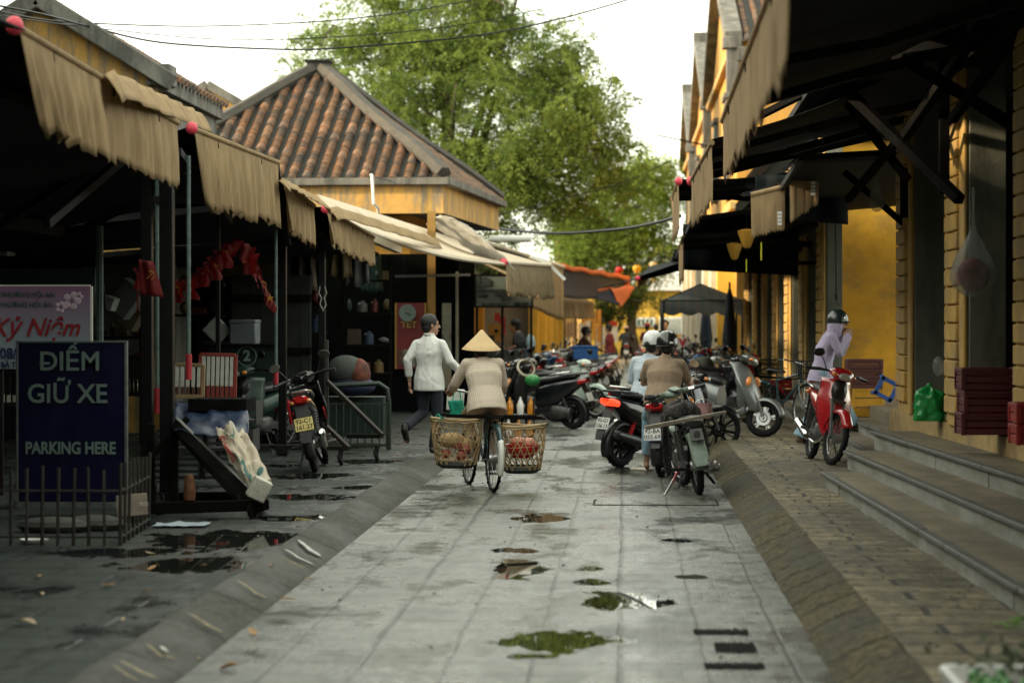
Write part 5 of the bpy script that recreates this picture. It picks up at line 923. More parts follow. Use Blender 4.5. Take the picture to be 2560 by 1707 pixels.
def person(label,loc,face,J,shirt,trousers,shoe=None,sleeve=1.0,vox=.009,hair=True,hat=None,loose=1.0,hem=.12,s=1,group=None,disp=.014,flare=1.,trlen=1.0,collar=None,curl=.5,hz=0):
    j=dict(J0); j.update(J); g={k:V(v) for k,v in j.items()}; t=T('person',label,'person',loc,0,group); t.rotation_euler=(0,0,R(-face)); t.scale=(s,s,s)
    pel,ch,nk,hd=g['pel'],g['ch'],g['nk'],g['hd']; sr=(g['shr']-g['shl']).normalized(); hr=(g['hir']-g['hil']).normalized()
    b=MB(); ringtube(b,[(pel+(pel-ch)*.25,.10,.08),(pel,.135,.095),(pel.lerp(ch,.5),.12,.085),(ch,.145,.10),(ch.lerp(nk,.65),.15,.08),(nk,.06,.055)],sr)
    b.capsule(nk-V((0,0,.02)),hd-V((0,.0,.06)),.052,.05); q,M=head(b,hd,g['hf'])
    for e,a in((-1,'l'),(1,'r')):
        b.capsule(g['sh'+a],g['el'+a],.044,.036); b.capsule(g['el'+a],g['wr'+a],.036,.024); hand(b,g['wr'+a],g['hd'+a],V((-e,0.2,0)) if abs(V(g['hd'+a]).normalized().z)>.5 else V((0,0,-1)),curl,1,e)
        b.capsule(g['hi'+a],g['kn'+a],.075,.05); b.capsule(g['kn'+a],g['an'+a],.048,.032); b.capsule(g['an'+a]+V((0,-.01,-.02)),g['to'+a],.034,.026); 
    body=organic(b,'body',skin,t,vox,0,2)
    # shirt
    b=MB(); lo=loose; dn=(pel-ch).normalized()
    ringtube(b,[(pel+dn*hem,.186*lo,.162*lo),(pel,.178*lo,.150*lo),(pel.lerp(ch,.5),.152*lo,.115*lo),(ch,.17*lo,.125*lo),(ch.lerp(nk,.55),.165,.105),(ch.lerp(nk,.85),.10,.08),(nk+V((0,0,.015)),.066,.064)],sr)
    for a in 'lr':
        sh,el,wr=g['sh'+a],g['el'+a],g['wr'+a]; b.capsule(ch.lerp(sh,.55)+V((0,0,.05)),sh+V((0,0,-.012)),.062,.056)
        if sleeve>.6: b.capsule(sh+V((0,0,-.012)),el,.060,.052*lo**.6); b.capsule(el,el.lerp(wr,(sleeve-.5)*2),.052*lo**.6,.042*(1.2 if sleeve<.95 else 1))
        else: b.capsule(sh+V((0,0,-.012)),sh.lerp(el,sleeve*1.6),.060,.064)
    so=organic(b,'shirt',shirt,t,vox*1.3,disp,3)
    if collar: b=MB(); b.lathe([(.066,-.015),(.062,.018),(.060,.02)],nk+V((0,-.002,.01)),n=20); b.build('collar',collar,t,world=False,sol=.006)
    # trousers
    b=MB(); ringtube(b,[(pel+dn*.05,.14,.11),(pel-dn*.06,.135,.10)],hr); b.capsule(g['hil'],g['hir'],.10,.10)
    for a in 'lr':
        k,an=g['kn'+a],g['an'+a]; b.capsule(g['hi'+a],k,.095,.068); b.tube([k-V((0,0,0)),k.lerp(an,.5),k.lerp(an,trlen)],[.066,.06*(.5+.5*flare),.062*flare],12); b.sphere(k,.067,10,8)
    organic(b,'trousers',trousers,t,vox*1.3,disp*.8,3)
    if shoe:
        for a in 'lr': b=MB(); an,to=g['an'+a],g['to'+a]; b.capsule(an+V((0,-.03,-.025)),to+V((0,.015,.005)),.043,.036,10); b.capsule(an+V((0,-.02,.01)),an+V((0,0,-.02)),.042,.042,8); organic(b,'shoe',shoe,t,.012,0,1)
    if hair:
        b=MB(); b.sphere(q(0,-.022,.035),1,18,12,M=M@Matrix.Diagonal((.089,.103,.099))); 
        if hair=='bun': b.sphere(q(0,-.12,.0),.045,10,8)
        b.sphere(q(0,-.05,-.03),1,14,10,M=M@Matrix.Diagonal((.075,.06,.07))); organic(b,'hair',hairm,t,.008,.004,1)
    face_bits(body,q,M)
    if hat: hat(t,q,M)
    return t
def helmet(m,visor=None,strap=True,logo=None,knob=False):
    def f(t,q,M):
        b=MB(); A=M@Matrix.Diagonal((1,1.12,1)); b.lathe([(.001,.135),(.05,.128),(.09,.095),(.112,.045),(.118,-.01),(.116,-.035),(.108,-.035)],q(0,-.008,.03),M=A,n=28); h=b.build('helmet',m,t,world=False,sol=.008,sm=60)
        b=MB(); b.lathe([(.119,-.028),(.123,-.033),(.119,-.04)],q(0,-.008,.03),M=A,n=28); b.build('rim',blkplastic,h,world=False)
        b=MB(); b.grid(lambda u,v:tuple(q(.09*math.sin((u-.5)*2.6),.085+.055*v+.02*math.cos((u-.5)*2.6),.018-.02*v)),12,4); b.build('visor',visor or blkplastic,h,world=False,sol=.005)
        if strap: b=MB(); [b.tube([q(e*.10,-.02,-.0),q(e*.088,.02,-.06),q(e*.03,.05,-.122)],.006,6) for e in(-1,1)]; [b.tube([q(e*.10,.05,.0),q(e*.088,.03,-.06)],.006,6) for e in(-1,1)]; b.build('chin_strap',blkplastic,h,world=False)
        if logo: b=MB(); b.grid(lambda u,v:tuple(q(.02+.04*u,-.142+.006*u*u,.02+.025*v)),4,2); b.build('sticker',white,h,world=False,sol=.003)
        if knob: b=MB(); b.sphere(q(.085,.07,.055),.028,10,8,(.5,1,1)); b.build('badge',chrome,h,world=False)
    return f
white_shirt=clothmat('white_shirt',(.68,.69,.66),.6,7); beige_check=mat('beige_check_jacket',(.47,.38,.30),.9,var=.06)
n=beige_check.node_tree; N=n.nodes.new; L=n.links.new; tc=N('ShaderNodeTexCoord'); chk=N('ShaderNodeTexBrick'); chk.offset=0; chk.inputs['Scale'].default_value=1; chk.inputs['Brick Width'].default_value=.016; chk.inputs['Row Height'].default_value=.016; chk.inputs['Mortar Size'].default_value=.003
chk.inputs['Color1'].default_value=(.66,.58,.48,1); chk.inputs['Color2'].default_value=(.63,.55,.45,1); chk.inputs['Mortar'].default_value=(.46,.38,.31,1); mp=N('ShaderNodeMapping'); mp.inputs['Rotation'].default_value=(R(90),0,0); L(tc.outputs['Object'],mp.inputs[0]); L(mp.outputs[0],chk.inputs['Vector']); L(chk.outputs['Color'],n.nodes['Principled BSDF'].inputs['Base Color'])
taupe=clothmat('taupe_tshirt',(.27,.195,.13),.4,7); pale_blue=clothmat('pale_blue_shirt',(.45,.52,.58),.4); lilac=clothmat('lilac_hoodie',(.38,.33,.46),.6,7); navy_tr=clothmat('navy_trousers',(.012,.016,.026),.3); khaki=clothmat('khaki_trousers',(.30,.21,.13),.4); denim=clothmat('pale_denim',(.22,.34,.42),.4,12); black_t=clothmat('black_tshirt',(.02,.022,.026),.3); maroon=clothmat('maroon_shirt',(.11,.012,.022),.3); cream=clothmat('cream_trousers',(.55,.5,.42),.3); brownc=clothmat('brown_jacket',(.10,.05,.03),.3); shoeb=mat('black_shoe',(.015,.014,.013),.4); sandal=mat('white_sandal',(.6,.56,.46),.6)
# bicycle ---------------------------------------------------------------
teal=mat('dark_teal_frame',(.02,.06,.07),.35,coat=.4,var=.3,vs=9)
BH=-16; BL=(-1.46,24.45,0)
def bicycle():
    t=T('bicycle','old dark teal bicycle carrying two bamboo baskets ridden down the street','bicycle',BL); t.rotation_euler=(0,R(1.5),R(-BH)); kw=dict(world=False); ra,fa=(0,-.57,.33),(0,.57,.33)
    for c,st in((ra,0),(fa,-4)): wheel(t,c,.335,.019,Matrix.Identity(4),spokes='wire')
    b=MB(); bb=V((0,-.13,.28)); st=V((0,-.24,.74)); hd=V((0,.36,.80)); 
    for p,q,w in((bb,st,.03),(bb,hd-V((0,-.02,.12)),.034),(st-V((0,0,.05)),hd,.03)): b.tube([p,q],w/2,8)
    for s in(-1,1): b.tube([bb+V((s*.03,0,0)),V((s*.055,ra[1],ra[2]))],.009,6); b.tube([st-V((-s*.02,0,.06)),V((s*.055,ra[1],ra[2]))],.009,6); b.tube([hd+V((s*.03,.03,-.1)),V((s*.045,.45,.5)),V((s*.045,fa[1],fa[2]))],.012,6)
    b.tube([hd+V((0,.03,-.12)),hd+V((0,-.02,.14))],.018,8); b.tube([st,st+V((0,-.02,.08))],.013,8); b.build('frame',teal,t,**kw)
    b=MB(); b.loft([(-.38,.83,.10,.03),(-.3,.84,.11,.035),(-.18,.83,.05,.025),(-.06,.82,.03,.02)],14,2.3); b.build('saddle',seatm,t,**kw)
    b=MB(); b.tube([(-.26,.20,.97),(-.25,.30,.98),(-.12,.38,.96),(0,.36,.94),(.12,.38,.96),(.25,.30,.98),(.26,.20,.97)],.011,8); hb=b.build('handlebar',chrome,t,**kw); b=MB(); [b.tube([(s*.262,.17,.97),(s*.258,.27,.978)],.016,8) for s in(-1,1)]; b.build('grips',blkplastic,hb,**kw)
    fender(t,ra,.365,.028,58,205,teal,nm='rear_mudguard'); fender(t,ra,.368,.031,148,206,white,nm='mudguard_tip'); fender(t,fa,.365,.026,-20,110,teal,nm='front_mudguard')
    b=MB(); b.box((0,-.50,.735),(.14,.42,.015)); [b.bar((s*.06,-.62,.73),(s*.06,ra[1],ra[2]),.012) for s in(-1,1)]; b.bar((-.52,-.46,.745),(.50,-.48,.74),.03,.02); b.bar((-.50,-.60,.735),(.50,-.62,.73),.025,.02); b.build('carrier',wood,t,**kw)
    b=MB(); b.tube([(.03,-.13,.28),(.05,-.13,.28)],.09,16); b.bar((.06,-.13,.28),(.07,-.05,.15),.02); b.bar((-.06,-.13,.28),(-.07,-.21,.41),.02); b.box((.12,-.05,.15),(.09,.07,.025)); b.box((-.12,-.21,.41),(.09,.07,.025)); b.build('crank',engm,t,**kw)
    return t
bicycle()
strawm=mat('straw_hat',(.72,.52,.27),.6,var=.08,vs=5,bump=.1,bs=60,trans=.2)
n=strawm.node_tree; N=n.nodes.new; L=n.links.new; tc=N('ShaderNodeTexCoord'); sx=N('ShaderNodeSeparateXYZ'); L(tc.outputs['Object'],sx.inputs[0]); wv=N('ShaderNodeTexWave'); wv.bands_direction='Z'; wv.inputs['Scale'].default_value=16; wv.inputs['Distortion'].default_value=0; L(tc.outputs['Object'],wv.inputs['Vector']); bp=N('ShaderNodeBump'); bp.inputs['Strength'].default_value=.4; bp.inputs['Distance'].default_value=.004; L(wv.outputs[0],bp.inputs['Height']); L(bp.outputs[0],n.nodes['Principled BSDF'].inputs['Normal'])
def conical(t,q,M):
    b=MB(); A=M@Matrix.Rotation(R(5),3,'X')
    b.lathe([(.001,.182),(.012,.178),(.05,.135),(.10,.083),(.15,.033),(.196,-.012),(.198,-.018),(.19,-.014),(.1,.066),(.01,.160)],q(0,-.02,.0),M=A,n=48); b.build('conical_hat',strawm,t,world=False,sm=80)
person('person in a conical hat and beige checked jacket riding the bicycle with baskets',BL,BH,dict(pel=(0,-.27,.86),ch=(0,-.16,1.14),nk=(0,-.08,1.30),hd=(0,-.02,1.42),hf=(0,1,-.1),shl=(-.165,-.1,1.27),shr=(.165,-.1,1.27),ell=(-.255,.02,1.06),elr=(.235,.0,1.05),wrl=(-.262,.16,.99),wrr=(.262,.16,.98),hdl=(0,1,-.15),hdr=(0,1,-.15),
  hil=(-.09,-.24,.84),hir=(.09,-.24,.84),knl=(-.12,.12,.72),knr=(.12,.14,.60),anl=(-.12,-.16,.48),anr=(.12,-.0,.24),tol=(-.12,0,.44),tor=(.12,.12,.19)),beige_check,khaki,shoe=shoeb,sleeve=.92,loose=1.12,hem=.10,hat=conical,curl=.8)
# bamboo baskets
bamboo=mat('bamboo_strip',(.42,.30,.15),.6,var=.3,vs=12,stain=(.16,.10,.05),sa=.5,ss=(9,9,9))
def basket(label,px0,px1,ytop,ybot,Y,seed):
    a=P(px0,ytop,Y); c=P(px1,ytop,Y); z1=a.z; z0=P(px0,ybot,Y).z; cx=(a.x+c.x)/2; rx=(c.x-a.x)/2; ry=.2; t=T('bamboo_basket',label,'basket',(cx,Y,z0),group='bamboo baskets slung on the bicycle'); h=z1-z0; random.seed(seed)
    def pt(ang,v,o=0): k=.80+.20*min(1,v*1.6) if v<.6 else .97+.03*v; e=2.6; ca,sa=math.cos(ang),math.sin(ang); r=1/((abs(ca)**e+abs(sa)**e)**(1/e)); return V((cx+(rx+o)*k*r*ca,Y+(ry+o)*k*r*sa,z0+h*v+.012*math.sin(ang*2+seed)))
    b=MB(); n=22
    def strip(f,w=.0088,th=.0025,seg=14):
        pr=None
        for i in range(seg+1):
            p=f(i/seg)
            if pr is not None: b.bar(pr,p,th,w*2) if False else b.tube([pr,p],w*.62,4,cap=False,sq=.4)
            pr=p
    for i in range(n):
        for s in(-1,1): sh=U(-.02,.02); strip(lambda u:pt(2*math.pi*i/n+s*1.15*u*.75+sh,.03+.94*u,.003*s))
    for v in (.12,.26,.40,.54,.68,.82): strip(lambda u:pt(2*math.pi*u,v+.008*math.sin(u*11+v*9)),seg=40)
    b.build('weave',bamboo,t)
    b=MB(); b.tube([pt(2*math.pi*i/40,1.0,.004) for i in range(41)],.014,8); b.tube([pt(2*math.pi*i/40,.95,.006)+V((0,0,.006*math.sin(i*1.7))) for i in range(41)],.010,6); b.build('rim',bamboo,t)
    b=MB(); b.lathe([(0,-.045),(rx*.6,-.045),(rx*.84,-.01),(rx*.82,.03),(rx*.78,.035)],(0,0,0),n=24); b.xf(Matrix.Translation((cx,Y,z0+.02))@Matrix.Diagonal((1,ry/rx*1.05,1,1))); b.build('base',mat('dark_base_basket',(.03,.035,.03),.7),t)
    return t,cx,z0,rx
_,cx,z0,rx=basket('left bamboo basket on the bicycle, green string at its corner',1080,1203,1046,1163,24.1,1)
ct=T('goods','bread-brown bundles and purple fruit inside the left bamboo basket','goods',(cx,24.1,z0)); 
for nm,m,ps in (('bundle',mat('straw_bundle',(.42,.28,.13),.8,bump=.6,bs=30),[(-.05,0,.25,.14,.12,.08),(.08,.02,.2,.1,.1,.08)]),('fruit',mat('dull_red_fruit',(.32,.06,.05),.5),[(.02,-.05,.2,.05,.05,.05),(.1,-.06,.17,.05,.05,.05),(-.1,-.08,.12,.055,.05,.05),(.05,-.1,.1,.05,.05,.05)]),('root',mat('pale_root',(.55,.42,.28),.6),[(-.08,-.08,.06,.12,.03,.03),(.06,-.08,.05,.12,.04,.03)])):
    b=MB(); [b.sphere((cx+x,24.1+y,z0+z),1,12,8,(a,e,c)) for x,y,z,a,e,c in ps]; b.build(nm,m,ct,sm=80)
b=MB(); b.tube([P(1090,1040,23.9),P(1096,1034,23.9),P(1104,1044,23.9),P(1098,1052,23.9)],.007,5); b.tube([P(1098,1040,23.9),P(1112,1046,23.9)],.006,5); tag(b.build('green_string',mat('green_string',(.02,.35,.22),.6)),'bright green string knotted on the left basket corner','string')
_,cx,z0,rx=basket('right bamboo basket on the bicycle, holding a red plastic bowl',1245,1362,1062,1176,24.0,2)
ct=T('red_bowl','red plastic bowl and pink parcels inside the right bamboo basket','bowl',(cx,24,z0)); b=MB(); b.lathe([(0,.12),(.10,.13),(.15,.19),(.175,.26),(.18,.262),(.165,.2)],(cx+.01,24,z0),n=28); b.build('bowl',mat('red_plastic',(.55,.012,.02),.3,coat=.4),ct); b=MB(); b.sphere((cx-.03,23.98,z0+.29),1,12,8,(.09,.08,.05)); b.sphere((cx+.07,24,z0+.27),1,12,8,(.08,.08,.06)); b.build('parcels',mat('pink_plastic',(.65,.27,.2),.4),ct,sm=80)
# bag on handlebar
bg_=T('shopping_bag','small green lace-patterned carrier bag hanging from the bicycle handlebar','bag',P(1142,1040,24.9)); a=P(1127,1040,24.9); c=P(1158,1000,24.9)
b=MB(); b.grid(lambda u,v:(a.x+(c.x-a.x)*u+.01*math.sin(v*5),24.85+.02*math.sin(u*6),a.z+(c.z-a.z)*v+.01*(u-.5)),8,8); b.build('bag',mat('green_lace',(.02,.36,.25),.5,var=.5,vs=60),bg_,sol=.05); b=MB(); b.tube([P(1131,1002,24.85),P(1137,975,24.85),P(1149,978,24.85),P(1153,1003,24.85)],.006,6); b.build('handle',MT['green_string'],bg_)
b=MB(); a=P(1117,1026,25); c=P(1160,972,25); b.box(((a.x+c.x)/2,25,(a.z+c.z)/2),(c.x-a.x,.03,c.z-a.z),M=Matrix.Rotation(R(4),3,'Y')); tag(b.build('paper_bag',white,bev=.01),'white paper bag hanging behind the green lace bag on the bicycle','bag')
# walking man in white --------------------------------------------------
person('person in a loose white shirt and dark trousers walking beside the dark shops',(-2.31,28.5,ZL),22,dict(nk=(0,.0,1.40),hd=(.01,.02,1.53),hf=(.75,.7,-.05),ch=(0,0,1.2),ell=(-.245,-.08,1.11),wrl=(-.25,-.02,.86),hdl=(-.05,.1,-1),elr=(.26,.03,1.1),wrr=(.30,.22,.98),hdr=(.1,.5,-.8),shl=(-.165,0,1.315),shr=(.165,0,1.315),
  knl=(-.10,.04,.49),anl=(-.12,-.38,.33),tol=(-.13,-.34,.17),knr=(.1,.02,.48),anr=(.06,.0,.08),tor=(.08,.17,.03)),white_shirt,navy_tr,shoe=shoeb,sleeve=.82,loose=1.03,hem=.15,collar=white_shirt,s=1.0,disp=.013,curl=.35)
# man in beige on scooter -----------------------------------------------
person('person in a taupe t-shirt and black helmet sitting on the scooter with plate 055.69',(.44,26.75,0),6,dict(pel=(0,-.1,.86),ch=(0,-.03,1.10),nk=(0,.04,1.29),hd=(.02,.08,1.42),hf=(-.15,1,-.2),shl=(-.18,.02,1.23),shr=(.18,.02,1.23),ell=(-.25,.15,1.0),elr=(.25,.16,.98),wrl=(-.2,.42,1.0),wrr=(.29,.45,1.04),hdl=(.1,1,0),hdr=(.1,1,-.05),
  hil=(-.09,-.08,.84),hir=(.09,-.08,.84),knl=(-.22,.30,.62),knr=(.18,.36,.66),anl=(-.24,.42,.10),anr=(.2,.4,.32),tol=(-.25,.58,.04),tor=(.2,.58,.3)),taupe,denim,sleeve=.42,loose=1.22,hem=.10,hat=helmet(mat('gloss_black_helmet',(.012,.012,.012),.25,coat=.6),logo=1),curl=.8,disp=.016,trlen=.8)
b=MB(); p=G(1609,1176); b.box((p.x-.02,p.y+.05,.015),(.10,.27,.03),rz=.9); sd=T('sandal','white flip-flop on the left foot of the person in taupe','sandal',(p.x,p.y,0)); b.build('sole',sandal,sd,bev=.01); b=MB(); b.tube([(p.x-.10,p.y+.05,.03),(p.x-.03,p.y+.08,.075),(p.x+.03,p.y+.0,.03)],.008,6); b.build('strap',sandal,sd)
person('person in a pale blue shirt and white helmet on the scooter with plate 156.13',(.27,28.35,0),18,dict(pel=(0,-.05,.86),ch=(0,0,1.10),nk=(0,.05,1.29),hd=(.04,.09,1.42),hf=(.3,1,-.1),shl=(-.16,.02,1.24),shr=(.16,.02,1.24),ell=(-.23,.08,1.0),elr=(.23,.1,1.0),wrl=(-.16,.32,.95),wrr=(.2,.35,.98),hdl=(.1,1,0),hdr=(0,1,0),
  hil=(-.09,-.05,.84),hir=(.09,-.05,.84),knl=(-.16,.36,.72),knr=(.16,.36,.72),anl=(-.2,.38,.3),anr=(.2,.38,.3),tol=(-.2,.52,.27),tor=(.2,.52,.27)),pale_blue,cream,sleeve=1,loose=1.08,hat=helmet(mat('gloss_white_helmet',(.62,.64,.62),.25,coat=.6)),hair='bun',curl=.8,shoe=sandal)
# lilac person ----------------------------------------------------------
def hoodhat(t,q,M):
    helmet(mat('dark_green_helmet',(.012,.02,.018),.3,coat=.6),knob=True)(t,q,M)
    b=MB(); 
    def f(u,v):
        a=(u-.5)*2*2.35; r=.102+.012*math.sin(v*3.1); return tuple(q(math.sin(a)*r*(.95+.1*v),-math.cos(a)*r*(1.0)-.012-.02*v,.06-.23*v-.03*abs(a)*v*.4))
    b.grid(f,24,12); b.build('hood',lilac,t,world=False,sol=.012,sm=80)
person('person in a lilac hooded top and flared jeans fastening a helmet beside the red motorbike',(2.58,30.7,.15),88,dict(pel=(0,-.10,.88),ch=(0,-.05,1.18),nk=(0,.04,1.42),hd=(0,.115,1.53),hf=(0.25,1,-.28),shl=(-.16,.02,1.37),shr=(.16,.02,1.37),ell=(-.15,.17,1.14),elr=(.20,.10,1.15),wrl=(-.05,.25,1.34),wrr=(.10,.22,1.36),hdl=(.2,.0,1),hdr=(-.25,.15,1),
  hil=(-.09,-.1,.88),hir=(.09,-.1,.88),knl=(-.09,.16,.60),knr=(.12,-.18,.47),anl=(-.1,.29,.22),anr=(.12,-.36,.08),tol=(-.1,.46,.17),tor=(.14,-.22,.03)),lilac,denim,shoe=mat('brown_shoe',(.10,.06,.04),.5),sleeve=1,loose=1.04,flare=2.0,hem=.13,hair=False,curl=.9,disp=.012,hat=hoodhat)
# more distant people ---------------------------------------------------
capf=lambda m:(lambda t,q,M:(lambda b:(b.lathe([(.001,.135),(.06,.125),(.095,.08),(.102,.035)],q(0,-.015,.02),M=M,n=20),b.build('cap',m,t,world=False,sol=.006)))(MB()))
DG=None
person('person in a black t-shirt with a pale backpack looking down among the left motorbikes',(P(1296,900,48).x,48,ZL),-78,dict(hd=(0,.07,1.50),hf=(0,1,-.7),wrl=(-.2,.22,1.0),hdl=(.1,1,.1),ell=(-.22,.02,1.1),elr=(.2,.0,1.08),wrr=(.2,.02,.84)),black_t,cream,shoe=shoeb,sleeve=.42,vox=.014,hat=capf(black_t))
p=P(1302,868,48); b=MB(); b.sphere(V((p.x+.19,48.0,1.27)),1,12,10,(.10,.15,.2)); tag(b.build('backpack',mat('pale_blue_bag',(.28,.42,.46),.6),sm=80),'pale blue backpack on the person in the black t-shirt','backpack')
person('person in a maroon shirt and black trousers standing in the street, seen from the side',(P(1524,950,72).x,72,0),-70,dict(hd=(0,.04,1.53),ell=(-.22,.02,1.1),wrl=(-.15,.3,1.05),hdl=(.1,1,0),elr=(.22,.05,1.08),wrr=(.2,.28,.98),hdr=(0,1,-.1)),maroon,navy_tr,shoe=shoeb,sleeve=.5,vox=.016,loose=1.15,hat=capf(black_t))
rd=dict(pel=(0,-.15,.84),ch=(0,-.08,1.12),nk=(0,0,1.33),hd=(0,.04,1.46),shl=(-.17,-.02,1.28),shr=(.17,-.02,1.28),ell=(-.27,.12,1.08),elr=(.27,.12,1.08),wrl=(-.26,.38,1.0),wrr=(.26,.38,1.0),hdl=(0,1,0),hdr=(0,1,0),hil=(-.09,-.12,.82),hir=(.09,-.12,.82),knl=(-.2,.2,.6),knr=(.2,.2,.6),anl=(-.22,.08,.25),anr=(.22,.08,.25),tol=(-.22,.24,.2),tor=(.22,.24,.2))
person('person in a black jacket and pale cap riding away in the middle of the street',(.06,101.5,0),0,rd,black_t,navy_tr,shoe=shoeb,vox=.018,loose=1.25,hat=capf(mat('pale_pink_cap',(.6,.42,.38),.7)))
o=copy_tree(protos[0]); o.location=(.06,101.5,0); o.rotation_euler=(0,0,0); o['label']='motorbike under the black-jacketed rider in the middle of the street'; o['group']='motorbikes out in the street'
person('person in a brown jacket and black helmet sitting behind the blue crate',(P(1462,900,62).x,62,0),75,rd,brownc,navy_tr,shoe=shoeb,vox=.016,hat=helmet(blkplastic,strap=False))
for px,Y,f,sh,lb,hm in [(1618,84,20,maroon,'person in a dark red top and red hat far down the street',mat('red_hat',(.35,.02,.02),.7)),(1640,90,-30,black_t,'person in dark clothes far down the street right of the red hat',None),(1663,66,180,black_t,'dark-dressed person facing the camera above the helmets of the scooter pair',None)]:
    person(lb,(P(px,900,Y).x,Y,.0),f,dict(),sh,navy_tr,shoe=shoeb,sleeve=.5,vox=.018,s=1.02 if Y!=66 else 1.08,hat=capf(hm) if hm else None)
# ---------------- left stalls: signs, racks, carts ----------------
inkw=mat('pale_sign_lettering',(.13,.19,.175),.6,var=.05); navyb=mat('navy_sign_board',(.003,.003,.026),.5,var=.25,vs=3,stain=(.012,.016,.03),sa=.3,ss=(6,6,2),spec=.15); 
def fix_text(o): return o
a=P(48,1255,19.3); c=P(312,857,19.3); zb,zt=a.z,c.z; xm=(a.x+c.x)/2; w_=c.x-a.x
ps=T('parking_sign','tall navy sign board reading PARKING HERE at the front left','sign',(xm,19.3,ZL)); b=MB(); b.box((xm,19.3,(zb+zt)/2),(w_,.03,zt-zb)); bd=b.build('board',navyb,ps,bev=.003)
b=MB(); b.box((c.x+.012,19.3,(zb+zt)/2),(.022,.05,zt-zb+.03)); b.box((a.x-.01,19.3,(zb+zt)/2),(.018,.05,zt-zb+.03)); b.box((xm,19.3,zb-.02),(w_+.04,.05,.05)); b.box((xm,19.3,zt+.008),(w_+.04,.05,.014)); [b.box((x,19.3,(zb+ZL)/2),(.035,.04,zb-ZL)) for x in (a.x+.03,c.x-.03)]; b.build('frame',mat('worn_grey_frame',(.11,.13,.125),.5,.3,var=.3,vs=12),ps,bev=.003)
for st,px,py,sz,bo,sx in (('DIỂM',174,905,.215,.003,.98),('GIỮ XE',168,986,.215,.003,.95),('PARKING HERE',176,1121,.135,.004,.80)):
    q=P(px,py,19.27); text('lettering',st,sz,inkw,ps,q,bold=bo,sx=sx)
q=P(112,908,19.262); b=MB(); b.box(q,(.08,.004,.02)); b.build('letter_bar',inkw,ps)
a=P(-60,922,21.5); c=P(226,716,21.5); xm=(a.x+c.x)/2
bn=T('banner','pink and white festival banner with red script behind the parking sign','banner',(xm,21.5,.9)); 
pk=bpy.data.materials.new('pink_banner_print'); pk.use_nodes=True; n=pk.node_tree; N=n.nodes.new; L=n.links.new; tc=N('ShaderNodeTexCoord'); sp=N('ShaderNodeSeparateXYZ'); L(tc.outputs['Generated'],sp.inputs[0]); cr=N('ShaderNodeValToRGB'); cr.color_ramp.elements[0].color=(.26,.31,.37,1); cr.color_ramp.elements[0].position=.35; cr.color_ramp.elements[1].color=(.25,.115,.23,1); L(sp.outputs['Z'],cr.inputs[0]); L(cr.outputs[0],n.nodes['Principled BSDF'].inputs['Base Color']); n.nodes['Principled BSDF'].inputs['Roughness'].default_value=.45
b=MB(); b.box((xm,21.5,(a.z+c.z)/2),(c.x-a.x,.02,c.z-a.z)); b.build('sheet',pk,bn); b=MB(); b.box((c.x+.01,21.5,(a.z+c.z)/2),(.02,.03,c.z-a.z)); b.box((xm,21.5,c.z+.008),(c.x-a.x,.03,.014)); b.build('edge',white,bn)
b=MB(); [b.box((x,21.53,(a.z+ZL)/2),(.04,.04,a.z-ZL)) for x in (xm-.3,c.x-.06)]; b.build('stand',steel,bn)
dg=mat('dark_green_print',(.02,.10,.07),.6); dr=mat('dark_red_print',(.28,.008,.014),.6); dn_=mat('navy_print',(.02,.025,.10),.6)
for st,px,py,sz,m,sh,bo in (('PHƯỜNG HỘI AN',70,737,.066,dg,0,0),('PHƯỜNG HỘI AN',64,762,.066,dg,0,0),('Kỷ Niệm',88,820,.225,dr,.35,.003),('(08/3/',28,884,.13,dn_,0,.003),('BÀ TR',26,912,.07,dn_,0,.002)): text('lettering',st,sz,m,bn,P(px,py,21.48),bold=bo,shear=sh,sx=.92)
b=MB(); 
for fx,fy,r_ in ((180,752,.055),(152,768,.035),(196,742,.03)):
    q=P(fx,fy,21.485)
    for k in range(5): an=k*1.256; b.sphere(q+V((math.cos(an)*r_,0,math.sin(an)*r_)),1,10,4,(r_*.6,.004,r_*.6))
b.build('flower',mat('pale_petals',(.55,.42,.52),.6),bn); 
# low iron fence
rust=mat('rusty_iron',(.02,.017,.014),.7,.1,var=.5,vs=10,stain=(.035,.032,.027),sa=.6,ss=(12,12,3))
fe=T('iron_fence','low rusty spiked iron fence in front of the parking sign','fence',(-4,16.6,ZL)); Yf=16.6; q0=P(-20,1370,Yf); q1=P(300,1370,Yf); q2=P(372,1330,18.2)
b=MB(); bars=[]
for px in range(-12,310,39): q=P(px,1300,Yf); b.bar((q.x,Yf,ZL),(q.x+U(-.01,.01),Yf+U(-.02,.02),ZL+.54+U(-.03,.02)),.018)
for i in range(8): p=q1.lerp(V((q2.x,q2.y,q1.z)),i/7); b.bar((p.x,p.y,ZL),(p.x+.01,p.y,ZL+.56+U(-.03,.03)),.018)
b.build('bars',rust,fe); b=MB()
for z in (ZL+.38,ZL+.06): b.bar((q0.x,Yf,z),(q1.x,Yf,z),.02,.014); b.bar((q1.x,Yf,z),(q2.x,q2.y,z),.02,.014)
b.build('rails',rust,fe)
sg=T('small_sign','small worn sign with faint hand-painted letters wired to the low iron fence','sign',P(330,1262,17.2)); m_=P(330,1262,17.15); an=math.atan2(q2.y-q1.y,q2.x-q1.x)*.35; b=MB(); b.box(m_,(.235,.012,.155),an,M=Matrix.Rotation(an,3,'Z')@Matrix.Rotation(R(-3),3,'Y')); b.build('board',mat('grey_brown_board',(.25,.21,.17),.8,var=.2,vs=8,stain=(.12,.1,.08),sa=.5,ss=(9,9,9)),sg,bev=.004)
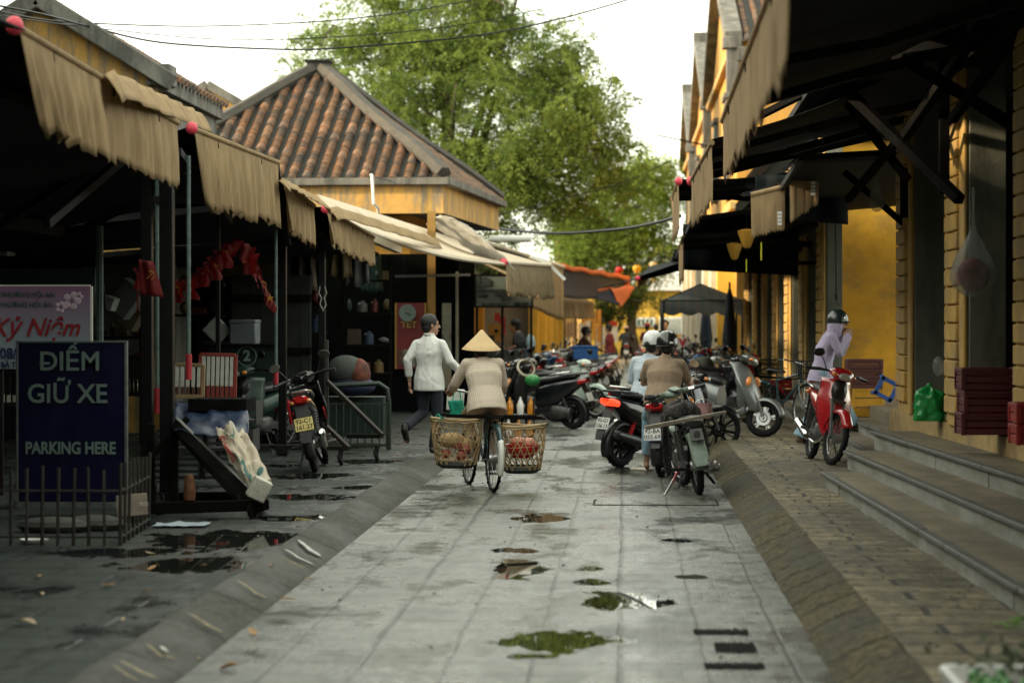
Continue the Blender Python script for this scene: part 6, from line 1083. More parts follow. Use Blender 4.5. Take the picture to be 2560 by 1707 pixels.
text('lettering','BỂ NƯỚC',.072,mat('chalk_letters',(.45,.42,.37),.8),sg,m_+V((-.02,-.012,.0)),rot=(R(90),R(-3),an),bold=.002,sx=.62); text('lettering','PCCC',.035,MT['chalk_letters'],sg,m_+V((.085,.012,.005)),rot=(R(90),R(-3),an),bold=.001,sx=.7)
# stones and plate behind fence
for i,(px,py,sx_,lb) in enumerate([(125,1330,.28,'flat grey stone slab on the ground behind the low iron fence'),(230,1325,.25,'darker rounded stone on the ground behind the low iron fence')]):
    q=G(px,py,ZL); b=MB(); b.sphere(q+V((0,.1,.04)),1,12,6,(sx_,.16,.07)); b.xf(I3); tag(b.build('stone',mat('dark_stone',(.04,.042,.038),.8,var=.3,bump=.4),sm=30),lb,'stone')
q=G(86,1357,ZL); b=MB(); b.lathe([(0,.01),(.08,.012),(.10,.03),(.098,.022),(.08,.004)],q,n=24); tag(b.build('plate',white),'white plate lying on the ground inside the low iron fence','plate')
# trolley with diagonal rail
tr=T('trolley','heavy dark wheeled trolley frame with a diagonal rail by the wet pavement','trolley',(-3.6,19.6,ZL))
def W(px,py,Y): return P(px,py,Y)
b=MB(); b.bar(W(370,1270,19.1),W(662,1262,19.1),.07,.09); b.bar(W(370,1245,20.6),W(650,1240,20.6),.07,.09); b.bar(W(662,1262,19.1),W(650,1240,20.6),.07,.08); b.build('base',wood,tr,bev=.008)
rail_m=mat('worn_black_rail',(.010,.011,.010),.5,.1,var=.4,vs=9,stain=(.035,.028,.02),sa=.5,ss=(10,10,10))
for a_,c_,w_,h_ in ((W(436,1056,19.6),W(648,1262,19.2),.05,.10),(W(440,1075,20.4),W(600,1250,20.4),.04,.07)): b=MB(); b.bar(a_,c_,w_,h_); b.build('diagonal_rail',rail_m,tr,bev=.006)
b=MB(); b.bar(W(436,1056,19.7),W(436,1270,19.7),.06,.06); b.bar(W(378,1060,20),W(378,1270,20),.06,.06); b.bar(W(370,1150,19.8),W(470,1045,19.9),.05,.05); b.build('uprights',wood,tr,bev=.006)
for px,Y in ((632,19.1),(600,20.3),(400,19.3)):
    q=W(px,1285,Y); q.z=ZL+.062; b=MB(); b.lathe([(0,-.02),(.04,-.02),(.062,-.015),(.062,.015),(.04,.02),(0,.02)],q,M=Matrix.Rotation(R(90),3,'Y')@Matrix.Rotation(R(25),3,'X'),n=20); b.bar(q+V((-.03,0,0)),q+V((-.02,.03,.10)),.012,.05); b.bar(q+V((.03,0,0)),q+V((.02,.03,.10)),.012,.05); b.build('castor',rubber,tr)
# shelves inside: plastic crates stacked dark
for i,(px,py,wd,hg,Y,m,lb) in enumerate([(520,1150,.95,.75,21.6,mat('black_crate',(.02,.022,.024),.6),'stack of dark plastic crates behind the trolley diagonal'),]):
    q=W(px,py,Y); t=T('crate_stack',lb,'crates',q); b=MB()
    for k in range(3):
        z=ZL+.14+.25*k; x=q.x-.25+.03*k
        for dx in (0,.45):
            b.box((x+dx,Y,z+.03),(.42,.4,.02)); [b.box((x+dx+.2*e,Y,z+.11),(.015,.4,.2)) for e in(-1,1)]; 
            for j in range(4): b.box((x+dx,Y-.2,z+.03+.055*j),(.40,.012,.025))
    b.build('slats',m,t)
q=W(468,1258,19.0); b=MB(); b.lathe([(0,0),(.045,0),(.05,.05),(.04,.16),(.03,.2),(0,.21)],q+V((0,.1,.02)),n=12); tag(b.build('block',mat('worn_orange_wood',(.11,.04,.014),.7,var=.6,vs=18)),'stubby orange and brown wooden block standing on the trolley base','block')
# white planks / rails seen through
for py in (1060,1132,1185): pass
# blue tarp and sack
bt=T('blue_tarp','glossy dark blue plastic tarpaulin heaped over goods on the trolley','tarpaulin',W(530,1040,20.3)); btm=mat('blue_tarp_plastic',(.010,.020,.050),.5,var=.6,vs=6,bump=.8,bs=9,spec=.25)
def tf(u,v):
    x=436+185*u; y=1000+5*math.sin(u*5)+8*abs(u-.5)+72*v+22*u*v; d=.25*math.sin(v*1.5); return tuple(W(x,y,20.9-1.3*v-.1)+V((.03*nz(u*6,v*5,1,3),-.04*nz(u*9,v*4,1,2),.035*nz(u*5,v*4,1,8))))
b=MB(); b.grid(tf,40,18); b.build('sheet',btm,bt,sm=80,sol=.006); b=MB(); b.box(W(555,1010,20.6),(.5,.5,.10)); b.build('goods',wood,bt)
sk=T('rice_sack','cream woven sack printed green and red draped over the diagonal rail','sack',W(600,1150,19)); skm=mat('woven_sack',(.52,.46,.37),.75,var=.15,vs=7,bump=.7,bs=10,stain=(.38,.3,.2),sa=.4,ss=(5,5,5))
def sf_(u,v):
    l=W(540-8*math.sin(v*3)+85*v,1066+165*v,19.5-.4*v); r=W(605+ (75*v),1068+140*v,19.6-.5*v); p=l.lerp(r,u); return (p.x,p.y-.07*math.sin(u*3.14)-.05*nz(u*3,v*4,1.5,3),p.z+.05*nz(u*4,v*7,1,6)-.02*math.sin(u*9+v*4)+.04*abs(nz(u*6,v*3,1,2)))
b=MB(); b.grid(sf_,24,30); b.build('sack',skm,sk,sm=80,sol=.008)
b=MB(); 
for (u0,v0,ru,rv_) in ((.45,.12,.2,.10),(.42,.66,.17,.19),(.8,.8,.12,.06)): 
    vs=[V(sf_(u0+ru*math.cos(k*.524)*(1-.3*abs(math.sin(k*.524))),v0+rv_*math.sin(k*.524)))+V((0,-.012,.0)) for k in range(12)]; b.add(vs,[tuple(range(12))])
b.build('leaf_print',mat('green_leaf_print',(.06,.16,.14),.7,var=.4,vs=25),sk,sm=0)
b=MB(); 
for k in range(22): p=V(sf_(.10+.05*(k%2),.10+.021*k))+V((0,-.012,0)); b.box(p,(.022,.004,.012),M=Matrix.Rotation(R(50),3,'Y'))
b.build('red_print',mat('red_print',(.5,.06,.06),.7),sk,sm=0)
bx=T('carton','crumpled white carton end at the foot of the diagonal rail','carton',W(650,1225,18.8)); b=MB(); b.box(W(648,1222,18.95),(.15,.10,.17),M=Matrix.Rotation(R(28),3,'Y')@Matrix.Rotation(R(20),3,'Z')); b.build('box',mat('dirty_carton',(.5,.48,.42),.7,var=.2,vs=8,bump=.4),bx,bev=.01)
# paper on wet ground
q=G(455,1315,ZL); b=MB(); b.grid(lambda u,v:(q.x-.2+.4*u,q.y-.15+.3*v,ZL+.008+.02*nz(u*4,v*4,1,1)+.01),8,6); tag(b.build('paper',mat('blue_white_paper',(.3,.36,.42),.7)),'flat crumpled pale sheet lying by the puddle under the trolley','paper')
# gates
def gate(label,px0,px1,py0,py1,Y,fm,slat,low,n,tilt=0):
    a=P(px0,py1,Y); c=P(px1,py0,Y); t=T('slatted_gate',label,'gate',a,group='slatted wooden gates by the left stalls'); b=MB(); A=Matrix.Translation(((a.x+c.x)/2,Y,(a.z+c.z)/2))@Matrix.Rotation(R(tilt),4,'Y'); w=(c.x-a.x)/2; h=(c.z-a.z)/2
    for p_,s_ in (((0,0,h),(2*w,.03,.04)),((0,0,-h),(2*w,.03,.04)),((w,0,0),(.035,.031,2*h)),((-w,0,0),(.035,.031,2*h))): b.box(p_,s_)
    b.xf(A); b.build('frame',fm,t,bev=.003)
    b=MB(); b2=MB()
    for i in range(n): x=-w+2*w*(i+.8)/(n+.6); b.box((x,-.005,h*.28),(.032,.02,h*1.35)); b2.box((x+.003,-.004,-h*.66),(.03,.02,h*.62))
    b.xf(A); b.build('slats',slat,t); b2.xf(A); b2.build('lower_slats',low,t)
wslat=mat('white_slats',(.5,.5,.45),.6,var=.15,vs=10); rslat=mat('red_brown_slats',(.22,.03,.02),.6)
gate('brown framed gate with white slats behind the thick black post',390,508,912,990,24.2,mat('tan_frame',(.25,.18,.09),.7,var=.3),wslat,mat('brown_slats',(.08,.03,.02),.7),8,1)
gate('red framed gate with slats white above and red below',500,588,887,998,24.8,rslat,wslat,rslat,7,1.5)
gate('thin dark railing seen right of the parking sign',312,356,892,985,23,wood,wood,wood,4)
gate('short railing at the left edge under the pink banner',-20,48,935,1010,22,steel,steel,wslat,4)
q=P(335,965,23.4); b=MB(); b.sphere(q,1,14,8,(.12,.1,.07)); hm=T('helmet','cream helmet resting behind the railing beside the parking sign','helmet',q); b.build('shell',mat('cream_shell',(.5,.5,.3),.3,coat=.5),hm,sm=80)
# styrofoam boxes and shelves
foam=mat('styrofoam',(.30,.33,.30),.8,var=.12,vs=6)
def fbox(label,px0,px1,py0,py1,Y,rot=0,tape=True,m=foam,d=.4,lid=True):
    a=P(px0,py1,Y); c=P(px1,py0,Y); w=c.x-a.x; h=c.z-a.z; o=V(((a.x+c.x)/2,Y,(a.z+c.z)/2)); t=T('foam_box',label,'box',o,group='foam boxes around the left stalls'); M=Matrix.Rotation(R(rot),3,'Y')
    b=MB(); b.box(o,(w,d,h),M=M); b.build('box',m,t,bev=.015)
    if lid: b=MB(); b.box(o+M@V((0,0,h/2+.02)),(w*1.03,d*1.03,.05),M=M); b.build('lid',m,t,bev=.012)
    if tape: b=MB(); b.box(o+M@V((0,-d/2-.004,0)),(.06,.006,h*.5),M=M); b.build('tape',mat('red_tape',(.35,.05,.03),.5),t)
fbox('long white foam box on the upper shelf, one strip of red tape',52,165,562,618,29); fbox('greyish foam box at the right end of the upper shelf',167,222,562,622,29.1); fbox('white foam box cut by the left edge of the photo on the upper shelf',-40,30,585,640,28.6,tape=False)
fbox('tilted foam box with a dark open side left of the thick post',285,345,712,790,30,38,False,mat('shadowed_foam',(.12,.13,.12),.8)); fbox('brown carton tilted beside the dark open foam box',300,352,770,820,30.5,32,False,mat('brown_carton',(.10,.075,.045),.8)); fbox('pale foam lid standing on its corner by the green counter',515,570,800,852,29.5,45,False,d=.06,lid=False); fbox('grey plastic tub right of the diamond-shaped foam lid',580,645,808,860,29.6,0,False,mat('grey_tub',(.10,.12,.13),.5)); fbox('small foam box leaning under the tilted one',262,290,750,775,29.7,20,False)
sh=T('shelf','long upper shelf with stacked dark trays under the foam boxes','shelf',P(100,640,29)); b=MB(); a=P(-40,632,28.9); c=P(240,648,28.9); b.bar(a,c,.06,.6); b.build('board',steel,sh); b=MB()
for i in range(7): q=P(5+i*33,668,28.9); b.box(q+V((0,0,0)),(.14,.5,.03)); b.box(q+V((0,0,.06)),(.14,.5,.015))
b.build('trays',wood,sh); b=MB(); b.bar(P(-40,690,28.8),P(240,700,28.8),.12,.3); b.build('front_beam',mat('teal_beam',(.06,.10,.11),.5),sh)
b=MB(); b.box(P(240,800,33.5),(1.6,.1,1.7)); b.build('panel',mat('faint_shop_panel',(.07,.075,.06),.7,var=.3),sh)
# corrugated sheets behind
cr_=T('roof_sheet','pale corrugated roof edge glimpsed above the shelf','roof sheet',P(200,540,30)); b=MB(); a=P(-40,575,31); c=P(240,540,31); b.grid(lambda u,v:tuple(a.lerp(c,u)+V((0,.8*v,.25*v+.02*math.sin(u*160)))),160,2); b.build('sheet',mat('pale_tin',(.4,.42,.4),.5),cr_,sm=0)
# green counter with a 2 in a ring
gc=T('green_counter','dark green counter with a white 2 in a ring behind the red framed gate','counter',P(610,930,31)); a=P(520,1010,31); c=P(700,862,31); b=MB(); b.box(((a.x+c.x)/2,31.3,(a.z+c.z)/2-.2),(c.x-a.x,.6,c.z-a.z+.4)); b.build('body',mat('dark_green_panel',(.004,.018,.013),.5,var=.2),gc,bev=.01); b=MB(); b.box(((a.x+c.x)/2,31.25,c.z+.02),(c.x-a.x+.1,.75,.04)); b.build('top',steel,gc)
q=P(617,890,30.97); text('number','2',.19,mat('faint_white_print',(.22,.32,.28),.6),gc,q,bold=.006); b=MB(); b.lathe([(.118,-.003),(.128,-.003),(.128,.003),(.118,.003)],q,M=Matrix.Rotation(R(90),3,'X'),n=32); b.build('ring',MT['faint_white_print'],gc)
# flag garland
redf=mat('red_flag_cloth',(.15,.006,.005),.8,var=.2,vs=5,trans=.35); yel=mat('yellow_emblem',(.35,.18,.015),.7)
def star(c,r,M=None):
    return [V(c)+V((math.sin(k*math.pi/5)*(r if k%2==0 else r*.4),0,math.cos(k*math.pi/5)*(r if k%2==0 else r*.4))) for k in range(10)]
fg=T('flag_string','string of small red flags with yellow emblems under the dark inner canopy','flag string',P(520,650,25)); ptsf=[(352,672,22.5),(400,690,23.5),(440,705,24),(475,695,24.2),(510,668,24.5),(540,640,24.8),(565,612,25),(592,600,25.2),(618,618,25.4),(640,650,25.6),(655,690,25.8),(672,722,25.9),(690,752,26)]
cp=[P(*q) for q in ptsf]; b=MB(); b.tube(cp,.006,5); b.build('cord',wood,fg)
for i,q in enumerate(cp[:-1]):
    for k in range(2):
        p=q.lerp(cp[i+1],k*.5); wd=U(.11,.16); h_=U(.16,.23); ti=U(-.3,.3); lv=V((math.cos(ti),U(-.5,.5),math.sin(ti)*.5)).normalized(); ln=U(-.25,.25)
        if i>8: lv=(cp[min(i+1,12)]-q).normalized(); 
        def ff(u,v): return tuple(p+lv*wd*(u-.5)+V((ln*v*.3+.02*math.sin(v*5+i),.03*math.sin(u*7+v*3+i),-h_*v)))
        b=MB(); b.grid(ff,6,7); f_=b.build('flag',redf,fg,sm=80); c=V(ff(.5,.5))+V((0,-.035,0))
        if k==0: b=MB(); b.add(star(c,.045) if i%2 else [c+V((math.cos(a)*.045,0,math.sin(a)*.045)) for a in [j*.5-1 for j in range(7)]]+[c+V((math.cos(a)*.03+.008,0,math.sin(a)*.03)) for a in [(6-j)*.5-1 for j in range(7)]],[tuple(range(10))] if i%2 else [tuple(range(14))]); b.build('emblem',yel,f_,sm=0)
fl=T('flag','single larger red flag with a yellow emblem in front of the thick black post','flag',P(368,690,20.1)); A_=P(347,648,20.1)
b=MB(); b.grid(lambda u,v:(A_.x+.12*u+.02*v+.07*u*v,20.1+.02*math.sin(u*8),A_.z-.30*v-.02*u),8,8); b.build('cloth',redf,fl,sm=80,sol=.003); c=P(376,688,20.06); b=MB(); b.add([c+V((math.cos(a)*.04,0,math.sin(a)*.04)) for a in [j*.5-1.5 for j in range(8)]]+[c+V((math.cos(a)*.028+.008,0,math.sin(a)*.028)) for a in [(7-j)*.5-1.5 for j in range(8)]],[tuple(range(16))]); b.bar(c+V((-.03,-.002,-.03)),c+V((.03,-.002,.03)),.012,.003); b.build('emblem',yel,fl,sm=0)
b=MB(); A2=P(342,685,20.1); b.grid(lambda u,v:(A2.x+.015*u,20.1,A2.z-.32*v+.01*u),2,8); tag(b.build('ribbon',redf,sol=.003),'narrow red ribbon hanging left of the larger red flag','ribbon')
# second cart, barrier, sacks, in front of the kiosk wall
c2=T('cart_frame','dark cart frame with two slanted rails and small wheels right of the left motorbike','cart',P(880,1050,27.5)); b=MB()
for a_,c_ in ((P(816,952,27.6),P(956,1088,27.0)),(P(816,1066,26.6),P(872,1120,26.3)),(P(816,850,27.6),P(816,1110,27.6)),(P(640,1116,26.9),P(872,1120,26.5)),(P(870,1090,28),P(956,1090,27.2))): b.bar(a_,c_,.045,.05)
b.build('rails',rust,c2,bev=.004)
for px,py,Y in((940,1106,27.1),(850,1140,26.3)): q=P(px,py,Y); q.z=ZL+.06; b=MB(); b.lathe([(0,-.02),(.06,-.018),(.06,.018),(0,.02)],q,M=Matrix.Rotation(R(70),3,'Y'),n=18); b.bar(q,q+V((.01,.02,.11)),.04,.04); b.build('castor',rubber,c2)
fb=T('barrier','low dark green metal barrier with thin bars in front of the kiosk wall','barrier',P(890,1040,29.5)); b=MB(); a=P(822,1078,29.5); c=P(966,1010,29.5)
for i in range(9): x=a.x+(c.x-a.x)*i/8; b.tube([(x,29.5,ZL+.02),(x,29.5,c.z+.02)],.010,6)
b.bar((a.x,29.5,c.z),(c.x,29.5,c.z),.02); b.bar((a.x,29.5,ZL+.06),(c.x+.02,29.5,ZL+.06),.03); b.tube([(a.x-.02,29.6,c.z+.22),(c.x-.1,29.6,c.z+.25),(c.x,29.6,c.z+.18),(c.x+.02,29.6,c.z),(c.x+.02,29.6,ZL)],.03,8); b.build('bars',mat('grey_green_metal',(.025,.038,.032),.5,.3),fb)
sk2=T('sacks','pale and dark blue sacks piled behind the cart frame','sacks',P(870,950,30)); 
for m_,px,py,a_ in ((mat('pale_sack',(.04,.05,.045),.8,bump=.5),865,925,(.24,.2,.19)),(mat('navy_sack',(.012,.018,.05),.7,bump=.5),880,965,(.3,.2,.13)),(mat('red_green_sack',(.12,.03,.015),.8,var=.8,vs=6),895,935,(.16,.18,.2))): b=MB(); b.sphere(P(px,py,30.2),1,16,10,a_); b.build('sack',m_,sk2,sm=80)
b=MB(); b.box(P(870,1040,30.6),(.95,.5,.5)); b.build('bench',mat('dark_green_panel',(.004,.018,.013),.5),sk2)
# dark shop front beyond
df=T('closed_shop','dark closed shop front with a yellow corner post under the kiosk','shop front',P(1050,900,42.5)); xa=P(640,800,42.6).x; xb=P(1186,800,42.6).x
b=MB(); b.box(((xa+xb)/2,42.6,1.45),(xb-xa,.12,2.9)); b.build('wall',mat('near_black_boards',(.003,.004,.0035),.95,var=.4,vs=3,spec=.03),df); b=MB(); b.box(P(1079,770,42.5)+V((0,0,.4)),(.14,.12,2.6)); b.build('yellow_post',mat('dim_yellow',(.26,.15,.03),.7),df)
b=MB(); b.box(P(1117,850,42.5)+V((0,0,-.1)),(.16,.08,1.5)); b.box(P(1143,850,42.5),(.05,.08,2.4)); b.build('door_leaf',mat('worn_grey_green_door',(.16,.16,.12),.7,var=.35,vs=3,stain=(.2,.13,.07),sa=.5,ss=(12,12,2)),df); b=MB()
for px in (1108,1127): q=P(px,842,42.42); b.tube([q+V((0,0,.04)),q+V((0,-.03,.04)),q+V((0,-.03,-.04)),q+V((0,0,-.04))],.008,6)
b.build('door_handle',black,df)
cb=T('clock_board','red wall calendar board with a round clock at its top, gold edges','clock',P(1025,840,42.4)); a=P(990,922,42.42); c=P(1064,757,42.42); o=V(((a.x+c.x)/2,42.42,(a.z+c.z)/2)); b=MB(); b.box(o,(c.x-a.x,.04,c.z-a.z)); b.build('board',mat('dark_red_board',(.13,.012,.012),.6,var=.2),cb)
b=MB(); [b.box(o+V((e*(c.x-a.x)/2,-.02,0)),(.03,.03,c.z-a.z)) for e in(-1,1)]; b.build('gold_edge',mat('gold_edge',(.32,.2,.04),.4,.3),cb)
q=P(1019,782,42.36); b=MB(); b.lathe([(0,-.01),(.145,-.01),(.15,0),(.15,.03),(0,.03)],q,M=Matrix.Rotation(R(90),3,'X'),n=32); ck=b.build('clock_face',mat('grey_clock_face',(.14,.19,.17),.4),cb); b=MB(); b.bar(q+V((0,-.035,0)),q+V((.06,-.035,-.045)),.01); b.bar(q+V((0,-.036,0)),q+V((-.06,-.036,.0)),.01); b.build('hands',black,ck)
b=MB(); b.box(P(1024,895,42.38),(.20,.02,.30)); pg=b.build('calendar_page',mat('grey_page',(.2,.2,.17),.7),cb); text('number','24',.17,mat('plate_ink',(.03,.03,.03),.6),pg,P(1024,889,42.35),bold=.003)
text('lettering','TẾT',.15,mat('dim_gold_letters',(.35,.24,.06),.6),cb,P(1022,812,42.37),bold=.004)
b=MB(); [b.box(P(x_,893,42.385),(.09,.015,.24)) for x_ in (1003,1046)]; b.build('side_panel',mat('dim_red_green',(.10,.06,.03),.7,var=.6,vs=14),cb)
# grey lettered sign board
gs=T('shop_sign','grey sign board with dark lettering on poles beside the fringed canopy','sign',P(1258,725,45)); a=P(1188,767,45); c=P(1331,688,45); o=V(((a.x+c.x)/2,45,(a.z+c.z)/2)); b=MB(); b.box(o,(c.x-a.x,.05,c.z-a.z)); b.build('board',mat('grey_green_sign',(.13,.165,.155),.5,var=.1),gs); dk=mat('dark_sign_ink',(.03,.045,.045),.6)
b=MB(); 
for p_,s_ in ((V((0,0,(c.z-a.z)/2)),(c.x-a.x+.06,.07,.03)),(V((0,0,-(c.z-a.z)/2)),(c.x-a.x+.06,.07,.03)),(V(((c.x-a.x)/2,0,0)),(.03,.07,c.z-a.z)),(V((-(c.x-a.x)/2,0,0)),(.03,.07,c.z-a.z))): b.box(o+p_,s_)
for px in (1192,1256,1328): q=P(px,767,45); b.bar((q.x,45,q.z),(q.x,45,0),.05)
b.build('frame',black,gs)
for st,px,py,sz in (('GIÀY DA',1283,712,.10),('SHOES AND SANDALS',1232,727,.085),('LEATHER',1258,737,.10),('Túi Ví',1262,747,.11),('ĐT: 0905 128 347',1236,762,.085)): text('lettering',st,sz,dk,gs,P(px,py,44.96),bold=.002,sx=.75)
b=MB(); q=P(1197,707,44.96); b.prism([q+V(p) for p in((-.03,0,.12),(.02,0,.12),(.02,0,-.05),(.09,0,-.10),(-.03,0,-.10))],0,(0,.01,0)); q=P(1212,705,44.96); b.prism([q+V(p) for p in((-.06,0,.06),(0,0,.10),(.12,0,.02),(.10,0,-.08),(-.04,0,-.09))],0,(0,.01,0)); b.sphere(P(1205,738,44.96),1,10,6,(.1,.01,.045)); b.sphere(P(1292,759,44.96),1,10,6,(.07,.01,.035)); b.sphere(P(1312,759,44.96),1,10,6,(.07,.01,.03)); b.build('picture',dk,gs)
# stall goods behind the sign
sc_=T('glass_stall','street stall with an orange cabinet and hanging red trinkets under the grey sign','stall',P(1240,850,47)); b=MB(); b.box(P(1240,832,47),(.28,.4,.34)); b.build('orange_cabinet',mat('orange_cabinet',(.5,.24,.04),.5),sc_); b=MB(); b.sphere(P(1241,827,46.75),.04); b.build('knob',black,sc_)
[MB().box(P(x_,y_,46.9),(w_,.05,h_)).build('red_goods',mat('red_goods',(.45,.03,.02),.5,var=.3,vs=9),sc_) for x_,y_,w_,h_ in ((1256,815,.12,.36),(1243,793,.1,.16),(1270,885,.18,.2))]; b=MB(); b.box(P(1240,905,47),(1.4,.6,.5)); b.box(P(1205,870,47),(.5,.5,.5)); b.build('counter',mat('dim_counter',(.05,.06,.05),.6,var=.6,vs=7),sc_)
# amber bottles display, baskets, green bag, helm
bd_=T('bottle_rack','rack of amber fuel bottles and white cans right behind the cyclist','bottle rack',(-1.5,34.6,0)); b=MB(); [b.box((-1.5,34.6,z),(.42,.3,.02)) for z in (.05,.36)]; [b.bar((-1.5+e*.2,34.6+f*.14,0),(-1.5+e*.2,34.6+f*.14,.6),.015) for e in(-1,1) for f in(-1,1)]; b.build('rack',black,bd_)
amb=mat('amber_oil',(.62,.24,.02),.15,var=.4,vs=20,coat=.5,trans=.2); 
for i in range(6):
    x=-1.66+.15*(i%3)+.02*(i//3); z=(.06,.37)[i//3]; b=MB(); b.lathe([(0,0),(.045,0),(.05,.02),(.05,.14),(.03,.19),(.015,.22),(.015,.25),(0,.25)],(x,34.5,z),n=12); b.build('bottle',amb if i%4 else white,bd_); 
fn=T('wheel_fan','round wire-guarded fan lying among the motorbikes behind the bottle rack','fan',P(1315,920,38)); q=P(1315,920,38); b=MB(); b.lathe([(.13,-.03),(.15,0),(.13,.03)],q,M=Matrix.Rotation(R(60),3,'X')@Matrix.Rotation(R(20),3,'Y'),n=24); b.build('guard',mat('cream_plastic',(.45,.4,.3),.5),fn,sol=.012); b=MB(); b.sphere(q,.05); b.build('motor',black,fn); b=MB(); b.tube([q,q+V((0,.05,-.6)),(q.x,38.1,.02)],.02,6); b.build('stem',black,fn)
gb=T('green_bag','bulging translucent green plastic bag beside the fan on the left','bag',P(1330,950,37)); b=MB(); b.sphere(P(1331,950,37),1,16,12,(.12,.12,.09)); b.build('bag',mat('green_plastic_bag',(.05,.30,.09),.3,var=.4,vs=9,bump=.8,bs=12,trans=.3),gb,sm=80)
bc=T('blue_crate','bright blue plastic crate carried on the back of a left-row motorbike','crate',P(1464,880,50.5)); a=P(1434,898,50.5); c=P(1494,866,50.5); o=V(((a.x+c.x)/2,50.5,(a.z+c.z)/2)); w_=(c.x-a.x)/2; h_=(c.z-a.z)/2; b=MB(); b.box(o+V((0,0,-h_)),(w_*2,.4,.02)); [b.box(o+V((e*w_,0,0)),(.02,.4,h_*2)) for e in(-1,1)]; [b.box(o+V((0,e*.2,0)),(w_*2,.02,h_*2)) for e in(-1,1)]; b.box(o+V((0,-.21,h_)),(w_*2.1,.04,.04)); b.build('crate',mat('blue_plastic',(.015,.10,.32),.45,var=.1),bc,bev=.008)
# ---------------- right props ----------------
def crate(label,c,d,m,rz=0,tilt=0,n=4,name='crate'):
    t=T(name,label,'crate',c); b=MB(); x,y,z=d; b.box((0,0,-z/2+.012),(x,y,.02))
    for e in(-1,1):
        for k in range(n): zz=-z/2+z*(k+.5)/n; b.box((e*x/2,0,zz),(.014,y,z/n*.86)); b.box((0,e*y/2,zz),(x,.014,z/n*.86))
        for f in(-1,1): b.box((e*x/2,f*y/2,0),(.035,.035,z))
        b.box((0,e*y/2,z/2-.012),(x+.03,.03,.03)); b.box((e*x/2,0,z/2-.012),(.03,y+.03,.03))
    b.xf(Matrix.Translation(c)@Matrix.Rotation(rz,4,'Z')@Matrix.Rotation(R(tilt),4,'Y')); b.build('shell',m,t,bev=.004); return t
ycr=mat('yellow_crate_plastic',(.55,.28,.02),.5); brc=mat('brown_crate_plastic',(.10,.035,.03),.5); mac=mat('maroon_crate_plastic',(.09,.012,.018),.4); rcr=mat('red_crate_plastic',(.28,.012,.01),.5)
q=P(2167,1000,32); crate('yellow plastic crate standing behind the red motorbike',(q.x,32,.44+.19),(.38,.32,.37),ycr,n=3)
for i in range(3): crate(('lowest','middle','topmost')[i]+' brown plastic crate stacked on the yellow one',(q.x-.08+.02*i,32,.44+.37+.065+.13*i),(.5-.03*i,.34,.125),brc,n=2)
st=T('blue_stool','blue plastic stool lying tilted on the step beyond the yellow quoins','stool',P(2218,975,31)); Ms=Matrix.Translation(P(2216,972,31))@Matrix.Rotation(R(28),4,'Y')@Matrix.Rotation(R(90),4,'X'); b=MB()
for e in(-1,1): b.box((e*.105,0,.02),(.055,.26,.05)); b.box((0,e*.105,.02),(.26,.055,.05))
for e in(-1,1):
    for f in(-1,1): b.bar((e*.10,f*.10,.02),(e*.12,f*.12,-.18),.045)
b.xf(Ms); b.build('frame',mat('blue_stool_plastic',(.05,.12,.38),.4),st,bev=.005)
gb=T('green_bag','tied shiny green plastic bag standing on the plinth between two columns','bag',P(2322,1030,22.8)); q=P(2323,990,22.8); 
def gbf(u,v):
    a=u*6.283; r=(.135*(1-.06*v) if v<.80 else .127*max(.15,1-((v-.8)/.2)**1.6*.95)); k=1+.05*math.sin(a*5+v*4)+.2*nz(math.cos(a)*2,math.sin(a)*2+v*3,1.5,5); e=3.4; ca,sa=math.cos(a),math.sin(a); s=1/((abs(ca)**e+abs(sa)**e)**(1/e)); return (q.x+r*k*s*ca,22.8+r*k*s*sa,.752+.30*v+.07*nz(math.cos(a)*2,math.sin(a)*2,1,7)*v)
b=MB(); b.grid(gbf,36,20); b.build('bag',mat('emerald_plastic_bag',(.02,.26,.06),.22,var=.3,vs=8,bump=.9,bs=10,trans=.15),gb,sm=80); b=MB(); b.sphere((q.x,22.8,1.07),1,8,6,(.03,.02,.04)); b.build('knot',MT['emerald_plastic_bag'],gb)
q=P(2468,985,19.8); 
for i in range(3): crate(('bottom','middle','top')[i]+' maroon crate in the stack behind the second column',(q.x+.02*(i%2),19.8,.76+.09+.18*i),(.44,.4,.175),mac,n=3)
q=P(2552,1010,17.3)
for i in range(2): crate(('lower','upper')[i]+' bright red crate at the right edge of the photo',(q.x+.12,17.2,.76+.12+.15*i),(.36,.34,.14),rcr,n=2)
clear=mat('thin_clear_plastic',(.35,.38,.36),.15,trans=.3,var=.2,vs=8,bump=.9,bs=9,alpha=.2)
def hbag(label,px,py0,py1,ytop,Y,w,m=clear,con=None):
    t=T('plastic_bag',label,'bag',P(px,ytop,Y)); a=P(px,py0,Y); c=P(px,py1,Y); h=a.z-c.z; top=P(px,ytop,Y)
    def f(u,v):
        an=u*6.283; r=w*(.08+.92*math.sin(min(1,v*1.25)*1.57)**1.5)*(math.cos(max(0,v-.72)*5.2)**.6 if v>.72 else 1); k=1+.08*math.sin(an*6+v*5)*(1-v*.5); return (a.x+r*k*math.cos(an),Y+r*k*.8*math.sin(an),a.z-h*v)
    b=MB(); b.grid(f,40,24); b.build('film',m,t,sm=80)
    b=MB(); b.tube([top,a],.010,6); b.build('string',clear,t)
    if con: b=MB(); b.sphere((a.x,Y,c.z+h*.3),1,14,10,(w*.7,w*.55,h*.24)); b.build('contents',con,t,sm=80)
    return t
hbag('big clear plastic bag with red contents hanging between the right columns',2433,560,742,470,20.0,.19,con=mat('pinkish_contents',(.28,.09,.09),.6,var=.7,vs=14))
hbag('small twisted dark plastic bag hanging from a brace under the right awnings',2192,440,530,400,24,.08)
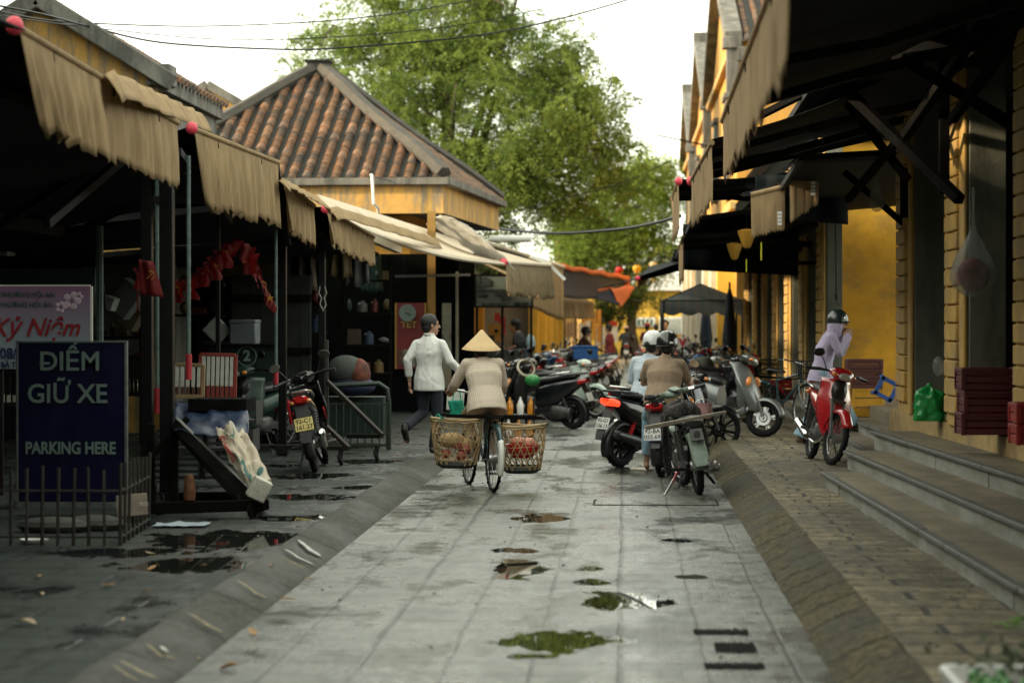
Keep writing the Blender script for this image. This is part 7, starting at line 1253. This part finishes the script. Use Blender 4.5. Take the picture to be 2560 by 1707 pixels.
q=P(2345,915,22.2); b=MB(); b.sphere(q,1,12,10,(.05,.07,.09)); t=T('plastic_bag','small clear bag stuck to the second yellow column above the green bag','bag',q); b.build('film',clear,t,sm=80)
ly=mat('yellow_silk',(.42,.22,.02),.6,var=.15,trans=.3,vs=12)
def lantern(label,px,py,Y,w,h,m,tassel=True,shape='round',grp=None,tm=None):
    q=P(px,py,Y); t=T('lantern',label,'lantern',q,group=grp); prof=[(.04,h/2),(w*.32,h*.45),(w*.5,h*.2),(w*.46,-h*.05),(w*.26,-h*.36),(w*.12,-h/2)] if shape!='cone' else [(.05,h*.5),(w*.5,h*.42),(w*.46,h*.2),(w*.22,-h*.42),(w*.12,-h*.5)]
    b=MB(); b.lathe(prof,q,n=16,cap=True); b.build('shade',m,t,sm=20); b=MB(); b.lathe([(w*.14,0),(w*.14,.02)],q+V((0,0,h/2)),n=10,cap=True); b.lathe([(w*.12,0),(w*.12,.02)],q+V((0,0,-h/2-.02)),n=10,cap=True); b.tube([q+V((0,0,h/2)),q+V((0,0,h/2+.25))],.004,5); b.build('caps',wood,t)
    if tassel: b=MB(); b.tube([q+V((0,0,-h/2)),q+V((0,0,-h/2-.12)),q+V((0,0,-h/2-.42))],[.008,.015,.022],6); b.build('tassel',tm or ly,t)
LG_='lanterns strung across the far street'
lr=mat('red_silk',(.6,.04,.03),.6,trans=.3); lc=mat('cream_silk',(.6,.5,.28),.6,trans=.3); lw=mat('white_silk',(.55,.5,.52),.6,trans=.3); lg=mat('bright_yellow_silk',(.75,.45,.04),.6,trans=.3)
lantern('red lantern strung across the far street, left of the yellow one',1548,677,80,.26,.26,lr,False,grp=LG_); lantern('bright yellow lantern with a tassel strung over the far street',1592,673,80,.28,.28,lg,True,grp=LG_); lantern('cream lantern at the right end of the far string',1633,664,80,.27,.26,lc,True,grp=LG_); lantern('pale white lantern over the orange-edged tarpaulin',1503,677,82,.24,.2,lw,False,grp=LG_); lantern('leftmost dim white lantern above the navy tarpaulin',1465,675,82,.18,.14,lw,False,grp=LG_); lantern('single red lantern hanging low before the yellow pavilion',1674,758,76,.28,.26,lr,False,grp=LG_)
lantern('yellow lantern under the right awnings, larger and higher of two',1867,597,33,.25,.26,ly,False,'cone'); lantern('yellow lantern under the right awnings, lower left of two',1836,628,34,.22,.24,ly,False,'cone')
b=MB(); b.tube([P(1903,606,33),P(1903,651,33)],.010,6); b.tube([P(1866,648,33.5),P(1866,680,33.5)],.008,6); tag(b.build('tassel',mat('lime_tassel',(.5,.5,.02),.6)),'lime yellow lantern tassels dangling in the dark under the right awnings','tassels') 
# hanging cord with hook, hanging round tray
t=T('ceiling_cord','thin dark cord with a hook hanging above the helmet of the person in lilac','cord',P(2090,560,32)); b=MB(); b.tube([P(2088,380,32),P(2090,560,32),P(2091,735,32)],.012,6); b.tube([P(2091,735,32),P(2092,750,32)],.022,8); b.build('cord',black,t); b=MB(); b.tube([P(2092,752,32),P(2096,762,32),P(2099,766,32)],.006,6); b.build('hook',black,t)
t=T('hanging_tray','dark round tray hanging in the shadow beside the second right column row','tray',P(2010,655,36)); b=MB(); q=P(2006,655,36); b.lathe([(0,-.05),(.22,-.04),(.27,0),(.26,.01),(.2,-.02),(0,-.03)],q,n=24); b.build('tray',wood,t); b=MB(); [b.tube([q+V((e*.2,0,0)),q+V((e*.05,0,.4))],.01,5) for e in(-1,1)]; b.build('cords',black,t)
# striped tent far right
tn=T('striped_tent','dark blue-grey striped tent canopy with scalloped edge over the far motorbikes','tent',P(1755,700,56)); zz=P(0,752,56).z; xA=P(1658,750,56).x; xB=P(1856,750,56).x; ap_=V(((xA+xB)/2,57.4,P(0,712,57.4).z)); c4=[V((xA,56,zz)),V((xB,56,zz)),V((xB,59,zz)),V((xA,59,zz))]
stm=bpy.data.materials.new('striped_canvas'); stm.use_nodes=True; n=stm.node_tree; N=n.nodes.new; L=n.links.new; tc=N('ShaderNodeTexCoord'); wv=N('ShaderNodeTexWave'); wv.inputs['Scale'].default_value=1.4; L(tc.outputs['Object'],wv.inputs[0]); cr=N('ShaderNodeValToRGB'); cr.color_ramp.interpolation='CONSTANT'; cr.color_ramp.elements[0].color=(.015,.028,.034,1); cr.color_ramp.elements[1].position=.5; cr.color_ramp.elements[1].color=(.028,.032,.032,1); L(wv.outputs['Color'],cr.inputs[0]); L(cr.outputs[0],n.nodes['Principled BSDF'].inputs['Base Color']); n.nodes['Principled BSDF'].inputs['Roughness'].default_value=.8
b=MB(); [b.add([c4[i],c4[(i+1)%4],ap_],[(0,1,2)]) for i in range(4)]; b.build('roof',stm,tn,sm=0,sol=.01); b=MB(); b.grid(lambda u,v:(xA+(xB-xA)*u,55.99,zz-v*(.28+.07*abs(math.sin(u*14)))),60,2); b.grid(lambda u,v:(xA-.01,56+3*u,zz-v*(.28+.07*abs(math.sin(u*14)))),40,2); b.build('scallop',stm,tn,sm=0); b=MB(); [b.tube([(c.x,c.y,zz),(c.x,c.y,0)],.025,6) for c in c4]; [b.tube([c4[i],c4[(i+1)%4]],.02,6) for i in range(4)]; [b.tube([c,ap_],.02,6) for c in c4]; b.tube([c4[0].lerp(c4[1],.3)+V((0,0,0)),ap_+V((0,0,-.3))],.015,5); b.build('poles',steel,tn)
for px,Y,lb in ((1765,62,'folded navy parasol left of two at the far yellow wall'),(1824,54,'folded navy parasol nearest the far right columns')):
    q=P(px,800,Y); t=T('folded_parasol',lb,'parasol',(q.x,Y,0),group='folded navy parasols'); b=MB(); b.lathe([(.03,2.45),(.07,2.3),(.13,1.7),(.17,1.3),(.12,1.0),(.15,.95),(.13,.8)],(q.x,Y,0),n=14); b.build('cloth',navy,t); b=MB(); b.tube([(q.x,Y,0),(q.x,Y,2.6)],.025,8); b.build('pole',steel,t); b=MB(); b.lathe([(.25,0),(.25,.08),(.05,.12)],(q.x,Y,0),n=16); b.build('base',greycol,t); b=MB(); b.lathe([(.125,1.0),(.13,1.03),(.125,1.06)],(q.x,Y,0),n=14); b.build('tie',ly,t)
dc_=T('dark_cover','dark olive fabric cover humped over a vehicle behind the beige-shirted rider','cover',P(1755,900,40)); q=P(1757,905,40); b=MB(); b.grid(lambda u,v:(q.x+.25*math.cos(u*6.283)*math.cos(v*1.57)**.5,40+.5*math.sin(u*6.283)*math.cos(v*1.57)**.5,.35+.78*math.sin(v*1.57)+.02*math.sin(u*25)*(1-v)),40,12); b.build('fabric',mat('olive_cover',(.03,.03,.018),.8,var=.3,bump=.4),dc_,sm=80)
vs_=T('white_sign','small white sign with a red V among the far right motorbikes','sign',P(1706,857,54)); b=MB(); b.box(P(1706,857,54),(.24,.03,.24)); b.build('board',white,vs_,bev=.01); text('lettering','V',.25,mat('sign_red',(.6,.02,.03),.5),vs_,P(1706,857,53.96),bold=.012); b=MB(); q=P(1706,868,54); b.bar(q,(q.x,54,0),.04); b.build('pole',steel,vs_)
bs_=T('street_banner','narrow white vertical banner with a red top far down the street','banner',P(1533,825,88)); b=MB(); b.box(P(1534,832,88),(.3,.03,.7)); b.build('cloth',white,bs_); b=MB(); b.box(P(1534,809,87.97),(.28,.03,.16)); b.build('red_top',lr,bs_); b=MB(); q=P(1534,820,88.03); b.bar((q.x,88.05,0),(q.x,88.05,1.9),.04); b.build('pole',steel,bs_)
for px0,px1,py0,py1,lb in((1930,1950,946,968,'left'),(1955,1976,944,968,'right')): pass
q=P(1952,960,39); crate('low red plastic crate on the step beyond the silver scooter',(q.x,39,q.z),(.30,.3,.13),rcr,n=2); crate('dark crate under the low red one beyond the silver scooter',(q.x,39,q.z-.17),(.34,.3,.17),mac,n=2)
# city bicycle behind silver scooter
src=[o for o in COL.objects if o.name=='bicycle'][0]; o=copy_tree(src); o.location=(2.28,35.2,ZR); o.rotation_euler=(0,R(-5),R(-150)); o['label']='parked dark bicycle with a wire front basket behind the person in lilac'; o['category']='bicycle'
b=MB(); 
for k in (0,1):
    for i in range(9): b.bar((-.16+.04*i,.52+k*.26,.72),(-.19+.0475*i,.50+k*.3,.98),.008)
for i in range(7): [b.bar((e*.16,.52+.26*i/6,.72),(e*.19,.50+.3*i/6,.98),.008) for e in(-1,1)]
for z,k in((.72,0),(.81,.35),(.9,.7),(.98,1)): w=.16+.03*k; f0=.52-.02*k; f1=.78+.02*k; b.tube([(-w,f0,z),(w,f0,z),(w,f1,z),(-w,f1,z),(-w,f0,z)],.007,5)
b.box((0,.65,.72),(.32,.26,.01)); b.build('front_basket',black,o,world=False)
# cables ---------------------------------------------------------------
def cable(label,pts,r=.012,Y0=30,Y1=45):
    n=len(pts); q=[P(x,y,Y0+(Y1-Y0)*i/(n-1)) for i,(x,y) in enumerate(pts)]; out=[]
    for i in range(n-1):
        p0,p1,p2,p3=q[max(i-1,0)],q[i],q[i+1],q[min(i+2,n-1)]
        for k in range(8): t=k/8; out.append(.5*((2*p1)+(-p0+p2)*t+(2*p0-5*p1+4*p2-p3)*t*t+(-p0+3*p1-3*p2+p3)*t**3))
    b=MB(); b.tube(out+[q[-1]],r,5); tag(b.build('cable',black),label,'cable',group='overhead cables')
cable('highest overhead cable rising to the top edge left of the tree top',[(-60,15),(110,50),(300,62),(520,66),(800,54),(1010,31),(1240,-10)])
cable('middle overhead cable sagging across the sky and the crown',[(-60,32),(130,58),(268,74),(536,98),(820,94),(1157,62),(1480,-6)],.009)
cable('lowest and thickest of the overhead cables crossing the sky at left',[(-60,5),(100,35),(223,67),(402,107),(670,123),(840,121),(1180,91),(1402,47),(1610,-12)],.016)
cable('thick black cable sagging between the kiosk corner and the right awnings',[(1200,560),(1251,572),(1340,581),(1425,583),(1559,572),(1640,557),(1700,540)],.032,58,40)
cable('thin pale cable slanting up over the lower crown',[(1240,540),(1400,500),(1560,455),(1680,400)],.012,60,60)
cable('short dark cable tied to the second house on the right',[(1640,338),(1700,350),(1775,366)],.03,80,80)
cable('lantern string across the far street',[(1408,682),(1480,678),(1548,665),(1592,660),(1640,650),(1700,640)],.010,82,78)
cable('pale slack rope from the orange tarpaulin to the right awnings',[(1500,722),(1560,705),(1640,688),(1700,672)],.02,62,50)
# leaves on ground -----------------------------------------------------
leafd=mat('dry_leaf',(.34,.19,.07),.7,var=.35,vs=14); leafp=mat('pale_dry_leaf',(.42,.32,.20),.7,var=.3,vs=14)
desc=[(62,1558,.07,'curled yellow-brown leaf at the far bottom left of the pavement'),(98,1440,.05,'thin ochre leaf on the pavement below the iron fence'),(270,1462,.05,'brown leaf in the middle of the left pavement'),(375,1382,.035,'small tan leaf by the big puddle edge'),(380,1420,.045,'pale curled leaf just below the big puddle'),(366,1478,.03,'dark flat leaf right of the middle brown leaf'),(105,1484,.03,'small grey leaf below the thin ochre one'),(720,1498,.045,'pale leaf on the kerb foot near the white scrapes'),(775,1446,.04,'tan leaf lying in the kerb joint'),(490,1644,.03,'brown leaf in the kerb joint at the bottom'),(632,1580,.05,'broad orange-brown leaf on the road beside the kerb'),(572,1668,.045,'upright folded tan leaf on the road at the bottom'),(310,1548,.025,'tiny grey leaf alone on the left pavement'),(680,1412,.03,'small tan leaf high on the kerb slope')]
for i,(px,py,s,lb) in enumerate(desc):
    z=ZL+.01 if i not in (7,8,9,10,11,13) else (.012 if i!=13 else .1); q=G(px,py,z); an=U(0,3); s*=.95
    def lf(u,v): 
        w=math.sin(u*math.pi)**.8*.42*(1-.3*u); x=(u-.5)*2*s*1.1; y=(v-.5)*2*w*s*1.3; up=(.9 if i==11 else .35)*abs(y)+.25*s*u*u+.15*s*math.sin(u*4+i); return (q.x+x*math.cos(an)-y*math.sin(an),q.y+x*math.sin(an)+y*math.cos(an),q.z+up)
    b=MB(); b.grid(lf,8,4); tag(b.build('fallen_leaf',leafd if i%3 else leafp,sm=80,sol=.0015),lb,'leaf',group='fallen leaves')
b=MB(); random.seed(3)
for k in range(420):
    y=U(9,34); x=U(XR+.3,2.0) if rnd()<.5 else (U(-5,-2.4) if rnd()<.5 else U(XL,XR)); z=ZR if x>XR+.3 else (ZL if x<XL-.3 else 0); s=U(.004,.012); b.sphere((x,y,z+.006),s,5,3,(1,1.4,.5))
tag(b.build('grit',mat('grit',(.10,.085,.06),.9,var=.6,vs=3)),'scattered grit and crumbs over the paving','grit',kind='stuff')
# white scrapes and yellow marks painted on the left kerb ramp
sc=mat('scraped_white',(.42,.43,.4),.6,var=.4,vs=20); scy=mat('yellow_scuff',(.34,.25,.12),.7,var=.4,vs=20)
def rz_(x,y): u=(XL-x)/.32; return ZL*math.sin(max(0,min(1,u*1.05))*math.pi/2)*(1+.08*nz(0,y,1.1)) if u>0 else 0
def scrape(pts,w,m,nm='kerb_scuff'):
    q=[]
    for (px,py) in pts:
        z=.06
        for _ in range(8): g=G(px,py,z); z=min(ZL,rz_(g.x,g.y))
        q.append(V((g.x,g.y,z+.008)))
    out=[]
    for i in range(len(q)-1):
        for k in range(6): p=q[i].lerp(q[i+1],k/6); p.z=min(ZL,rz_(p.x,p.y))+.009; out.append(p)
    L_=[];n=len(out)
    vs=[];
    for i,p in enumerate(out): ww=w*(.5+.5*abs(math.sin(i*2.3)))*math.sin((i+.5)/n*3.14)**.5; vs+= [p+V((0,-ww,0)),p+V((0,ww,0))]
    b.add(vs,[(2*i,2*i+2,2*i+3,2*i+1) for i in range(n-1)])
b=MB(); [scrape(*a_) for a_ in [([(745,1352),(775,1375),(808,1398)],.07,0),([(712,1375),(745,1395),(790,1418)],.03,0),([(400,1618),(425,1635)],.03,0)]]; struct('white_kerb_scuffs',b,sc,sm=0)
b=MB(); [scrape(*a_) for a_ in [([(590,1452),(640,1485),(672,1503)],.016,0),([(470,1535),(520,1565),(565,1590)],.016,0),([(365,1612),(400,1640),(450,1655)],.014,0),([(300,1655),(350,1680),(400,1707)],.016,0),([(700,1395),(740,1412),(765,1430)],.012,0),([(280,1665),(320,1690),(350,1707)],.012,0)]]; struct('yellow_kerb_scuffs',b,scy,sm=0)
# foreground tray of limes -------------------------------------------------
fx=P(2490,1660,8.9); ty=T('produce_tray','white foam tray of green limes and dark herbs at the bottom right corner','tray',(fx.x,8.9,.2)); tz=.34; x0=P(2372,1640,9.1).x
b=MB(); cxT=x0+.38; b.loft([(9.15-.3,tz,.0,.0)],4) if False else None
b.box((cxT,9.0,tz-.07),(.72,.5,.03)); [b.box((cxT+e*.37,9.0,tz-.03),(.03,.54,.10),M=Matrix.Rotation(R(15*e),3,'Y')) for e in(-1,1)]; [b.box((cxT,9.0+e*.26,tz-.03),(.76,.03,.10),M=Matrix.Rotation(R(-15*e),3,'X')) for e in(-1,1)]; b.build('tray',mat('white_foam',(.62,.62,.6),.6,var=.08),ty,bev=.012)
b=MB(); b.box((cxT,9.05,.2),(.6,.4,.2)); tag(b.build('upturned_crate',mac,bev=.01),'dark upturned crate under the produce tray','crate')
lim=mat('lime_peel',(.045,.20,.03),.3,var=.3,vs=9,coat=.3); random.seed(11)
for k in range(26):
    x=x0+.08+U(0,.55); y=8.82+U(0,.34); z=tz-.03+.05*(k%3)*.8*(x-x0); b=MB(); b.sphere((x,y,z+.01),U(.022,.027),12,8,(1,1,1.08)); tag(b.build('lime',lim,sm=80),'round green lime in the white produce tray','lime',group='limes in the produce tray')
b=MB()
for k in range(260): c=V((x0+.38+random.gauss(0,.14),9.05+random.gauss(0,.08),tz+.03+abs(random.gauss(0,.05)))); d=V((U(-1,1),U(-1,1),U(-.4,.8))).normalized(); e=d.orthogonal().normalized(); b.add([c,c+d*.025+e*.012,c+d*.055,c+d*.025-e*.012],[(0,1,2,3)])
tag(b.build('herb_bunch',mat('dark_herb',(.05,.07,.03),.7,var=.6,vs=18),sm=0),'dark bunch of wilted herbs heaped on the limes','herbs')
b=MB()
for k in range(14): q=G(2535+U(-30,20),1560+U(-12,12),ZR+.01); d=V((U(-.1,.1),U(-.05,.05),.01)); b.tube([q,q+d*.5+V((0,0,.02)),q+d],.004,4)
tag(b.build('grass_blades',mat('fresh_green_blades',(.12,.25,.04),.6)),'few fresh green blades dropped on the pavement near the lowest step','grass')

# dim clutter inside the left stalls -----------------------------------------
dimc=[mat('dim_%s'%n_,c,.6,var=.4,vs=6) for n_,c in (('ochre',(.10,.065,.02)),('green',(.02,.05,.035)),('red',(.09,.012,.01)),('grey',(.07,.075,.07)),('blue',(.015,.03,.06)),('brown',(.045,.028,.016)))]
def dimshelf(label,px0,px1,pys,Y,seed,dens=9):
    random.seed(seed); t=T('stall_shelves',label,'shelves',P((px0+px1)/2,pys[-1],Y),group=None); a=P(px0,pys[-1],Y); c=P(px1,pys[-1],Y); b=MB()
    for py in pys: z=P(0,py,Y).z; b.box(((a.x+c.x)/2,Y,z-.02),(c.x-a.x,.4,.03))
    for x in (a.x,c.x): b.bar((x,Y-.18,ZL),(x,Y-.18,P(0,pys[0],Y).z+.35),.04)
    b.build('frame',wood,t)
    for py in pys:
        z=P(0,py,Y).z; x=a.x+.06
        while x<c.x-.1:
            w=U(.07,.22); h=U(.08,.27); b=MB(); k=random.randrange(3)
            if k==0: b.box((x+w/2,Y-.05,z+h/2),(w*.9,.2,h))
            elif k==1: b.lathe([(0,0),(w*.45,0),(w*.45,h*.7),(w*.2,h*.85),(w*.2,h),(0,h)],(x+w/2,Y-.05,z),n=12)
            else: b.sphere((x+w/2,Y-.05,z+h*.4),1,10,8,(w*.48,.12,h*.42))
            b.build('goods',random.choice(dimc),t,bev=0); x+=w+U(.01,.08)
dimshelf('dim shelves of jars and boxes in the dark left of the clock board',860,978,(700,780,860,930),38.5,1)
dimshelf('dim shelves of mixed goods behind the left motorbike',735,815,(690,760,830),35.5,2)
dimshelf('dim shelves behind the flags and slatted gates',440,560,(720,785),34,3)
dimshelf('dim low counter goods behind the pale helmet railing',240,360,(840,900),31,4)
for i,(px,py,Y,L_,c,lb) in enumerate([(895,600,37,.7,3,'faint grey cloth hanging under the kiosk canopy'),(760,640,33,.5,5,'dark bag hanging behind the looped wire post'),(930,640,40,.6,1,'dim green bundle hanging left of the yellow corner post'),(850,620,36,.45,0,'dim ochre bundle hanging in the stall beside the kiosk wall'),(230,700,29,.4,3,'pale folded cloth hanging beside the peeling pole')]):
    q=P(px,py,Y); t=T('hanging_goods',lb,'hanging goods',q); b=MB(); b.grid(lambda u,v:(q.x+.28*(u-.5)*(1+.3*v),Y+.05*math.sin(u*12+i),q.z-L_*v+.03*math.sin(u*9)),12,6); b.build('cloth',dimc[c],t,sm=80,sol=.01); b=MB(); b.tube([q+V((0,0,.4)),q],.006,5); b.build('string',black,t)
t=T('looped_wire','thin pale wire looped on the dark post right of the left motorbike','wire',P(808,720,30.8)); b=MB(); b.tube([P(x,y,30.85) for x,y in ((800,716),(797,733),(804,745),(800,760),(808,778),(815,760),(810,745),(817,733),(812,716))],.006,5); b.tube([P(x,y,30.85) for x,y in ((802,765),(808,772),(815,766))],.005,5); b.build('loop',mat('pale_wire',(.35,.36,.33),.5),t)
b=MB(); a=P(560,700,36.1); c=P(705,640,36.1); b.box(((a.x+c.x)/2,36.1,2.55),(c.x-a.x,.05,.35)); t=T('ochre_band','dim ochre wall band glimpsed above the flag string','wall',(a.x,36.1,2.3)); b.build('wall_panel',dimc[0],t)
t=T('tube_light','long dark strip lamp hanging under the kiosk canopy','lamp',P(1060,688,41)); b=MB(); b.bar(P(988,691,41),P(1176,687,41),.05,.04); b.build('fitting',alu if 0 else dimc[3],t); b=MB(); [b.bar(P(x,689,41),P(x,640,41),.01) for x in (1010,1150)]; b.build('hangers',black,t)
